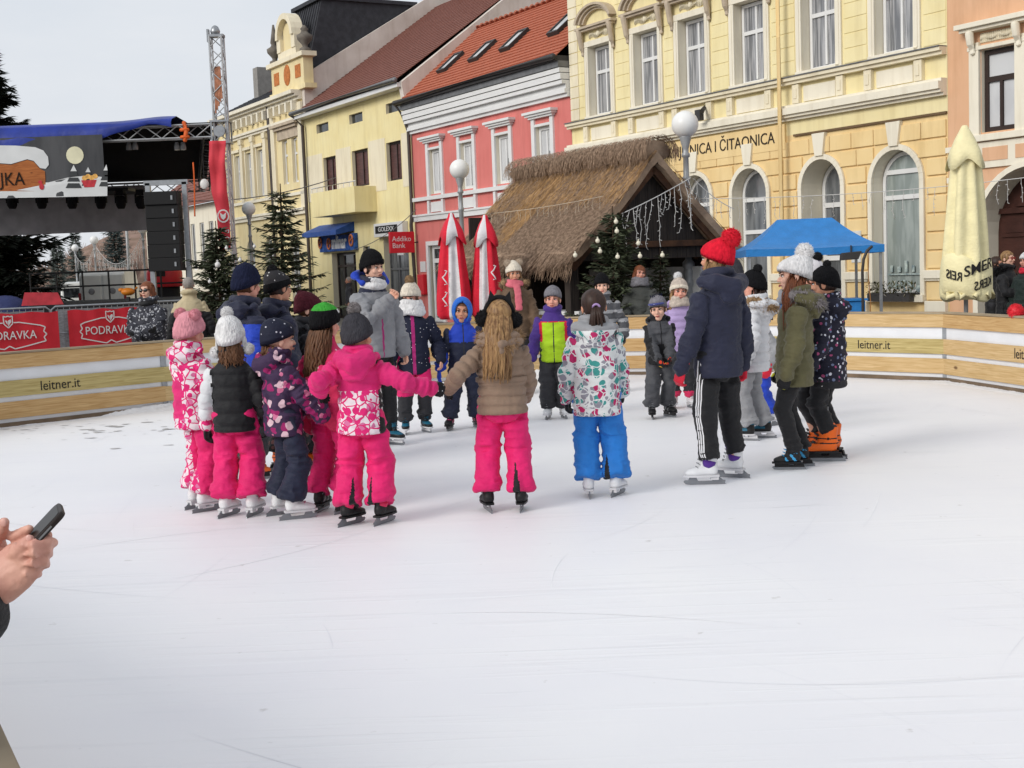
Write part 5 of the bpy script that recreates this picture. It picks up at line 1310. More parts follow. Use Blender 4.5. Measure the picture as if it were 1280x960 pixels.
for u, v in ((771, 289), (747, 301), (750, 314), (772, 321), (719, 319), (798, 304), (800, 320), (828, 319), (770, 277)): bulb(u, v, 19.15, 'pale round bulb hanging on the spruce or eaves by the thatched hut')
for u, v, r in ((300, 325, .035), (272, 331, .05), (283, 310, .03), (318, 308, .03), (262, 352, .03)): bulb(u, v, 23.6, 'white bauble hung on the spruces left of the houses', BAUB, r, 'bauble')
# ------------------------------------------------------------------ stage
BLK = mat('black_stage_cloth', '16161a', .85, .25, 3); TRUSS = mat('aluminium_truss', 'b4b6b8', .4, .08, metal=.5); GBACK = mat('grey_stage_cloth', 'a8a6ab', .9, .15, 2); TARP = mat('blue_tarpaulin', '24378c', .45, .2, 1.5, .5, 3, .05); DSTEEL = mat('dark_steel', '2a2a2c', .5, .1)
ST = thing('stage', 'open air concert stage with truss roof and blue tarpaulin', 'stage', (-12, 38, PLAZA))
def sadd(name, bm, m, parent=None, bevel=0):
    bm.transform(Matrix.Translation((12, -38, -PLAZA))); return obj(name, bm, m, parent or ST, bevel=bevel)
def truss(bm, a, b, w=.36, r=.026, n=None, rd_=.016):
    a, b = V(a), V(b); d = (b-a).normalized(); up = V((0, 0, 1)) if abs(d.z) < .8 else V((0, 1, 0)); s = d.cross(up).normalized(); t = s.cross(d)
    C4 = [s*w/2*i+t*w/2*j for i, j in ((1, 1), (1, -1), (-1, -1), (-1, 1))]
    for c in C4: rod(bm, a+c, b+c, r, 6)
    L = (b-a).length; n = n or max(2, int(L/w/1.3))
    for i in range(n):
        p, q = a.lerp(b, i/n), a.lerp(b, (i+1)/n)
        for k in range(4):
            c0, c1 = C4[k], C4[(k+1) % 4]
            rod(bm, p+(c0 if i % 2 else c1), q+(c1 if i % 2 else c0), rd_, 5)
SX0, SX1 = -22.0, -8.2; ZT = 5.72
bm = bmesh.new(); truss(bm, (SX0, 38, ZT), (SX1, 38, ZT)); sadd('front_truss', bm, TRUSS)
bm = bmesh.new(); truss(bm, (SX1-.1, 38, ZT), (-10.7, 47.5, 4.85), .36); sadd('side_truss', bm, DSTEEL)
bm = bmesh.new(); truss(bm, (SX0, 47.5, 4.85), (-10.7, 47.5, 4.85), .36); sadd('rear_truss', bm, TRUSS)
bm = bmesh.new(); bm.faces.new([bm.verts.new(p) for p in ((SX0, 37.9, ZT+.24), (SX1, 37.9, ZT+.24), (-10.6, 47.6, 5.1), (SX0, 47.6, 5.1))]); r_ = bmesh.ops.solidify(bm, geom=bm.faces[:], thickness=.06); sadd('roof_cover', bm, BLK)
bm = bmesh.new(); Xs = np.linspace(SX0, -9.3, 60); rows = []
for i, x in enumerate(Xs):                 # tarpaulin slung over the front edge
    e = max(0, min(1, (x+13.2)/3.2)); drop = (ZT-.42)+(1-0)*0; low = ZT-.50+.66*e+.05*math.sin(x*2.3)+.03*math.sin(x*5); hi = ZT+.30+.10*math.exp(-((x+9.6)/.9)**2)
    rows.append([bm.verts.new(p) for p in ((x, 37.68-.03*math.sin(x*3.1), low), (x, 37.64-.05*math.sin(x*1.7), (low+hi)/2), (x, 37.74, hi-.04), (x, 38.3, hi+.10), (x, 40.5, hi+.02), (x-.1*0, 42, ZT+.1))])
for a, b in zip(rows, rows[1:]):
    for j in range(5): f = bm.faces.new((a[j], a[j+1], b[j+1], b[j])); f.smooth = True
sadd('tarpaulin', bm, TARP)
# tower at the right front corner
TX = -7.98
bm = bmesh.new(); truss(bm, (TX, 38.05, PLAZA), (TX-.0, 38.05, 8.35), .34, .03, 26); tw = sadd('tower', bm, TRUSS)
bm = bmesh.new()
for z in (5.35, 5.95): box(bm, TX-.27, TX+.27, 37.78, 38.32, z, z+.05)
for x in (TX-.25, TX+.21): box(bm, x, x+.04, 37.79, 37.83, 5.4, 5.95); box(bm, x, x+.04, 38.27, 38.31, 5.4, 5.95)
lathe(bm, [(.16, -.04), (.16, .04)], (0, 0, 0), 16); 
for v in bm.verts[-32:]: v.co = V((TX+v.co.x, 37.76+v.co.z, 5.68+v.co.y))
sadd('sleeve_block', bm, GALV, tw)
bm = bmesh.new(); box(bm, TX-.22, TX+.22, 37.9, 38.2, 8.33, 8.40); lathe(bm, [(.12, 8.4), (.14, 8.5), (.09, 8.62), (.03, 8.66)], (TX-.02, 38.05, 0), 12); box(bm, TX-.25, TX-.19, 37.95, 38.1, 8.2, 8.55); sadd('hoist_head', bm, GALV, tw)
bm = bmesh.new()
for k in range(5): rod(bm, (TX-.1+.05*k, 37.9, 6.2+.1*k), (TX-.05+.03*k, 37.92, 7.5), .025, 6)
sadd('cable_bundle', bm, mat('orange_grey_cables', 'a9745a', .7, .3, 6), tw)
bm = bmesh.new(); 
for z in (5.55, 5.75): tube(bm, [(-8.95+.1*math.cos(t), 37.72+.05*math.sin(t), z) for t in [i*6.28/8 for i in range(9)]], .05, 6, False)
tube(bm, [(-8.95, 37.7, 5.95), (-8.9, 37.68, 5.7), (-8.95, 37.7, 5.45)], .06, 6)
sadd('ratchet_strap', bm, mat('orange_strap', 'd8622a', .6, .1))
# printed banner
bm = bmesh.new(); N = 60; b0, b1 = -19.5, -11.25
def by(x): return 37.62+.005*math.sin(x*4.2)+.003*math.sin(x*9.1)
rows = [[bm.verts.new((b0+(b1-b0)*i/N, by(b0+(b1-b0)*i/N), z)) for z in np.linspace(4.02, 5.70, 8)] for i in range(N+1)]
for a, b in zip(rows, rows[1:]):
    for j in range(7): f = bm.faces.new((a[j], b[j], b[j+1], a[j+1])); f.smooth = True
ban = sadd('printed_banner', bm, mat('banner_night_grey', '4a4b4e', .55, .25, 1.2, col2='2f3135', stretch=(2, 1, .5)))
def flat(name, polys, m, off):
    bm = bmesh.new()
    for P in polys: 
        vs = [bm.verts.new((x, by(x)-off, z)) for x, z in P]; bm.faces.new(vs)
    bmesh.ops.triangulate(bm, faces=bm.faces[:]); return sadd(name, bm, m, ban)
def bpx(u, v): p = at(u, v, 37.6); return (p.x, p.z)
BS = mat('banner_snow', 'cfd1d2', .5, .06, 2); BW = wood_mat('banner_painted_wood', 'b06a35', '8d4d22', (.4, 1, 3)); BD = mat('banner_dark_grey', '35383a', .5, .1)
def ring(cx, cz, rx, rz, n=20): return [(cx+rx*math.cos(k*6.2832/n), cz+rz*math.sin(k*6.2832/n)) for k in range(n)]
flat('painted_snow', [[bpx(-300, 249), *[bpx(u, v) for u, v in ((-60, 249), (0, 247.6), (60, 246.6), (134, 245), (134, 222), (110, 219), (84, 222), (60, 228), (-60, 230), (-300, 232))]]], BS, .008)
flat('painted_board', [[bpx(u, v) for u, v in ((-150, 239), (0, 239), (54, 239), (57, 236), (56, 214), (50, 211), (42, 202), (34, 200), (26, 202), (14, 206), (0, 205), (-40, 200), (-80, 206), (-150, 204))]], BW, .014)
flat('painted_snow_cap', [[bpx(u, v) for u, v in ((-150, 203), (-80, 205), (-40, 199), (0, 204), (14, 205), (26, 201), (34, 199), (42, 201), (50, 210), (57, 211), (61, 206), (60, 196), (54, 188), (44, 184), (20, 182), (-60, 181), (-150, 183))]], BS, .02)
mx_, mz_ = bpx(93.5, 194); flat('painted_moon', [ring(mx_, mz_, .245, .245)], mat('banner_moon', 'd6d2b4', .5, .08, 3), .012)
polys = []; snowp = []
for u, v, k in ((92, 235, 1.0), (110, 232, .8), (133, 233, .95)):
    for j, (w0, h0, h1) in enumerate(((10, 0, 6), (8, 8, 13), (5.5, 15, 20))):
        ur = min(134.5, u+w0*k); polys.append([bpx(u-w0*k, v-h0*k), bpx(ur, v-h0*k), bpx(min(134.5, u+w0*k*.7), v-h1*k), bpx(u-w0*k*.7, v-h1*k)])
    snowp.append([bpx(u-4*k, v-21*k), bpx(min(134.5, u+4*k), v-21*k), bpx(u, v-29*k)])
flat('painted_trees', polys, BD, .016); flat('painted_tree_tips', snowp, BS, .019)
cx_, cz_ = bpx(112, 225); flat('painted_basket', [[(cx_-.24, cz_), (cx_+.2, cz_), (cx_+.12, cz_-.2), (cx_-.16, cz_-.2)]], mat('banner_red', 'b5303a', .5, .2, 12), .021); flat('painted_fruit', [ring(cx_-.14+.1*k, cz_+.06+.04*(k % 2), .075, .07, 10) for k in range(4)], mat('banner_fruit', 'd9a557', .5, .3, 10), .024)
me = text_mesh('UJKA', .52, .002, sx=.85, align='RIGHT')
for v_ in me.vertices: v_.co.z = 0
px, pz = bpx(31, 224); me.transform(Matrix.Translation((px, by(px)-.028, pz)) @ Matrix.Rotation(R(90), 4, 'X')); me.transform(Matrix.Translation((12, -38, -PLAZA)))
for v_ in me.vertices: v_.co.y = by(v_.co.x-12)-.026-38
obj('lettering', me, mat('banner_black_letters', '2a1c15', .6), ban)
rx_, rz_ = bpx(52, 232); flat('painted_bird', [ring(rx_, rz_-.03, .07, .09, 10), ring(rx_-.03, rz_+.1, .06, .05, 10)], MATS['banner_red'], .03)
# rear cloth band, deck, lights, rail
bm = bmesh.new(); box(bm, SX0, -12.55, 47.3, 47.36, 3.35, 4.95); sadd('rear_cloth', bm, GBACK)
bm = bmesh.new(); box(bm, SX0, -8.6, 38.6, 47.8, .75, .95); sadd('deck', bm, BLK)
bm = bmesh.new(); box(bm, SX0, -8.6, 38.55, 38.6, PLAZA, .95); sadd('deck_skirt', bm, BLK)
bm = bmesh.new(); box(bm, SX0, -12.7, 45.0, 47.2, 4.62, 4.72); sadd('light_bar', bm, DSTEEL)
heads = bmesh.new()
for k, u in enumerate((15, 52, 90, 126, 151, 176)):
    p = at(u, 252, 44.5); bm = bmesh.new(); x, z = p.x, p.z
    box(bm, x-.13, x+.13, 44.4, 44.65, z+.22, z+.40); box(bm, x-.19, x-.14, 44.45, 44.6, z-.05, z+.25); box(bm, x+.14, x+.19, 44.45, 44.6, z-.05, z+.25); lathe(bm, [(.10, .2), (.155, .1), (.165, -.12), (.12, -.22), (.10, -.24)], (x, 44.5, z), 14); sadd('moving_head', bm, BLK)
for k, u in enumerate((165, 225)):
    p = at(u, 183, 38.8); bm = bmesh.new()
    for s_ in (-.09, .09): lathe(bm, [(.05, .12), (.085, 0), (.085, -.1), (.07, -.1)], (p.x+s_, 38.8, p.z), 12)
    sadd('par_lamp', bm, mat('lamp_lens', '8f9092', .2, .1))
bm = bmesh.new()
for z in (1.45, 1.95): rod(bm, (-17, 47.2, z), (-10.5, 47.2, z), .035)
for k in range(8): rod(bm, (-17+.93*k, 47.2, .9), (-17+.93*k, 47.2, 1.95), .035)
sadd('guard_rail', bm, DSTEEL)
# speaker stack in its goalpost
GOAL = thing('speaker_tower', 'steel goalpost frame holding a tall black line array', 'speaker tower', (-9.6, 36, PLAZA))
xl, xr, zt = at(184, 240, 36).x, at(230, 240, 36).x, at(205, 228, 36).z
bm = bmesh.new(); tl = [(xl-.02, 36, 0), (xl-.02, 36, zt-PLAZA)]
for a, b in (((xl-.0, 36.1, 0), (xl-.0, 36.1, zt+.15)), ((xr, 36.1, 0), (xr, 36.1, zt+.15)), ((xl-.1, 36.1, zt+.15), (xr+.1, 36.1, zt+.15))): bar(bm, V(a)+V((9.6, -36, 0)), V(b)+V((9.6, -36, 0)), .13, .13, (0, 1, 0))
obj('frame', bm, GALV, GOAL)
z1 = at(205, 240, 36).z; z0 = at(205, 339, 36).z
for k in range(6):
    a = z0+(z1-z0)*k/6; b = z0+(z1-z0)*(k+1)/6; dy = -.04*abs(3.5-k)+.02*(5-k)
    bm = bmesh.new(); sx0, sx1 = at(187.5, 300, 36).x, at(228, 300, 36).x
    box(bm, sx0, sx1, 35.7+dy, 36.25+dy, a+.002, b-.002)
    bm.transform(Matrix.Translation((9.6, -36, -PLAZA))); c_ = obj('line_array_cabinet', bm, mat('black_grille', '121214', .6, .15, 30, .3, 120), GOAL, bevel=.012)
    bm = bmesh.new(); box(bm, sx1-.16, sx1-.11, 35.68+dy, 35.699+dy, a+.12, b-.12); bm.transform(Matrix.Translation((9.6, -36, -PLAZA))); obj('handle', bm, GALV, c_)
# feather banner on the tower
bm = bmesh.new(); pts = [(272, 176), (272, 205), (274, 240), (279, 270), (282, 312)]; wd_ = [.47, .45, .42, .36, .32]; rows = []
for i in range(25):
    t = i/24*4; k_ = min(3, int(t)); f_ = t-k_; u = pts[k_][0]*(1-f_)+pts[k_+1][0]*f_; v = pts[k_][1]*(1-f_)+pts[k_+1][1]*f_; w_ = wd_[k_]*(1-f_)+wd_[k_+1]*f_; p = at(u, v, 37.35)
    rows.append([bm.verts.new((p.x+w_*s_, 37.35+.07*math.sin(s_*7+i*.3)+.03*math.sin(i*.9), p.z)) for s_ in (-.5, -.25, 0, .25, .5)])
for a, b in zip(rows, rows[1:]):
    for j in range(4): f = bm.faces.new((a[j], a[j+1], b[j+1], b[j])); f.smooth = True
REDB = mat('red_banner_cloth', 'd1404c', .7, .12, 1.5)
fb = obj('hanging_banner', bm, [REDB]); tag(fb, 'long twisted red banner with white emblem hanging from the truss tower', 'banner'); fb.modifiers.new('thick', 'SOLIDIFY').thickness = .01
p = at(279, 270, 37.2); bm = bmesh.new()
for k in range(14):
    a0, a1 = k*6.283/14, (k+1)*6.283/14
    vs = [bm.verts.new((p.x+q*math.cos(a), 37.2, p.z+q*1.1*math.sin(a))) for q, a in ((.17, a0), (.17, a1), (.135, a1), (.135, a0))]; bm.faces.new(vs)
bm.faces.new([bm.verts.new((p.x+x, 37.2, p.z+z)) for x, z in ((-.09, .1), (.0, .03), (.09, .1), (.06, -.05), (0, -.11), (-.06, -.05))])
obj('emblem', bm, WHPNT, fb)
for k, (ch, u, v) in enumerate((('P', 282, 289), ('O', 283.5, 300), ('D', 285, 309))):
    me = text_mesh(ch, .26, .002); q = at(u, v, 37.2); me.transform(Matrix.Translation((q.x, 37.2, q.z)) @ Matrix.Rotation(R(90), 4, 'X') @ Matrix.Rotation(R(-90), 4, 'Z')); obj('lettering', me, WHPNT, fb)
# ------------------------------------------------------------------ crowd barriers with red banners
REDV = mat('red_vinyl_banner', 'cf2b38', .5, .1, 2, .3, 4, .03)
def crowd_fence(u0, u1, Y0, Y1, label, banner=True, uo=0, text='PODRAVKA'):
    A = V((at(u0, 385, Y0).x, Y0, PLAZA)); B = V((at(u1, 385, Y1).x, Y1, PLAZA)); d = (B-A); L = d.length; rz = math.atan2(d.y, d.x)
    t = thing('crowd_barrier', label, 'crowd barrier', A, rz, 'crowd barriers before the stage')
    bm = bmesh.new()
    tube(bm, [(0, 0, .2), (0, 0, 1.2), (.08, 0, 1.26), (L-.08, 0, 1.26), (L, 0, 1.2), (L, 0, .2)], .02, 8); rod(bm, (0, 0, .2), (L, 0, .2), .018); rod(bm, (0, 0, .73), (L, 0, .73), .012)
    for s_ in (.05, L-.05): bar(bm, (s_, -.35, .02), (s_, .35, .02), .05, .03); rod(bm, (s_, 0, 0), (s_, 0, .2), .02)
    n = 16
    for k in range(1, n): rod(bm, (L*k/n, 0, .2), (L*k/n, 0, 1.26), .008, 5)
    obj('rail_frame', bm, GALV, t)
    bm = bmesh.new(); box(bm, .1, L-.1, .04, .045, .25, 1.2); obj('mesh_infill', bm, mat('light_grey_mesh', 'a5a8ab', .6, .25, 14, stretch=(1, 1, 4)), t)
    if banner:
        N = 24; bm = bmesh.new(); x0, x1 = banner; z0, z1 = .34, 1.17
        f_ = lambda x: -.045+.012*math.sin(x*7)+.008*math.sin(x*17)
        rows = [[bm.verts.new((x0+(x1-x0)*i/N, f_(i/N*2), z0+(z1-z0)*j/5+.015*math.sin(i*.8)*(1 if j in (0, 5) else 0))) for j in range(6)] for i in range(N+1)]
        for a, b in zip(rows, rows[1:]):
            for j in range(5): q = bm.faces.new((a[j], b[j], b[j+1], a[j+1])); q.smooth = True
        bo = obj('advert_banner', bm, REDV, t)
        cx, cz = (x0+x1)/2, (z0+z1)/2-.02; W2 = (x1-x0)*.36; H2 = .19
        pts = [(-W2, H2*.75), (-W2*.86, H2*.95), (-W2*.3, H2*1.35), (-.10, H2*1.35), None, (.10, H2*1.35), (W2*.3, H2*1.35), (W2*.86, H2*.95), (W2, H2*.75), (W2*.95, H2*.3), (W2*1.03, 0), (W2*.95, -H2*.3), (W2, -H2*.7), (W2*.5, -H2*1.1), (.1, -H2*1.35), (0, -H2*1.05), (-.1, -H2*1.35), (-W2*.5, -H2*1.1), (-W2, -H2*.7), (-W2*.95, -H2*.3), (-W2*1.03, 0), (-W2*.95, H2*.3), (-W2, H2*.75)]
        bm = bmesh.new(); pv = None
        for q in pts:
            if q and pv: bar(bm, (cx+pv[0], -.068, cz+pv[1]), (cx+q[0], -.068, cz+q[1]), .004, .022, (0, 0, 1)) if abs(pv[0]-q[0]) > .03 else bar(bm, (cx+pv[0], -.068, cz+pv[1]), (cx+q[0], -.068, cz+q[1]), .022, .004, (0, 1, 0))
            pv = q
        hv = [(-.085, .13), (-.04, .115), (0, .13), (.04, .115), (.085, .13), (.08, -.02), (0, -.10), (-.08, -.02), (-.085, .13)]
        for q, q2 in zip(hv, hv[1:]): bar(bm, (cx+q[0], -.070, cz+H2*1.35+q[1]), (cx+q2[0], -.070, cz+H2*1.35+q2[1]), .004 if abs(q[0]-q2[0]) > .02 else .02, .02 if abs(q[0]-q2[0]) > .02 else .004, (0, 0, 1) if abs(q[0]-q2[0]) > .02 else (0, 1, 0))
        obj('badge_outline', bm, WHPNT, bo)
        bm = bmesh.new(); poly_prism(bm, [(cx+x, -.07, cz+H2*1.35+z) for x, z in ((0, .04), (.05, .07), (.06, .02), (0, -.07))], (0, .003, 0)); poly_prism(bm, [(cx-x, -.07, cz+H2*1.35+z) for x, z in ((.01, .03), (.045, .055), (.05, .03), (.012, -.04))], (0, .003, 0)); obj('heart_emblem', bm, WHPNT, bo)
        me = text_mesh(text, .235, .003, sx=.84); me.transform(Matrix.Translation((cx, -.07, cz)) @ Matrix.Rotation(R(90), 4, 'X')); obj('lettering', me, WHPNT, bo)
    return t
crowd_fence(-62, 62, 25.2, 26.2, 'leftmost crowd barrier with red banner cut by the photo edge', (.05, 1.98))
crowd_fence(64, 183, 26.3, 27.4, 'crowd barrier with full red banner beside woman in sunglasses', (.30, 1.98))
crowd_fence(185, 262, 27.5, 28.6, 'bare crowd barrier behind the grey-haired man', None)
# red banner on the inner rail, blue cover, red tent roof, orange ride
t = obj('equipment_cover', (lambda b: (ell(b, (0, 0, .45), (.62, .5, .42), 20, 12), b)[1])(bmesh.new()), [mat('navy_cover_sheet', '27305c', .6, .2, 2, .6, 5, .05)], None, (at(6, 375, 34).x, 34, .45)); tag(t, 'dark blue sheet draped over equipment at left before the stage', 'cover')
bm = bmesh.new(); poly_prism(bm, [(-.5, 0, .0), (.55, 0, 0), (.42, 0, .30), (-.4, 0, .33)], (0, .03, 0)); t = obj('small_red_banner', bm, [mat('dull_red_vinyl', 'a62b36', .6, .2, 5)], None, (at(52, 385, 33).x, 33, 1.05)); tag(t, 'small red banner hanging behind the crowd barriers near dark spruce', 'banner')
t = thing('red_stall', 'red covered stall seen below the speaker stack', 'stall', (at(206, 350, 50).x, 50, PLAZA)); bm = bmesh.new(); lathe(bm, [(.62, 1.45), (.66, 1.5), (.66, 2.0), (.58, 2.18), (.1, 2.22)], n=20); obj('roof', bm, mat('red_plastic_cover', 'bf2a33', .4, .1), t); bm = bmesh.new(); lathe(bm, [(.55, 0), (.55, 1.45)], n=16); obj('counter', bm, BLK, t); bm = bmesh.new(); box(bm, -.2, .2, -.69, -.655, 1.85, 2.05); obj('label_plate', bm, TXT, t)
t = thing('orange_figure', 'small orange fairground seat behind the sunglasses woman', 'fairground seat', (at(160, 365, 40).x, 40, 1.0)); bm = bmesh.new(); ell(bm, (0, 0, .25), (.21, .16, .12), 14, 10); ell(bm, (-.2, 0, .31), (.09, .07, .06), 10, 8); tube(bm, [(.15, 0, .25), (.27, 0, .36)], .035, 8); obj('shell', bm, mat('orange_plastic', 'd9822a', .4, .1), t); bm = bmesh.new(); rod(bm, (0, 0, -1.1), (0, 0, .1), .06); obj('stand', bm, DSTEEL, t)
# van
VW = mat('white_van_paint', 'c3c3bf', .35, .05, 2, spec=.5)
t = thing('parked_van', 'white van seen from behind through the stage', 'van', (at(127, 350, 55).x, 55, PLAZA), R(8))
bm = bmesh.new(); prof = [(0, .35), (0, 1.2), (.08, 2.05), (.35, 2.2), (3.6, 2.2), (4.4, 1.35), (5.2, 1.1), (5.3, .4)]; poly_prism(bm, [(-.92, y, z) for y, z in prof], (1.84, 0, 0)); obj('body', bm, VW, t, bevel=.08)
for s_ in (-1, 1):
    bm = bmesh.new(); box(bm, s_*.04, s_*.84, -.03, .05, .5, 2.02); d_ = obj('rear_door', bm, VW, t, bevel=.03)
    bm = bmesh.new(); ell(bm, (s_*.42, -.04, 1.35), (.13, .02, .13), 12, 8); obj('badge', bm, mat('grey_badge', '77777a', .5), d_)
    bm = bmesh.new(); box(bm, s_*.87, s_*.96, -.02, .06, .8, 1.3); obj('tail_light', bm, mat('red_tail_light', '8a2226', .3), t)
    for y in (.9, 4.3):
        bm = bmesh.new(); lathe(bm, [(.2, -.1), (.33, -.09), (.33, .09), (.2, .1)], n=18); o = obj('wheel', bm, K_SOLE if 'K_SOLE' in globals() else TXT, t, (s_*.85, y, .33), (0, R(90), 0))
bm = bmesh.new(); box(bm, -.95, .95, -.08, .05, .35, .55); obj('bumper', bm, DSTEEL, t)
bm = bmesh.new(); box(bm, -.25, .25, -.05, -.031, .62, .74); obj('number_plate', bm, WHPNT, t)
t = thing('parked_car', 'pale car beside the van behind dark spruce branches', 'car', (at(98, 350, 62).x, 62, PLAZA), R(12))
bm = bmesh.new(); poly_prism(bm, [(-.85, y, z) for y, z in ((0, .3), (0, .9), (.3, 1.75), (2.6, 1.8), (3.3, 1.0), (4.3, .85), (4.4, .3))], (1.7, 0, 0)); obj('body', bm, VW, t, bevel=.08); bm = bmesh.new(); box(bm, -.7, .7, .04, .12, 1.05, 1.5); obj('rear_window', bm, GL_DARK, t)
# ------------------------------------------------------------------ light garlands
WIRE = mat('pale_light_wire', 'c9c8c6', .5, .05); WIRED = mat('grey_cable', '6e6d6c', .6, .1)
def garland(label, A, B, sag, n, drop, seed, r=.006, name='light_garland', main=None, bulbs=True, grp='strings of icicle lights'):
    rd = random.Random(seed); bm = bmesh.new(); A, B = V(A), V(B); f = lambda t: A.lerp(B, t)-V((0, 0, sag*4*t*(1-t)))
    tube(bm, [f(i/16) for i in range(17)], r, 5)
    for k in range(n):
        t = (k+.5)/n+rd.uniform(-.3, .3)/n; p = f(t); L = drop*rd.choice((.4, .6, .8, 1)); m = max(3, int(L/.07)); q = [p.copy()]
        for j in range(m): q.append(q[-1]+V((rd.gauss(0, .012), rd.gauss(0, .012), -L/m)))
        tube(bm, q, r*.6, 4)
        for s_ in q[1:]:
            w = V((rd.gauss(0, 1), rd.gauss(0, 1), -.5)).normalized()*r*5; rod(bm, s_, s_+w, r*.7, 4)
    o = obj(name, bm, [main or WIRE]); tag(o, label, 'light garland', grp); return o
# ------------------------------------------------------------------ thatched hut
HX, HY = 2.36, 21.0
HUT = thing('thatched_hut', 'dark wooden market hut with thick thatched roof', 'hut', (HX, HY, PLAZA), R(-60))
G = 3.28-PLAZA; EZ = 1.70-PLAZA; HWd = 1.60; HL = 4.05
TH = mat('straw_thatch', 'a48d77', .95, .3, 3, .6, 30, .02, col2='7c6858', stretch=(1, 1, 1)); THL = mat('golden_straw', 'c29a69', .95, .3, 5, col2='99764e'); DKW = mat('black_stained_timber', '3b342f', .85, .3, 4, .4, 30, col2='262120', stretch=(1, 12, .6)); BRW = mat('brown_rafter_wood', '5b3d29', .8, .3, 5, .3, 30, col2='3a261a')
HM = Matrix.Translation((0, 0, 0))
bm = bmesh.new()
for s in (-1, 1):
    N = 30; ro = []
    for i in range(N+1):
        x = .12-(HL+.12)*i/N+ .0; row = []
        for j in range(13):
            t = j/12; y = s*HWd*1.04*t; z = G-(G-EZ)*t-.05*math.sin(t*math.pi)+.03*vnoise([[x*2, y*2, s]], 3)[0]+(0.03 if j == 12 else 0); row.append((x, y, z))
        ro.append(row)
    top = [[bm.verts.new(p) for p in r_] for r_ in ro]; bot = [[bm.verts.new((p[0], p[1]*.97, p[2]-(.13+.13*min(1, max(0, (.12-p[0])/.8))) if j else p[2]-.18)) for j, p in enumerate(r_)] for r_ in ro]
    for i in range(N):
        for j in range(12):
            f = bm.faces.new((top[i][j], top[i+1][j], top[i+1][j+1], top[i][j+1])); f.smooth = True; bm.faces.new((bot[i][j], bot[i][j+1], bot[i+1][j+1], bot[i+1][j]))
        bm.faces.new((top[i][12], top[i+1][12], bot[i+1][12], bot[i][12]))
    for r_, q_ in ((top[0], bot[0]), (top[-1], bot[-1])):
        for j in range(12): bm.faces.new((r_[j], r_[j+1], q_[j+1], q_[j]))
rf = obj('thatch', bm, TH, HUT)
rd = random.Random(31); Q = []; Qg = []
sl = V((0, -HWd, EZ-G)).normalized(); nl = V((0, -(G-EZ), HWd)).normalized()
for i in range(15000):
    s = -1 if rd.random() < .86 else 1; t = rd.random(); x = .14-(HL+.2)*rd.random(); y = s*HWd*1.04*t; z = G-(G-EZ)*t-.05*math.sin(t*math.pi)+.03*vnoise([[x*2, y*2, s]], 3)[0] if i % 4 == 0 else G-(G-EZ)*t-.05*math.sin(t*math.pi)+.012
    d = V((rd.gauss(0, .22), s*abs(sl.y), sl.z)).normalized(); d = (d+V((0, 0, rd.uniform(-.05, .10)))).normalized(); n_ = V((0, s*nl.y*-1, nl.z)) if s < 0 else V((0, -nl.y, nl.z)); L = rd.uniform(.15, .42); w = d.cross(V((0, s*.7, .7))).normalized()*rd.uniform(.004, .009); p = V((x, y, z))+V((0, s*.5, .8))*rd.uniform(.003, .022)
    streak = math.sin(x*1.9+t*1.4)+math.sin(x*4.1-t*2)*.5
    (Qg if (streak > .75 and t < .8 or (t < .42 and rd.random() < .62)) and rd.random() < .8 else Q).append([p-w, p+w, p+d*L+w*.4, p+d*L-w*.4])
for i in range(1200):                                   # ragged eaves and verge
    x = .14-(HL+.2)*rd.random(); p = V((x, -HWd*1.04+rd.gauss(0, .03), EZ-.05+rd.uniform(-.2, .06))); d = V((rd.gauss(0, .25), -.3, -.9)).normalized(); w = V((.006, 0, 0)); L = rd.uniform(.08, .2); Q.append([p-w, p+w, p+d*L+w*.4, p+d*L-w*.4])
obj('straw', quads_mesh('straw', Q), mat('brown_straw', 'a38a74', .95, .35, 20, col2='76614f'), rf); obj('golden_straw', quads_mesh('golden_straw', Qg), THL, rf)
Q = []
bm = bmesh.new(); tube(bm, [(.06, 0, G+.0), (-1.5, 0, G+.03), (-3, 0, G-.02), (-HL-.02, 0, G-.04)], [(.28, .17), (.30, .18), (.29, .17), (.25, .15)], 12, 'end', 0, side=(0, 1, 0)); rg = obj('ridge_roll', bm, TH, rf)
for i in range(4200):
    a = rd.uniform(-1.9, 1.9); x = .22-(HL+.3)*rd.random(); r_ = .30; p = V((x, r_*math.sin(a), G+.03+.20*math.cos(a))); d = V((rd.gauss(0, .3), math.cos(a)*(1 if a > 0 else -1), -abs(math.sin(a))-.25)).normalized(); w = d.cross(V((0, math.sin(a), math.cos(a)))).normalized()*.006; L = rd.uniform(.12, .3); p += V((0, math.sin(a), math.cos(a)))*rd.uniform(0, .025); Q.append([p-w, p+w, p+d*L+w*.3, p+d*L-w*.3])
obj('ridge_straw', quads_mesh('ridge_straw', Q), MATS['brown_straw'], rf)
bm = bmesh.new()                                        # gable boards
n = 16
for k in range(n):
    y0, y1 = -1.5+3.0*k/n+.004, -1.5+3.0*(k+1)/n-.004; zt_ = lambda y: G-.26-(G-EZ)*abs(y)/HWd
    poly_prism(bm, [(-.22, y0, 1.75), (-.22, y1, 1.75), (-.22, y1, max(1.76, zt_(y1))), (-.22, y0, max(1.76, zt_(y0)))], (.03, 0, 0))
obj('gable_boards', bm, DKW, HUT)
bm = bmesh.new()
for s in (-1, 1): bar(bm, (-.02, 0, G-.26), (-.02, s*HWd*.99, EZ-.20), .05, .13, (0, 0, 1)); bar(bm, (-.6, 0, G-.45), (-.6, s*HWd*.97, EZ-.33), .08, .10, (0, 0, 1))
obj('rafters', bm, BRW, HUT)
bm = bmesh.new(); box(bm, -.19, -.10, -1.45, 1.45, 1.93, 2.03); obj('tie_beam', bm, BRW, HUT, bevel=.01)
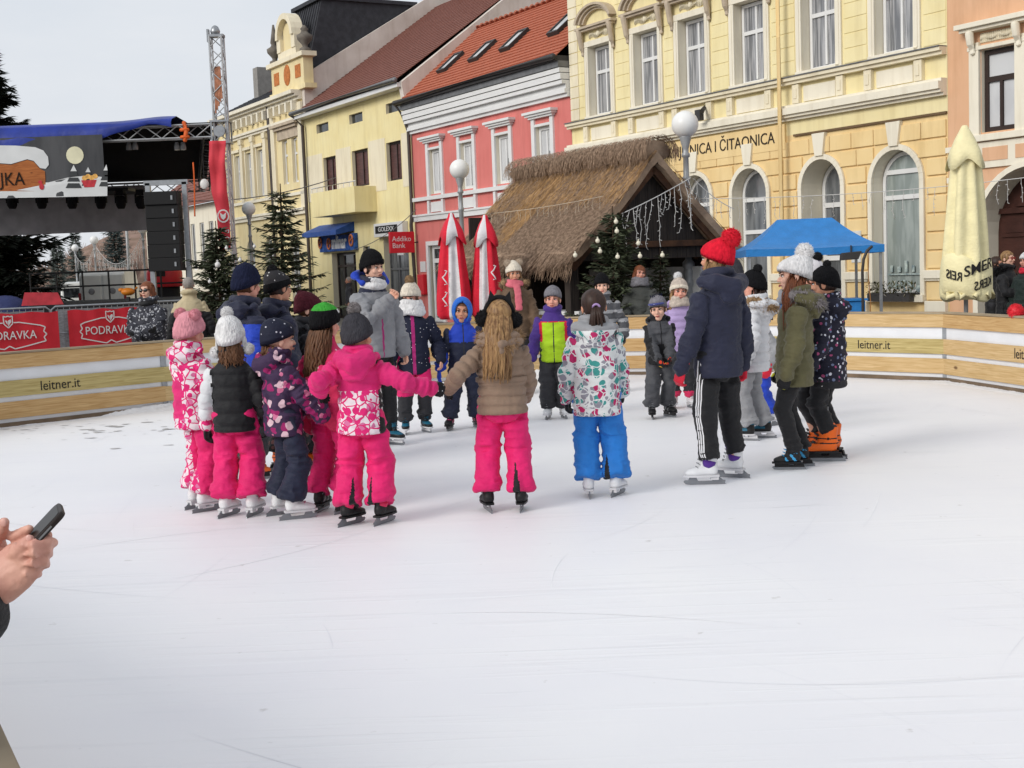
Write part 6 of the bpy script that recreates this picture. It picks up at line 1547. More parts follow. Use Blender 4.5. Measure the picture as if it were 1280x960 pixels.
bm = bmesh.new()
for x in (-.35, -HL+.3):
    for y in (-1.38, 1.38): box(bm, x-.08, x+.08, y-.08, y+.08, 0, 1.75)
obj('corner_posts', bm, DKW, HUT)
bm = bmesh.new(); box(bm, -HL+.25, -HL+.30, -1.3, 1.3, 0, 2.6); box(bm, -HL+.3, -.4, 1.28, 1.34, 0, 1.75); obj('back_walls', bm, DKW, HUT)
bm = bmesh.new(); box(bm, -HL+.3, -.4, -1.5, -1.0, .92, .98); box(bm, -.6, -.15, -1.4, 1.4, .92, .98); obj('counter_top', bm, WHPNT, HUT, bevel=.005)
bm = bmesh.new(); box(bm, -HL+.3, -.4, -1.42, -1.38, .0, .92); box(bm, -.3, -.26, -1.4, 1.4, 0, .92); obj('counter_front', bm, mat('pine_counter_boards', 'b0905f', .7, .25, 4, stretch=(1, 1, 6)), HUT)
bm = bmesh.new(); box(bm, -HL+.3, -.4, 1.2, 1.26, 1.0, 1.6); obj('white_backboard', bm, WHPNT, HUT)
def hutw(x, y, z): return HUT.matrix_basis @ V((x, y, z)) if False else V((HX, HY, PLAZA))+Matrix.Rotation(R(-60), 3, 'Z') @ V((x, y, z))
garland('icicle lights strung under the gable of the thatched hut', hutw(.22, -.80, 2.45), hutw(.22, .55, 3.0), .02, 15, .75, 3, .008)
garland('icicle lights across the thatched roof slope', hutw(-3.6, -1.0, 2.66), hutw(-.1, -.92, 2.74), .03, 24, .40, 5, .005, main=mat('straw_tinted_wire', 'b9ab98', .6))
garland('icicle lights on the right roof edge of the hut', hutw(.24, .6, 2.98), hutw(.24, 1.4, 2.5), .05, 5, .4, 7, .007)
# ------------------------------------------------------------------ folded umbrellas
def umbrella(label, u, Yd, top, low, r, mats, pal, n=8, rad_hem=None, seed=0, collar=.36):
    x = at(u, 320, Yd).x; t = thing('folded_umbrella', label, 'parasol', (x, Yd, PLAZA)); bm = bmesh.new(); z1 = top-PLAZA; z0 = low-PLAZA
    fold = lambda a, z: 1+.15*math.cos(a*n+seed+.5*math.sin(z*1.5))*min(1, (z1-z)/.6)+.06*math.cos(a*3+z*1.3+seed)
    zc_ = z1-collar
    lathe(bm, [(r*.84, z0-.02), (r*1.0, z0+.05), (r*.98, z0+.3), (r*.86, z0+(zc_-z0)*.5), (r*.70, z0+(zc_-z0)*.8), (r*.60, zc_), (r*.44, zc_+collar*.5), (r*.15, z1-.06)], n=72, fold=fold)
    for f in bm.faces:
        c = f.calc_center_median(); a = math.atan2(c.y, c.x) % (2*math.pi); f.material_index = pal(a, c.z)
    c1 = obj('canopy', bm, mats, t)
    bm = bmesh.new(); cf = lambda a, z: 1+.11*math.cos(a*4+seed+.7)*min(1, (z1-z)/collar)
    prof = [(r*.86, zc_-.05), (r*.68, zc_+collar*.3), (r*.44, zc_+collar*.66), (r*.22, z1-.04), (.045, z1), (.03, z1+.02)]
    rings = []
    for q, z in prof:
        rings.append([bm.verts.new((q*cf(2*math.pi*j/48, z)*math.cos(2*math.pi*j/48), q*cf(2*math.pi*j/48, z)*math.sin(2*math.pi*j/48), z-(.07*math.cos(2*math.pi*j/48*4+seed+.7) if z < zc_ else 0))) for j in range(48)])
    for a_, b_ in zip(rings, rings[1:]):
        for j in range(48): f = bm.faces.new((a_[j], a_[(j+1) % 48], b_[(j+1) % 48], b_[j])); f.smooth = True
    bm.faces.new(rings[-1])
    for f in bm.faces:
        c = f.calc_center_median(); a = math.atan2(c.y, c.x) % (2*math.pi); f.material_index = pal(a, c.z)
    tv = obj('top_vent', bm, mats, c1); tv.modifiers.new('thick', 'SOLIDIFY').thickness = .006
    bm = bmesh.new(); lathe(bm, [(.03, 0), (.03, z1)], n=10); obj('pole', bm, LAMPM, t)
    bm = bmesh.new(); box(bm, -.4, .4, -.4, .4, 0, .08); lathe(bm, [(.06, .08), (.05, .4)], n=10); obj('base', bm, DSTEEL, t)
    return t, r
URED = cloth('red_parasol_cloth', 'cf1c34', .7); UWHT = cloth('white_parasol_cloth', 'd3d0d2', .7); UCRM = cloth('cream_parasol_cloth', 'e6dcae', .7, .06)
pal = lambda ph: (lambda a, z: 1 if ((a+ph) % (2*math.pi)) < .85 or 3.1 < ((a+ph) % (2*math.pi)) < 3.9 else 0)
umb1, _ = umbrella('left red and white folded parasol with white scribble emblem', 566, 20.6, 2.40, .80, .25, [URED, UWHT], pal(1.95), seed=1)
umb2, _ = umbrella('right red and white folded parasol beside the thatched roof', 608, 20.6, 2.35, .80, .235, [URED, UWHT], pal(2.35), seed=2)
for t, k, zz in ((umb1, -.13, 1.45), (umb2, .10, 1.5), (umb1, -.14, 1.12)):
    bm = bmesh.new(); rd = random.Random(int(zz*100)); pts = [V((k+.04*math.sin(i*1.3), -.262+.02*abs(k)*i*0, zz+.035*i+.02*math.cos(i*2.1))) for i in range(8)]; tube(bm, pts, .010, 5); obj('printed_emblem', bm, UWHT, t)
umb3, rr3 = umbrella('tall cream folded parasol with black lettering near right edge', 1207, 18, 3.20, .90, .30, [UCRM, UCRM], lambda a, z: 0, n=7, seed=3, collar=.46)
def wrap_text(s, h, z, ang, r, parent, m, slant=.35, flip=False, sx=1):
    me = text_mesh(s, h, .003, sx=-sx if flip else sx, bold=.002)
    for v in me.vertices:
        a = ang+v.co.x/r; zz = z+v.co.y+v.co.x*slant; q = r+.010+v.co.z
        v.co = V((q*math.sin(a), -q*math.cos(a), zz))
    if flip: me.flip_normals()
    return obj('lettering', me, m, parent)
bm = bmesh.new(); lathe(bm, [(.300, 1.06), (.335, 1.09), (.345, 1.20), (.340, 1.42), (.325, 1.56), (.29, 1.60)], n=60, fold=lambda a, z: 1+.012*math.cos(a*7+1)+.010*math.sin(a*3+z*6)); hw = obj('hem_wrap', bm, UCRM, umb3)
for v in hw.data.vertices: v.co.z += .07*math.sin(math.atan2(v.co.y, v.co.x)*2+.4)
wrap_text('SMER', .20, 1.46, .22, .345, umb3, TXT, .30, sx=.92); wrap_text('REIS', .17, 1.36, -.78, .347, umb3, TXT, -.25, True, sx=.75); wrap_text('KERS', .17, 1.24, .38, .350, umb3, TXT, .28, True, sx=.78)
bm = bmesh.new(); 
for k in range(5):
    a = -1.2+.55*k; tube(bm, [V((.30*math.sin(a), -.30*math.cos(a), 1.12+.05*math.sin(k*2))), V((.34*math.sin(a+.12), -.34*math.cos(a+.12), 1.06)), V((.30*math.sin(a+.35), -.30*math.cos(a+.35), 1.10+.03*k))], [.03, .045, .03], 8)
obj('hem_folds', bm, UCRM, umb3)
# ------------------------------------------------------------------ blue market tent
BT = cloth('blue_tent_cloth', '2b79bd', .7, .08); TENT = thing('market_tent', 'bright blue pop-up canopy over a stall', 'market tent', (4.6, 19.8, PLAZA), R(-4))
z_e, z_t = 1.68-PLAZA, 2.13-PLAZA; W2, D0, D1 = 1.02, -.0, 2.0
bm = bmesh.new(); n = 12; grid = []
for i in range(n+1):                      # concave pyramid towards a short ridge
    t = i/n; k_ = t**.62; zz = z_e+(z_t-z_e)*(t**1.45); x0 = -W2+(W2-.42)*t; x1 = W2-(W2-.42)*t; y0 = D0+.95*t; y1 = D1-.95*t
    grid.append([bm.verts.new(p) for p in ((x0, y0, zz), (x0*.33+x1*.67 if False else (x0+x1)/2, y0, zz-.02*(1-t)), (x1, y0, zz), (x1, (y0+y1)/2, zz-.02*(1-t)), (x1, y1, zz), ((x0+x1)/2, y1, zz), (x0, y1, zz), (x0, (y0+y1)/2, zz-.02*(1-t)))])
for a, b in zip(grid, grid[1:]):
    for j in range(8): bm.faces.new((a[j], a[(j+1) % 8], b[(j+1) % 8], b[j]))
bm.faces.new(grid[-1])
lo_ = [bm.verts.new(v.co+V((0, 0, -.11+.008*math.sin(i*3)))) for i, v in enumerate(grid[0])]
for j in range(8): bm.faces.new((grid[0][j], grid[0][(j+1) % 8], lo_[(j+1) % 8], lo_[j]))
o = obj('canopy', bm, BT, TENT); o.modifiers.new('thick', 'SOLIDIFY').thickness = .008
for x in (-.97, .97):
    for y in (.05, 1.95):
        bm = bmesh.new(); box(bm, x-.02, x+.02, y-.02, y+.02, 0, z_e); obj('leg', bm, GALV, TENT)
bm = bmesh.new()
for x0, y0, x1, y1 in ((-.97, .05, .97, .05), (.97, .05, .97, 1.95), (-.97, 1.95, .97, 1.95), (-.97, .05, -.97, 1.95)): rod(bm, (x0, y0, z_e-.10), (x1, y1, z_e-.02), .012); rod(bm, (x0, y0, z_e-.02), (x1, y1, z_e-.10), .012)
obj('scissor_braces', bm, GALV, TENT)
t = thing('stall_table', 'table under a blue cloth below the blue tent', 'table', (4.75, 20.2, PLAZA)); bm = bmesh.new(); box(bm, -.8, .62, -.3, .3, .0, 1.0); obj('table_cloth', bm, BT, t, bevel=.02); bm = bmesh.new(); box(bm, -.83, .65, -.33, .33, 1.0, 1.03); obj('top', bm, BT, t)
t = thing('hanging_floodlight', 'black floodlight hanging under the blue tent edge', 'floodlight', at(1065, 320, 19.7)); bm = bmesh.new(); poly_prism(bm, [(-.15, 0, .05), (.15, 0, .07), (.10, 0, -.05), (-.16, 0, -.06)], (0, .12, 0)); obj('housing', bm, DKGUT, t, bevel=.01); bm = bmesh.new(); rod(bm, (0, .05, .05), (0, .05, .16), .012); obj('hook', bm, DKGUT, t)
t = thing('curved_pole', 'thin black curved pole beside the blue tent', 'pole', (at(1078, 340, 19.3).x, 19.3, PLAZA)); bm = bmesh.new(); tube(bm, [(0, 0, 0), (0, 0, 1.45), (.02, 0, 1.62), (.07, 0, 1.74), (.14, 0, 1.8)], .022, 8); obj('shaft', bm, DKGUT, t); bm = bmesh.new(); tube(bm, [(.10, 0, 1.74), (.09, .02, 1.4), (.12, .02, 1.0), (.10, .02, .4)], .007, 6); obj('cable', bm, mat('orange_brown_cable', '9a6a3c', .6), t)
# planter on the library window sill
t = thing('flower_box', 'dark window box with pale flowers before library window', 'flower box', FO+FS*-2.45+V((-.866, -.5, 0))*.16+V((0, 0, .60)), FRZ); bm = bmesh.new(); box(bm, -.55, .55, -.10, .10, 0, .16); obj('box', bm, DKGUT, t); rd = random.Random(9); Q = []; Qw = []
for i in range(420):
    p = V((rd.uniform(-.6, .6), rd.uniform(-.12, .12), .12+rd.random()**1.5*.26)); d = V((rd.gauss(0, 1), rd.gauss(0, 1), rd.gauss(0, .7))).normalized()*.05; s = d.cross(V((0, 0, 1))).normalized()*.02; (Qw if rd.random() < .28 else Q).append([p-d, p-s, p+d, p+s])
obj('leaves', quads_mesh('leaves', Q), mat('winter_leaves', '5d5a33', .8, .4, 20, col2='33351f'), t); obj('flowers', quads_mesh('flowers', Qw), mat('pale_flowers', 'd0c8bb', .8, .2, 20), t)
# red ornament on the boards at the right edge
t = obj('red_pompom_ball', (lambda b: (fur_ball(b, (0, 0, 0), .085, 0, 300, 4), b)[1])(bmesh.new()), [REDS], None, at(1270, 389.5, 14.15)); tag(t, 'fluffy red ball on the rink boards at right edge', 'ball')
# wires across the square and icicles on the facades
garland('icicle lights hanging across the library arches and brown doorway', at(860, 248, 27.5), at(1330, 216, 22.6), .12, 36, .5, 11, .007)
def cable(label, pts, r=.012, m=None): 
    bm = bmesh.new(); tube(bm, pts, r, 6); o = obj('overhead_cable', bm, [m or WIRED]); tag(o, label, 'cable'); return o
a, b = at(180, 248, 40), at(420, 222, 46); cable('overhead cable from stage tower past the palace front', [a.lerp(b, i/10)-V((0, 0, .35*4*(i/10)*(1-i/10))) for i in range(11)], .018)
a, b = at(430, 315, 46), at(520, 262, 44); cable('thin cable slung across the yellow house above the shop signs', [a.lerp(b, i/10)-V((0, 0, .25*4*(i/10)*(1-i/10))) for i in range(11)], .012)
garland('curtain of icicle lights hanging between the far lamps', at(93, 316, 80), at(118, 305, 70), .8, 22, .8, 13, .010)
garland('wide curtain of icicle lights between the lamps behind the stage', at(118, 305, 70), at(179, 290, 57), 1.2, 40, 1.0, 14, .010)
p = at(255.5, 230, 38.6); t = thing('hanging_disc', 'white round disc hanging beside the tower', 'lamp', p); bm = bmesh.new(); ell(bm, (0, 0, 0), (.13, .06, .15), 16, 12); obj('disc', bm, GLOBE, t); bm = bmesh.new(); rod(bm, (0, 0, .15), (0, 0, 1.4), .012); obj('cord', bm, DSTEEL, t)
a = at(243, 230, 38.2); b = at(243.5, 270, 38.2); bm = bmesh.new(); tube(bm, [a+V((0, 0, .6)), a, b], .022, 6); o = obj('orange_strap_end', bm, [MATS['orange_strap']]); tag(o, 'orange ratchet strap hanging straight down beside speaker stack', 'strap')
# ------------------------------------------------------------------ the people in the photo
PINK = cloth('pink_ski_cloth', 'd81c68'); PINK2 = cloth('coral_pink_cloth', 'd8305f'); HOTP = cloth('pink_jacket_cloth', 'd0206c')
NAVY = cloth('navy_cloth', '1e2338'); NAVY2 = cloth('dark_navy_cloth', '23263a'); BLACK = cloth('black_cloth', '17171a'); CHAR = cloth('charcoal_cloth', '2c2c30')
GREYJ = cloth('grey_softshell', '85868a'); BLUE = cloth('blue_ski_cloth', '2273c4'); RBLUE = cloth('royal_blue_cloth', '1f3fae'); OLIVE = cloth('olive_parka_cloth', '5b573b')
TAUPE = cloth('taupe_puffer_cloth', '86705f'); LILAC = cloth('lilac_puffer_cloth', 'a692bd'); WHITEC = cloth('white_puffer_cloth', 'cfd0d3'); LIME = cloth('lime_cloth', 'a2c81e'); PURP = cloth('purple_cloth', '432a78')
REDC = cloth('red_cloth', 'cc2038'); DGREY = cloth('dark_grey_cloth', '47484c'); BEIGE = cloth('beige_cloth', 'b7a888'); BROWNP = cloth('brown_parka_cloth', '5e4a38'); LGREY = cloth('light_grey_cloth', '8f9093')
mat('white_stripe', 'd8d8da', .7, .04)
WHITEK = knit('white_knit', 'd3d2d2'); CREAMK = knit('cream_knit', 'd2c8b8'); PINKK = knit('pink_knit', 'cf8d97'); NAVYK = knit('navy_knit', '1d2136'); BLACKK = knit('black_knit', '161618')
REDK = knit('red_knit', 'cf1f33'); GREYK = knit('grey_knit', '77757a'); MAROONK = knit('maroon_knit', '4a2029'); CHARK = knit('charcoal_knit', '3b3a3f'); BEIGEK = knit('beige_knit', 'b9aca0')
REDFUR = mat('red_yarn', 'cf1f33', .95, .12, 40); WFUR = mat('white_yarn', 'd6d5d5', .95, .06, 40); BFUR = mat('tan_fur', '8d7355', .95, .25, 40); GFUR = mat('grey_fur', '7e7878', .95, .25, 40); KFUR = mat('black_yarn', '18181a', .95, .2, 40); PFUR = mat('pink_yarn', 'cf8d97', .95, .1, 40); DKFUR = mat('brown_grey_fur', '6e645a', .95, .3, 40); MFUR = mat('maroon_yarn', '4c222c', .95, .2, 40)
HAIRB = mat('blond_brown_hair', '9f7d54', .5, .35, 60, 0, col2='67492e', stretch=(1, 1, .06)); HAIRD = mat('dark_brown_hair', '33231c', .5, .3, 60, 0, stretch=(1, 1, .06)); HAIRM = mat('brown_hair', '5c3d27', .55, .3, 60, 0, stretch=(1, 1, .06)); HAIRA = mat('auburn_hair', '74432a', .55, .3, 60, 0, stretch=(1, 1, .06)); HAIRG = mat('grey_hair', '8b8580', .7, .2, 50)
LEAF = printed('pink_white_print', 'dfd3d8', [('d2246e', .42), ('c96c96', .22), ('dccbd4', .36)], 21, .52, edge='d2246e', edge_w=.06, warp=.5)
PURPR = printed('purple_animal_print', '3d2c48', [('93225f', .40), ('cdaeb8', .22), ('c06a8c', .20), ('33243e', .18)], 17, .46, warp=1.3)
CORALP = printed('coral_snow_print', 'c92a5e', [('d9a6b2', .35), ('a01f4a', .35), ('c92a5e', .3)], 30, .30, warp=.5)
TEALP = printed('teal_white_magenta_print', 'd3d6d6', [('8a8993', .30), ('3f8f8a', .28), ('b02a60', .20), ('d3d6d6', .14)], 22, .60, edge='d3d6d6', edge_w=.05, warp=.9)
STARP = printed('navy_star_print', '1b1f33', [('d5d5da', .6), ('1b1f33', .4)], 30, .14)
DOTK = printed('navy_speckled_knit', '1b1e30', [('b9b9c4', .3), ('1b1e30', .7)], 42, .25)
FLORAL = printed('dark_floral_print', '20202f', [('cfd0da', .30), ('a34a72', .14), ('6a7390', .2), ('20202f', .36)], 30, .36, warp=.6)
SWIRL = printed('black_white_swirl_print', '3a3b43', [('a9aab0', .45), ('2a2b31', .55)], 30, .42, warp=2.2)
PATK = printed('grey_nordic_knit', '2b2a2d', [('c6c4c2', .35), ('2b2a2d', .65)], 40, .25)
NORD = printed('purple_nordic_knit', 'cfccd0', [('443a5c', .45), ('cfccd0', .55)], 34, .33)
CAMO = printed('black_patterned_cloth', '1d1c1f', [('5a3a3a', .25), ('1d1c1f', .75)], 22, .4)
OLGL = printed('yellow_black_glove', '1c1c1e', [('b9b73a', .5), ('1c1c1e', .5)], 18, .4); ORGL = printed('red_black_glove', '1c1c1e', [('c23a26', .5), ('d9a93a', .15), ('1c1c1e', .35)], 24, .45)
DOTGL = printed('black_dotted_glove', '17171a', [('c9c9cc', .3), ('17171a', .7)], 40, .2)
Z = np.zeros
def two(cut, lo=1, hi=0):
    return lambda f: np.where(f['z'] < cut, lo, hi)
SKI = (.062, .056, .062)
# --- the left half of the ring, seen from behind
person('child in pink hat with two pompoms and pink and white patterned ski suit', 250, 388, v=637, a=140, yaw=10,
       jacket=dict(mats=[HOTP, LEAF], hem=.42, hood=.9, fn=lambda f: np.where((f['z'] > .66) | ((f['x'] < -.03) & (f['arm'] == 0)) | (f['z'] < .46), 1, 0)),
       trousers=dict(mats=[PINK, LEAF], leg=SKI, fn=lambda f: np.where((f['x']*.5+f['y'] > .02), 1, 0)), skate='white', glove=HOTP, gstyle='mitten', lh=(.15, -.18, .45),
       hat=dict(mats=[PINKK, PINKK], poms=((-.066, .02, .125, .042), (.066, .02, .125, .042)), pommat=PFUR, wide=1.03))
def side_poms(hput, ho):
    for s in (-1, 1):
        pb = bmesh.new(); fur_ball(pb, (s*.108, .01, -.072), .042, 0, 200, 3); hput('pompom', pb, WFUR, ho)
        fb = bmesh.new(); ell(fb, (s*.088, .006, -.03), (.014, .045, .05), 14, 10); hput('earflap', fb, WHITEK, ho)
person('child in white hat with three pompoms, black vest over white sleeves and pink ski trousers', 300, 396, v=645, a=178, fat=.96,
       jacket=dict(mats=[BLACK, WHITEC, LEAF], hem=.44, puff=.085, sleeve=1.0, fn=lambda f: np.where((f['arm'] == 1) & (f['al'] > .26), 2, np.where((f['arm'] == -1), 0, np.where((f['arm'] == 1) & (f['al'] < .26), 1, 0)))),
       trousers=dict(mats=[PINK], leg=(.070, .064, .070)), skate='white', glove=BLACK, lh=(.165, -.03, .44), rh=(-.16, -.05, .45), rf=(-.075, 0, -14), lf=(.07, 0, -22),
       hair=dict(mat=HAIRM, n=34, len=.13, z0=-.06, arc=(-70, 70)), hat=dict(mats=[WHITEK, WHITEK], tall=1.15, poms=((0, .01, .178, .042),), pommat=WFUR, extra=side_poms))
person('child in navy speckled hat, purple animal print jacket and navy trousers', 362, 396, v=646, a=118,
       jacket=dict(mats=[PURPR], hem=.42, hood=1.0, fold=1.3), trousers=dict(mats=[NAVY], leg=SKI), skate='whitepink', glove=PINK2, gstyle='mitten', rh=(-.13, -.20, .47), lh=(.15, -.14, .47),
       rf=(-.09, .0, -6), lf=(.09, .02, 6), hat=dict(mats=[DOTK, DOTK], cuff=False, wide=1.06, slouch=.02), hair=dict(mat=HAIRM, n=14, len=.09, z0=-.05, arc=(-60, 60)))
person('tall boy in plain navy beanie and royal blue jacket with dark hood, seen from behind', 316, 331, v=598, a=125, yaw=15, kid=True, headk=1.08,
       jacket=dict(mats=[RBLUE, NAVY2], hem=.44, hood=1.15, fn=lambda f: np.where(f['z'] > .735, 1, 0)), trousers=dict(mats=[CHAR], leg=SKI), skate='orange', glove=BLACK,
       hair=dict(mat=HAIRM, cap=True, low=.04), hat=dict(mats=[NAVYK, NAVYK], tall=1.12))
person('child in grey patterned beanie with black pompom and dark navy jacket', 362, 336, v=588, a=118, yaw=20, kid=True, headk=1.05,
       jacket=dict(mats=[NAVY2], hem=.44, hood=1.1), trousers=dict(mats=[CAMO], leg=SKI), skate='orange', glove=BLACK, hair=dict(mat=HAIRD, cap=True, low=.04),
       hat=dict(mats=[PATK, BLACKK], poms=((0, .045, .142, .042),), pommat=KFUR, slouch=.03))
person('child in maroon knitted hat and dark jacket looking to the right', 392, 364, v=580, a=95, yaw=0,
       jacket=dict(mats=[CHAR], hem=.45, hood=.9), trousers=dict(mats=[CAMO], leg=(.06, .05, .05)), skate='orange', glove=CAMO, rh=(-.16, -.1, .44), hair=dict(mat=HAIRM, cap=True, low=.03),
       hat=dict(mats=[MAROONK, MAROONK], poms=((0, .06, .125, .035),), pommat=MFUR, slouch=.03, tall=1.05))
def ghat(c):
    z = c.z+.33*c.y
    return 1 if z < .012 else (2 if (c.z > .10 and c.x < .07) else (1 if c.z > .088 else 0))
GREENK = knit('green_knit', '3f9a3a')
person('long-haired child in black, white and green hat, coral print jacket and pink trousers', 418, 377, v=640, a=150, yaw=0,
       jacket=dict(mats=[PINK2, CORALP], hem=.46, collar=False, fn=lambda f: np.where((f['z'] > .68) | (f['z'] < .52), 1, 0)), trousers=dict(mats=[PINK], leg=(.062, .054, .058)), skate='black', glove=PINK2, gstyle='mitten',
       rh=('px', 376, 484), rt=(0, 0, 1), hair=dict(mat=HAIRM, n=60, len=.36, z0=-.05, arc=(-80, 80), r=.010, wave=.012, fwd=.05), hat=dict(mats=[BLACKK, WHITEK, GREENK], fn=ghat, cuff=False, wide=1.05))
person('child in charcoal pompom hat and pink jacket with patterned back, arm stretched out', 458, 392, v=655, a=172, yaw=-12,
       jacket=dict(mats=[HOTP, LEAF, BLACK], hem=.445, hood=1.25, fn=lambda f: np.where((f['arm'] == 0) & (f['z'] < .645), np.where(f['x'] < -.105, 2, 1), 0)), trousers=dict(mats=[PINK, BLACK], leg=(.070, .062, .066), fn=lambda f: np.where((f['z'] < .20) & (np.abs(np.abs(f['x'])-.045) < .022*(1-f['z']/.2)+.002) & (f['y'] > 0), 1, 0)),
       skate='blackgrey', glove=DOTGL, rh=('px', 540, 486), lh=('px', 400, 491), rt=(0, 0, 1), lt=(0, 0, 1), le=(.6, .3, -.6), rf=(-.085, 0, -20), lf=(.085, .02, -28), socks=PINK2,
       hat=dict(mats=[CHARK, CHARK], tall=1.1, poms=((0, .0, .178, .045),), pommat=GFUR, cuff=True))
# --- skating teacher
def teacher_extra(c):
    b = bmesh.new(); H, zs = c['H'], c['zs']
    tube(b, [V((-.075*H, -.03*H, zs+.035*H)), V((-.085*H, .03*H, zs+.075*H)), V((-.03*H, .085*H, zs+.08*H)), V((.03*H, .085*H, zs+.08*H)), V((.085*H, .03*H, zs+.075*H)), V((.075*H, -.03*H, zs+.035*H))], [.02*H, .026*H, .028*H, .028*H, .026*H, .02*H], 10)
    obj('hood_lining', remesh(b, .012, 1, 'hood_lining'), RBLUE, c['root'])
ZIPP = cloth('magenta_zip', 'a3246c')
person('woman skating teacher in black beanie and grey jacket with magenta zip, one hand raised', 474, 313, v=557, a=38, yaw=12, kid=False, nod=2,
       jacket=dict(mats=[GREYJ, ZIPP, NAVY2], hem=.47, waist=1.04, fn=lambda f: np.where((np.abs(f['x']) < .006) & (f['y'] < 0) & (f['arm'] == 0) & (f['z'] < .74), 1, np.where((f['z'] > .80), 2, 0))),
       trousers=dict(mats=[BLACK], leg=(.060, .042, .036), fold=.7), skate='teal', rh=(-.015, -.20, .755), re=(-.7, .1, -.9), rd=(.35, -.35, .85), rt=(.5, -.6, .2), lh=(.17, -.03, .46), lt=(0, -1, .1), curl=.75,
       scarf=dict(mat=WHITEK, n=2, r=.050, t=.020), hat=dict(mats=[BLACKK, BLACKK], tall=1.12, wide=1.02), hair=dict(mat=HAIRD, cap=True, low=.02), extra=teacher_extra)
person('girl in cream beanie with fur pompom, thick white scarf and navy star print coat', 521, 352, v=541, a=8, yaw=-22, nod=14,
       jacket=dict(mats=[STARP, ZIPP], hem=.40, fn=lambda f: np.where((np.abs(f['x']) < .010) & (f['y'] < 0) & (f['arm'] == 0), 1, 0)), trousers=dict(mats=[CHAR, PINK], leg=(.062, .052, .045), fn=lambda f: np.where(f['z'] > .23, 1, 0)),
       skate='teal', glove=None, scarf=dict(mat=WHITEK, n=4, r=.060, t=.026), hat=dict(mats=[CREAMK, CREAMK], tall=1.05, poms=((.0, .02, .165, .047),), pommat=BFUR), hair=dict(mat=HAIRM, cap=True, low=.02))
def skirt(c):
    pass
person('boy in blue hood and blue and navy snowsuit standing with legs apart', 583, 372, v=536, a=6, yaw=-6, over=.02,
       jacket=dict(mats=[RBLUE, NAVY, CHAR], hem=.46, fn=lambda f: np.where((np.abs(f['x']) < .005) & (f['y'] < 0) & (f['arm'] == 0), 2, np.where((f['z'] < .66) & (f['arm'] == 0) | (f['arm'] != 0) & (f['al'] < .18), 1, 0))),
       trousers=dict(mats=[NAVY], leg=(.068, .060, .060)), skate='blackred', glove=RBLUE, gstyle='mitten', rh=(-.20, -.03, .45), lh=(.20, -.03, .44), rf=(-.13, -.02, -18), lf=(.09, .06, 14), hoodup=cloth('blue_hood_cloth', '1e63c2'), hair=dict(mat=HAIRM, cap=True, low=.05))
# --- middle
def earmuffs(c):
    hp, root = c['hput'], c['root']; b = bmesh.new()
    for s in (-1, 1): fur_ball(b, (s*.098, .02, -.005), .056, 0, 380, s+4)
    tube(b, [(.092*math.sin(t), .012, .02+.118*math.cos(t)) for t in [R(-95+190*i/14) for i in range(15)]], [(.007, .014)]*15, 8, True, 0, side=(0, 1, 0))
    for s in (-1, 1):
        poly_prism(b, [(s*.025, .0, .128), (s*.078, .0, .105), (s*.062, .0, .178)], (0, .022, 0))
    hp('earmuffs', b, KFUR)
person('girl with long fair hair, cat-ear earmuffs, taupe puffer coat and pink trousers', 633, 374, v=638, a=182, over=.008, headk=1.0,
       jacket=dict(mats=[TAUPE], hem=.465, puff=.062, hood=1.2, furhood=mat('tan_fur_trim', '96795a', .95, .25, 40), belt=.615, beltmat=TAUPE, bulk=1.06, waist=.98), trousers=dict(mats=[PINK, BLACK], leg=(.066, .056, .060), fn=lambda f: np.where((f['z'] < .20) & (np.abs(np.abs(f['x'])-.052) < .024*(1-f['z']/.2)+.002) & (f['y'] > -.02) & (f['x'] < 0), 1, 0)),
       skate='blackgrey', glove={-1: BLACK, 1: DOTGL}, lh=('px', 562, 486), rh=(-.12, -.16, .50), lt=(0, 0, 1), rf=(-.075, .02, -8), lf=(.09, 0, 12), extra=earmuffs,
       hair=dict(mat=HAIRB, cap=True, front=-.03, low=.02, n=110, len=.40, z0=.0, arc=(-95, 95), r=.010, spread=.004, wave=.006, fwd=.10))
person('boy in grey beanie, lime green and purple ski jacket and dark trousers', 696, 356, v=523, a=-4, yaw=-4,
       jacket=dict(mats=[LIME, PURP, REDC, CHAR], hem=.435, fn=lambda f: np.where((f['arm'] != 0) | (f['z'] > .735), np.where((np.abs(f['x']) < .105) & (f['z'] < .74) & (f['z'] > .56), 2, 1), np.where(np.abs(f['x']) > .088, np.where(f['z'] > .58, 2, 0), np.where((np.abs(f['x']) < .004) & (f['y'] < 0), 3, 0)))),
       trousers=dict(mats=[CHAR], leg=(.064, .058, .062)), skate='white', glove=BLACK, rh=(-.19, -.05, .43), lh=(.16, .05, .44), hat=dict(mats=[GREYK, GREYK], cuff=False), hair=dict(mat=HAIRB, cap=True, low=.04))
person('child with dark ponytail, teal, white and magenta print jacket and blue ski trousers', 750, 362, v=620, a=176, yaw=8, over=.0, headk=1.02,
       jacket=dict(mats=[TEALP, LGREY], hem=.395, hood=1.05, bulk=1.01, sleeve=.92, fn=lambda f: np.where((f['z'] > .80), 1, 0)), trousers=dict(mats=[BLUE, BLACK], leg=(.066, .058, .066), fn=lambda f: np.where((f['z'] < .17) & (np.abs(f['x']+.040) < .022*(1-f['z']/.17)+.002), 1, 0)),
       skate='white', shw=.94, lh=(.155, -.05, .45), rh=(-.13, -.15, .47), rf=(-.085, .0, -24), lf=(.055, .02, 4), glove=BLACK, hair=dict(mat=HAIRD, cap=True, front=-.04, low=.03, tail=.15, tie=mat('lilac_hair_tie', 'a489b8', .8)))
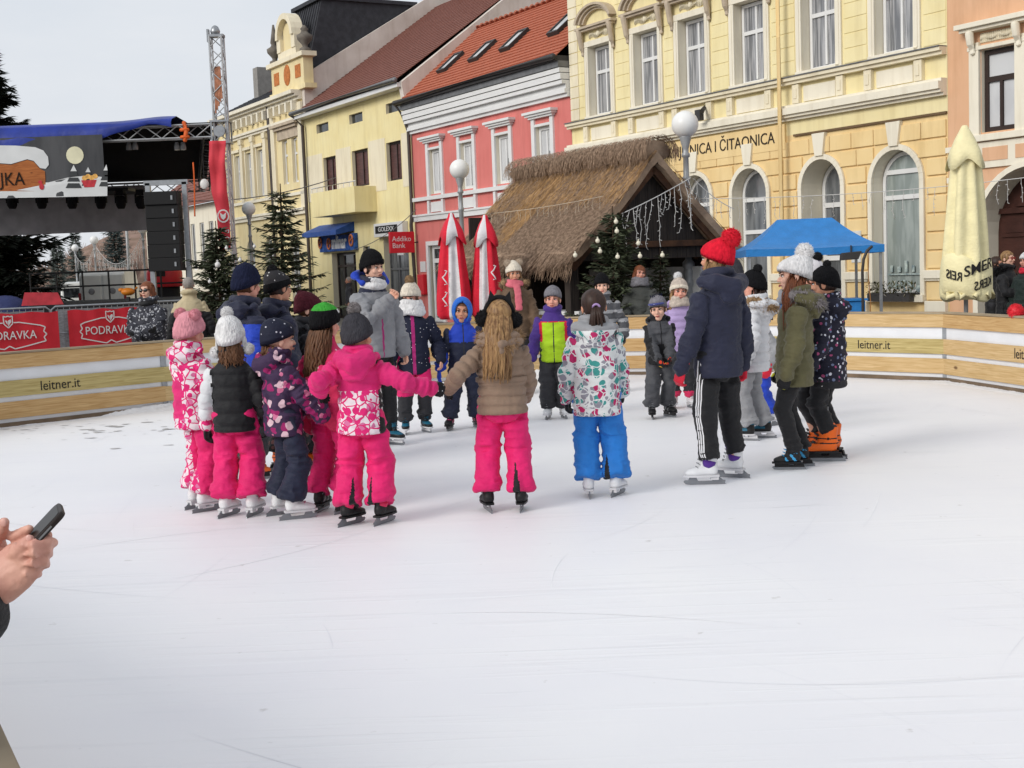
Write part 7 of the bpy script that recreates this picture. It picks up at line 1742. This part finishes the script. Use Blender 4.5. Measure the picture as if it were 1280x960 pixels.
def goggles(hput, ho):
    b = bmesh.new(); tube(b, [(.052*math.sin(t)*1.75, .012-.118*math.cos(t), .062) for t in [R(-48+96*i/8) for i in range(9)]], [(.012, .024)]*9, 8, True, 0, side=(0, 0, 1)); hput('goggles', b, mat('goggle_lens', '27306e', .15, .2, spec=.7), ho)
    b = bmesh.new()
    for i in range(7): tube(b, [(-.05+.016*i, -.06+.012*i, .135), (-.055+.018*i, -.06+.016*i, .16)], [.007, .002], 6)
    hput('spikes', b, NAVYK, ho)
person('boy in grey beanie with blue goggles, grey and black jacket, hands in red-black gloves folded', 826, 368, v=522, a=10, yaw=-26, nod=4,
       jacket=dict(mats=[DGREY, BLACK], hem=.44, hood=.9, fn=lambda f: np.where((f['z'] < .60) & (f['arm'] == 0) | (f['arm'] != 0) & (np.abs(f['x']) > .10) | (np.abs(f['x']) < .004) & (f['y'] < 0) | (f['z'] > .80), 1, 0)),
       trousers=dict(mats=[DGREY], leg=(.068, .060, .062)), skate='black', glove=ORGL, rh=(-.07, -.19, .47), lh=(.035, -.19, .46), rf=(-.085, -.02, -14), lf=(.085, .04, 14), hat=dict(mats=[GREYK, GREYK], cuff=False, extra=goggles), hair=dict(mat=HAIRM, cap=True, low=.03))
person('girl in beige knitted hat with white pompom and lilac puffer coat', 852, 347, v=510, a=2, yaw=2,
       jacket=dict(mats=[LILAC], hem=.45, puff=.07, hood=1.0), trousers=dict(mats=[CHAR, PINK2], leg=(.055, .046, .048), fn=lambda f: np.where(f['z'] < .10, 1, 0)), skate='white', glove=BLACK, scarf=dict(mat=BEIGEK, n=3, r=.055, t=.022),
       hat=dict(mats=[BEIGEK, CREAMK], tall=1.05, poms=((-.01, .03, .165, .045),), pommat=WFUR), hair=dict(mat=HAIRB, cap=True, n=16, len=.2, arc=(-110, -80), z0=-.04))
# --- right side
person('woman in red pompom hat, dark navy coat and black trousers with three white stripes', 901, 297, v=601, a=-146, yaw=18, kid=False, nod=-4,
       jacket=dict(mats=[NAVY2], hem=.445, hood=1.05, waist=.96, fold=.8, bulk=.98, sleeve=.95), trousers=dict(mats=[BLACK], leg=(.064, .048, .040), fold=.7, stripes=True, drop=.045, sdir=.25), skate='white', glove=REDC, rh=(-.165, -.02, .445), lh=(.20, -.02, .445), curl=.7,
       rf=(-.10, -.02, 26), lf=(.10, .03, 52), socks=cloth('purple_sock', '55308c'), hat=dict(mats=[REDK, REDK], tall=1.05, poms=((0, .11, .145, .070),), pommat=REDFUR, slouch=.05, wide=1.10, cuff=False), hair=dict(mat=HAIRB, n=34, len=.22, arc=(40, 118), z0=-.03, fwd=-.02))
person('child in dark hat and dark jacket almost hidden behind the navy coat', 921, 322, v=523, a=-150, kid=True, headk=1.1,
       jacket=dict(mats=[CHAR], hem=.45, hood=.9), trousers=dict(mats=[BLACK], leg=SKI), skate='black', glove=BLACK, rh=(-.12, -.14, .5), lh=(.12, -.14, .5), hat=dict(mats=[CHARK, CHARK]), hair=dict(mat=HAIRD, cap=True))
person('girl in black pompom hat, white puffer coat with fur hood and grey trousers', 944, 336, v=549, a=-112, yaw=-10,
       jacket=dict(mats=[WHITEC], hem=.41, puff=.075, hood=1.1, furhood=BFUR, bulk=1.0), trousers=dict(mats=[LGREY], leg=(.056, .048, .044)), skate='teal', glove=PINK, hair=dict(mat=HAIRD, n=40, len=.28, arc=(-90, 90), z0=-.04),
       rf=(-.06, .05, 8), lf=(.07, -.03, -4), hat=dict(mats=[BLACKK, BLACKK], poms=((0, .05, .15, .04),), pommat=KFUR))
person('child in grey jacket and blue trousers standing behind the white puffer coat', 956, 376, v=532, a=-80, kid=True,
       jacket=dict(mats=[LGREY], hem=.46), trousers=dict(mats=[RBLUE], leg=SKI), skate='whitepink', glove=REDC, hat=dict(mats=[NAVYK, NAVYK]), hair=dict(mat=HAIRM, cap=True))
person('girl in white pompom hat with long brown hair and olive parka, in side view', 995, 319, v=585, a=-98, yaw=6, kid=True, headk=1.06, fat=.98,
       jacket=dict(mats=[OLIVE], hem=.40, hood=1.15, furhood=GFUR, fold=.8), trousers=dict(mats=[BLACK], leg=(.056, .044, .036), fold=.6), skate='blackblue', lh=(.155, -.05, .42), rh=(-.16, -.06, .43), glove=OLGL, curl=.6,
       rf=(-.05, .03, 6), lf=(.05, -.02, -2), scarf=dict(mat=cloth('light_grey_hood', 'a5a5aa'), n=2, r=.056, t=.02), hair=dict(mat=HAIRA, n=46, len=.38, arc=(35, 118), z0=-.03, fwd=-.05, r=.010), hat=dict(mats=[WHITEK, WHITEK], tall=1.1, poms=((0, .085, .165, .064),), pommat=WFUR, slouch=.06, wide=1.12, cuff=False))
person('child in white and purple patterned hat behind the olive parka', 1021, 322, v=571, a=-110, kid=True, headk=1.04,
       jacket=dict(mats=[NAVY2], hem=.46, hood=.9, furhood=GFUR), trousers=dict(mats=[BLACK], leg=(.056, .046, .040), drop=.10), skate='orange', skk=1.3, glove=BLACK, hat=dict(mats=[NORD, NORD], poms=((0, .05, .15, .04),), pommat=KFUR), hair=dict(mat=HAIRM, cap=True))
def letters(c):
    H = c['H']; me = text_mesh('TIVE', .085, .002)
    M = Matrix.Translation((.118*H*.62+.005, .0, c['L']+.20*H)) @ Matrix.Rotation(R(90), 4, 'Z') @ Matrix.Rotation(R(90), 4, 'X') @ Matrix.Rotation(R(90), 4, 'Z'); me.transform(M)
    obj('leg_lettering', me, mat('grey_print', '8b8b8e', .7), c['root'])
person('child in black hat and long dark floral jacket with orange skates', 1037, 331, v=574, a=-118, kid=True,
       jacket=dict(mats=[FLORAL, PATK], hem=.38, hood=1.0, fn=lambda f: np.where(f['z'] < .40, 1, 0)), trousers=dict(mats=[BLACK], leg=(.058, .048, .040), drop=.10), skate='orange', skk=1.38, glove=MAROONK, rh=(-.14, -.12, .5), hat=dict(mats=[BLACKK, BLACKK], poms=((0, .02, .155, .032),), pommat=KFUR), hair=dict(mat=HAIRD, cap=True), extra=letters)
# --- people round the rink
def shades(c):
    b = bmesh.new()
    for s in (-1, 1): ell(b, (s*.033, -.092, .002), (.027, .012, .021), 14, 10)
    tube(b, [(-.078, 0, .008), (-.066, -.072, .008), (0, -.1, .006), (.066, -.072, .008), (.078, 0, .008)], .004, 6)
    c['hput']('sunglasses', b, mat('sunglass_lens', '101012', .1, .05, spec=.7))
person('woman with brown bob and sunglasses, arms crossed in dark swirl print jacket', 182, 351, Y=17.3, z0=PLAZA, a=-6, yaw=-12, kid=False, stand=True, over=.012,
       jacket=dict(mats=[SWIRL], hem=.44, puff=0, fold=1.5, bulk=1.15, sleeve=1.1), trousers=dict(mats=[BLACK]), glove=BLACK, rh=(.04, -.145, .610), lh=(-.03, -.165, .595), re=(-.9, 0, -.7), le=(.9, 0, -.7), rd=(.9, -.2, .1), ld=(-.9, -.2, .1), scarf=dict(mat=BLACK, n=2, r=.05, t=.018),
       hair=dict(mat=HAIRA, cap=True, front=-.06, low=.05, n=60, len=.22, z0=.02, arc=(-125, 125), r=.011), extra=shades)
person('grey-haired man in black jacket with beige yoke seen from behind', 235, 347, Y=20, z0=PLAZA, a=192, kid=False, stand=True, over=.0,
       jacket=dict(mats=[BLACK, BEIGE], hem=.44, fn=lambda f: np.where(f['z'] > .70, 1, 0), bulk=1.12), trousers=dict(mats=[BLACK]), hair=dict(mat=HAIRG, cap=True, low=.05), rh=(-.20, 0, .46), lh=(.20, 0, .45))
person('young woman in cream hat with two fur pompoms, pink scarf and brown fur-trimmed parka', 642, 326, Y=16.2, a=4, yaw=6, nod=6, kid=False,
       jacket=dict(mats=[BROWNP], hem=.44, hood=1.0, furhood=BFUR, bulk=1.08), trousers=dict(mats=[BLACK]), skate='black', glove=BLACK, scarf=dict(mat=cloth('pink_scarf', 'c4616e'), n=2, r=.052, t=.02, tail=True), hair=dict(mat=HAIRB, cap=True, n=24, len=.22, arc=(60, 110), z0=-.03),
       hat=dict(mats=[CREAMK, CREAMK], tall=1.05, poms=((-.072, .0, .125, .045), (.072, .0, .125, .045)), pommat=mat('beige_fur', 'b3a18e', .95, .2, 40)))
person('boy in black beanie and grey striped jacket behind the print jacket', 752, 342, Y=15.8, a=-10, yaw=6,
       jacket=dict(mats=[DGREY, LGREY], hem=.44, fn=lambda f: np.where(np.sin(f['z']*75) > .5, 1, 0)), trousers=dict(mats=[BLACK]), skate='black', glove=BLACK, hat=dict(mats=[BLACKK, BLACKK], tall=1.1), hair=dict(mat=HAIRD, cap=True, low=.03))
person('woman with auburn hair in dark grey coat and scarf leaning on the boards', 799, 331, Y=19.6, z0=PLAZA, a=-18, yaw=30, kid=False, stand=True, over=.012, tilt=8,
       jacket=dict(mats=[cloth('grey_green_coat', '3f413e')], hem=.42, hood=.8), trousers=dict(mats=[BLACK]), glove=BLACK, rh=(-.09, -.16, .56), lh=(.1, -.17, .55), scarf=dict(mat=GREYK, n=3, r=.055, t=.022), hair=dict(mat=HAIRA, cap=True, front=-.05, low=.045, n=44, len=.2, z0=.0, arc=(-120, 120)))
def specs(col):
    def fn(c):
        b = bmesh.new()
        for s in (-1, 1): tube(b, [(s*.032+.021*math.cos(t), -.092-.004*math.sin(t), .002+.017*math.sin(t)) for t in [i*6.283/12 for i in range(13)]], .0035, 6, False)
        tube(b, [(-.078, 0, .006), (-.055, -.086, .004)], .003, 6); tube(b, [(.078, 0, .006), (.055, -.086, .004)], .003, 6); c['hput']('glasses', b, col)
    return fn
GL_R = mat('red_frame', 'b0202a', .4, .1); GL_K = mat('black_frame', '1a1a1c', .4, .1)
person('woman with dark hair and glasses in black coat at the brown door', 1244, 320, Y=21.0, z0=PLAZA, a=50, kid=False, stand=True, over=.012, jacket=dict(mats=[BLACK], hem=.40), trousers=dict(mats=[CHAR]), rh=(-.05, -.2, .60), lh=(.1, -.18, .58), hair=dict(mat=HAIRD, cap=True, n=30, len=.15, z0=-.02), extra=specs(GL_K))
person('woman with short fair hair and red glasses in black fur-collared coat', 1259, 313, Y=20.4, z0=PLAZA, a=40, kid=False, stand=True, over=.012, jacket=dict(mats=[BLACK], hem=.40, furhood=KFUR), trousers=dict(mats=[BLACK]), rh=(-.08, -.2, .62), lh=(.14, -.12, .5), hair=dict(mat=HAIRB, cap=True, front=-.055, low=.05), extra=specs(GL_R))
person('woman in white knitted hat and dark green coat at the right edge', 1283, 314, Y=20.0, z0=PLAZA, a=-60, kid=False, stand=True, jacket=dict(mats=[cloth('dark_green_coat', '1f2b27')], hem=.40, bulk=1.1), trousers=dict(mats=[BLACK]), glove=BLACK, scarf=dict(mat=REDC, n=2, r=.05, t=.018), hat=dict(mats=[WHITEK, WHITEK]), hair=dict(mat=HAIRG, cap=True))
person('person in dark coat walking past the bakery far behind', 436, 346, Y=44, z0=PLAZA, a=-70, kid=False, stand=True, over=.012, jacket=dict(mats=[CHAR], hem=.42), trousers=dict(mats=[BLACK]), hair=dict(mat=HAIRG, cap=True))
# ------------------------------------------------------------------ spectator with a telephone at the near boards
YH = 1.88
def HP(u, v, dy=0): return at(u, v, YH+dy)
px = HP(25, 690)
ph_person = person('person in black coat at the near left edge holding up a telephone', 0, 0, Y=1.86, a=88, z0=PLAZA, kid=False, stand=True, H=1.70, at_x=-1.27,
    jacket=dict(mats=[BLACK], hem=.44, hood=.9), trousers=dict(mats=[CHAR]), hair=dict(mat=HAIRM, cap=True, n=30, len=.2, z0=-.02), nohand=(-1, 1),
    rh=('w', HP(-44, 762, -.02)), re=(-.3, 1, -.25), le=(.3, 1, -.25), lh=('w', HP(-70, 716, .07)), nod=16)
def near_hand(extra_name):
    bm = bmesh.new(); P = HP
    # right hand: wrist, back of hand, four stacked fingers closing round the telephone
    tube(bm, [P(-74, 772), P(-30, 746), P(2, 728), P(18, 712), P(30, 700)], [(.028, .024), (.030, .024), (.033, .025), (.036, .022), (.034, .018)], 14, True, 0, side=(.15, .2, 1))
    fing = [((20, 686), (44, 681), (59, 677), (67, 678.5)), ((24, 698), (46, 691), (57, 687), (61, 692)), ((24, 710), (44, 704), (54, 701), (57.5, 706)), ((20, 721), (36, 717), (45, 714), (48.5, 718))]
    dys = [(-.005, -.026, -.012, .012), (-.008, -.030, -.014, .010), (-.006, -.026, -.012, .010), (0, -.018, -.008, .008)]
    for (a, b, c, d), dy, r in zip(fing, dys, (.0088, .0090, .0084, .0072)):
        tube(bm, [P(*a, dy[0]), P(*b, dy[1]), P(*c, dy[2]), P(*d, dy[3])], [r*1.15, r*1.05, r*.98, r*.82], 12)
    tube(bm, [P(8, 705, .01), P(22, 690, -.012), P(33, 679, -.020), P(37.5, 673.5, -.016)], [.014, .0115, .0098, .0078], 12)
    ell(bm, P(34, 699, -.008), (.022, .014, .022), 12, 10); ell(bm, P(46, 697, -.012), (.013, .010, .018), 12, 10)
    me = remesh(bm, .0026, 4, 'hand'); return me
def left_hand():
    bm = bmesh.new(); P = HP
    tube(bm, [P(-76, 718, .07), P(-18, 694, .05), P(-4, 688, .04)], [(.028, .022), (.033, .022), (.032, .018)], 14, True, 0, side=(.1, .2, 1))
    for (a, b, c), r in zip((((-6, 676), (18, 670), (37, 661)), ((-6, 686), (22, 682), (40, 676)), ((-8, 696), (18, 694), (36, 690))), (.0086, .0088, .0082)):
        tube(bm, [P(*a, .04), P(*b, .028), P(*c, .016)], [r*1.15, r, r*.8], 12)
    tube(bm, [P(56, 681, .02), P(58, 674, .014), P(60, 668.5, .006)], [.008, .008, .0068], 10)
    tube(bm, [P(-22, 694, .045), P(-8, 676, .03), P(2, 660, .02), P(5.5, 652.5, .016)], [.014, .012, .0105, .008], 12)
    return remesh(bm, .0026, 4, 'hand')
HSK = mat('hand_skin_near', 'd8a592', .5, .14, 30, .35, 220, .0016, spec=.4, col2='c89080')
for fn in (lambda: near_hand(''), left_hand):
    me = fn(); Pn = vco(me); set_co(me, Pn+vno(me)*(vnoise(Pn*[160, 160, 160], 2)*.0006)[:, None]); o = obj('hand', me, HSK, ph_person); o.matrix_parent_inverse = (Matrix.Translation((-1.27, 1.86, PLAZA)) @ Matrix.Rotation(R(88), 4, 'Z')).inverted()
NAIL = mat('fingernail', 'd9a79b', .3, .05)
bm = bmesh.new()
for (u, v, dy) in ((36.0, 674.0, -.0235), (4.6, 653.5, .0085)): ell(bm, HP(u, v, dy), (.0052, .0022, .0066), 10, 8)
o = obj('fingernails', bm, NAIL, ph_person); o.matrix_parent_inverse = (Matrix.Translation((-1.27, 1.86, PLAZA)) @ Matrix.Rotation(R(88), 4, 'Z')).inverted()
# telephone: long axis from the palm up to the right, seen on its edge
A, B = HP(36, 680, .004), HP(78, 635, .02); ax = (B-A).normalized(); Ln = (B-A).length
nv = V((-.66, -.30, .62)); nrm = (nv-ax*nv.dot(ax)).normalized(); sd_ = ax.cross(nrm).normalized()
M = Matrix((sd_, ax, nrm)).transposed().to_4x4(); M.translation = A.lerp(B, .5)
t = thing('telephone', 'dark smartphone held up in both hands at left edge', 'smartphone', M.translation)
Ml = M.copy(); Ml.translation = V((0, 0, 0))
def rrect(w, y0, y1, r): return [(cx+r*math.cos(a), cy+r*math.sin(a)) for cx, cy, a0 in ((w-r, y1-r, 0), (-w+r, y1-r, 90), (-w+r, y0+r, 180), (w-r, y0+r, 270)) for a in (R(a0), R(a0+30), R(a0+60), R(a0+90))]
bm = bmesh.new(); poly_prism(bm, [Ml @ V((x, y, -.0045)) for x, y in rrect(.035, -Ln/2+.002, Ln/2, .010)], Ml.to_3x3() @ V((0, 0, .009))); obj('case', bm, mat('dark_phone_case', '2b2422', .45, .1, spec=.25), t, bevel=.0025)
bm = bmesh.new(); poly_prism(bm, [Ml @ V((x, y, .0047)) for x, y in rrect(.032, -Ln/2+.006, Ln/2-.005, .008)], Ml.to_3x3() @ V((0, 0, .0005))); obj('screen', bm, mat('phone_screen', '16120f', .35, .1, spec=.2), t)
bm = bmesh.new(); box(bm, .0342, .0352, Ln/2-.05, Ln/2-.025, -.001, .0015, 0, Ml); obj('side_button', bm, GALV, t)

split_named({'sill_brackets': 'sill_bracket', 'apron_panels': 'apron_panel', 'cream_panels': 'cream_panel', 'pilasters': 'pilaster', 'cornice_brackets': 'cornice_bracket', 'wall_plaques': 'wall_plaque', 'chimneys': 'chimney', 'attic_vents': 'attic_vent', 'corner_posts': 'corner_post', 'arms': 'arm', 'pretzel_emblems': 'pretzel_emblem', 'socks': 'sock', 'rafters': 'rafter', 'back_walls': 'back_wall', 'attic_slots': 'attic_slot', 'fingernails': 'fingernail', 'plinth_moulding': 'plinth_moulding', 'scissor_braces': 'scissor_brace', 'counter_front': 'counter_front', 'counter_top': 'counter_top', 'par_lamp': 'par_lamp', 'ridge_hooks': 'ridge_hook', 'hem_folds': 'hem_fold', 'coat_of_arms': 'relief_emblem', 'side_stripes': 'side_stripe', 'painted_trees': 'painted_tree', 'painted_tree_tips': 'painted_tree_tip', 'plinth_blocks': 'plinth_block'})
# ------------------------------------------------------------------ camera, light
cam = bpy.data.cameras.new('camera'); co = bpy.data.objects.new('camera', cam); COL.objects.link(co); scn.camera = co
cam.sensor_width = 36; cam.lens = FOC/1280*36; cam.clip_start = .05; cam.clip_end = 3000
Mc = Matrix((_r, _u, -_f)).transposed().to_4x4(); Mc.translation = CAM; co.matrix_world = Mc
SUN_EL, SUN_AZ = 27, 230
w = bpy.data.worlds.new('World'); scn.world = w; w.use_nodes = True; nt = w.node_tree; bg = nt.nodes['Background']
sk = nn(nt, 'ShaderNodeTexSky'); sk.sky_type = 'NISHITA'; sk.sun_disc = False; sk.sun_elevation = R(SUN_EL); sk.sun_rotation = R(SUN_AZ); sk.dust_density = 3; sk.air_density = 1.2
hs = nn(nt, 'ShaderNodeHueSaturation'); hs.inputs['Saturation'].default_value = .25; nt.links.new(sk.outputs[0], hs.inputs['Color'])
tc = nn(nt, 'ShaderNodeTexCoord'); mp = nn(nt, 'ShaderNodeMapping'); mp.inputs['Scale'].default_value = (1.2, 1.2, 4.5)
nz = nn(nt, 'ShaderNodeTexNoise'); nz.inputs['Scale'].default_value = 2.2; nz.inputs['Detail'].default_value = 7; nz.inputs['Roughness'].default_value = .55
rp = nn(nt, 'ShaderNodeValToRGB'); rp.color_ramp.elements[0].position = .35; rp.color_ramp.elements[1].position = .68
rp.color_ramp.elements[0].color = (5.9, 6.35, 6.95, 1); rp.color_ramp.elements[1].color = (6.9, 7.1, 7.45, 1)
mx = nn(nt, 'ShaderNodeMix', data_type='RGBA'); mx.inputs[0].default_value = .85
nt.links.new(tc.outputs['Generated'], mp.inputs[0]); nt.links.new(mp.outputs[0], nz.inputs['Vector']); nt.links.new(nz.outputs[0], rp.inputs[0])
nt.links.new(hs.outputs[0], mx.inputs[6]); nt.links.new(rp.outputs[0], mx.inputs[7]); nt.links.new(mx.outputs[2], bg.inputs['Color'])
bg.inputs['Strength'].default_value = .099
sl = bpy.data.lights.new('sun', 'SUN'); sl.energy = 1.5; sl.angle = R(25); sl.color = (1, .96, .90)
so = bpy.data.objects.new('sun', sl); COL.objects.link(so)
dirv = V((math.sin(R(SUN_AZ))*math.cos(R(SUN_EL)), math.cos(R(SUN_AZ))*math.cos(R(SUN_EL)), math.sin(R(SUN_EL))))
so.rotation_euler = dirv.to_track_quat('Z', 'Y').to_euler()
scn.view_settings.view_transform = 'Standard'; scn.view_settings.look = 'None'; scn.view_settings.gamma = 1; scn.view_settings.use_curve_mapping = False; scn.view_settings.exposure = .35
bpy.data.scenes.remove(TMP)
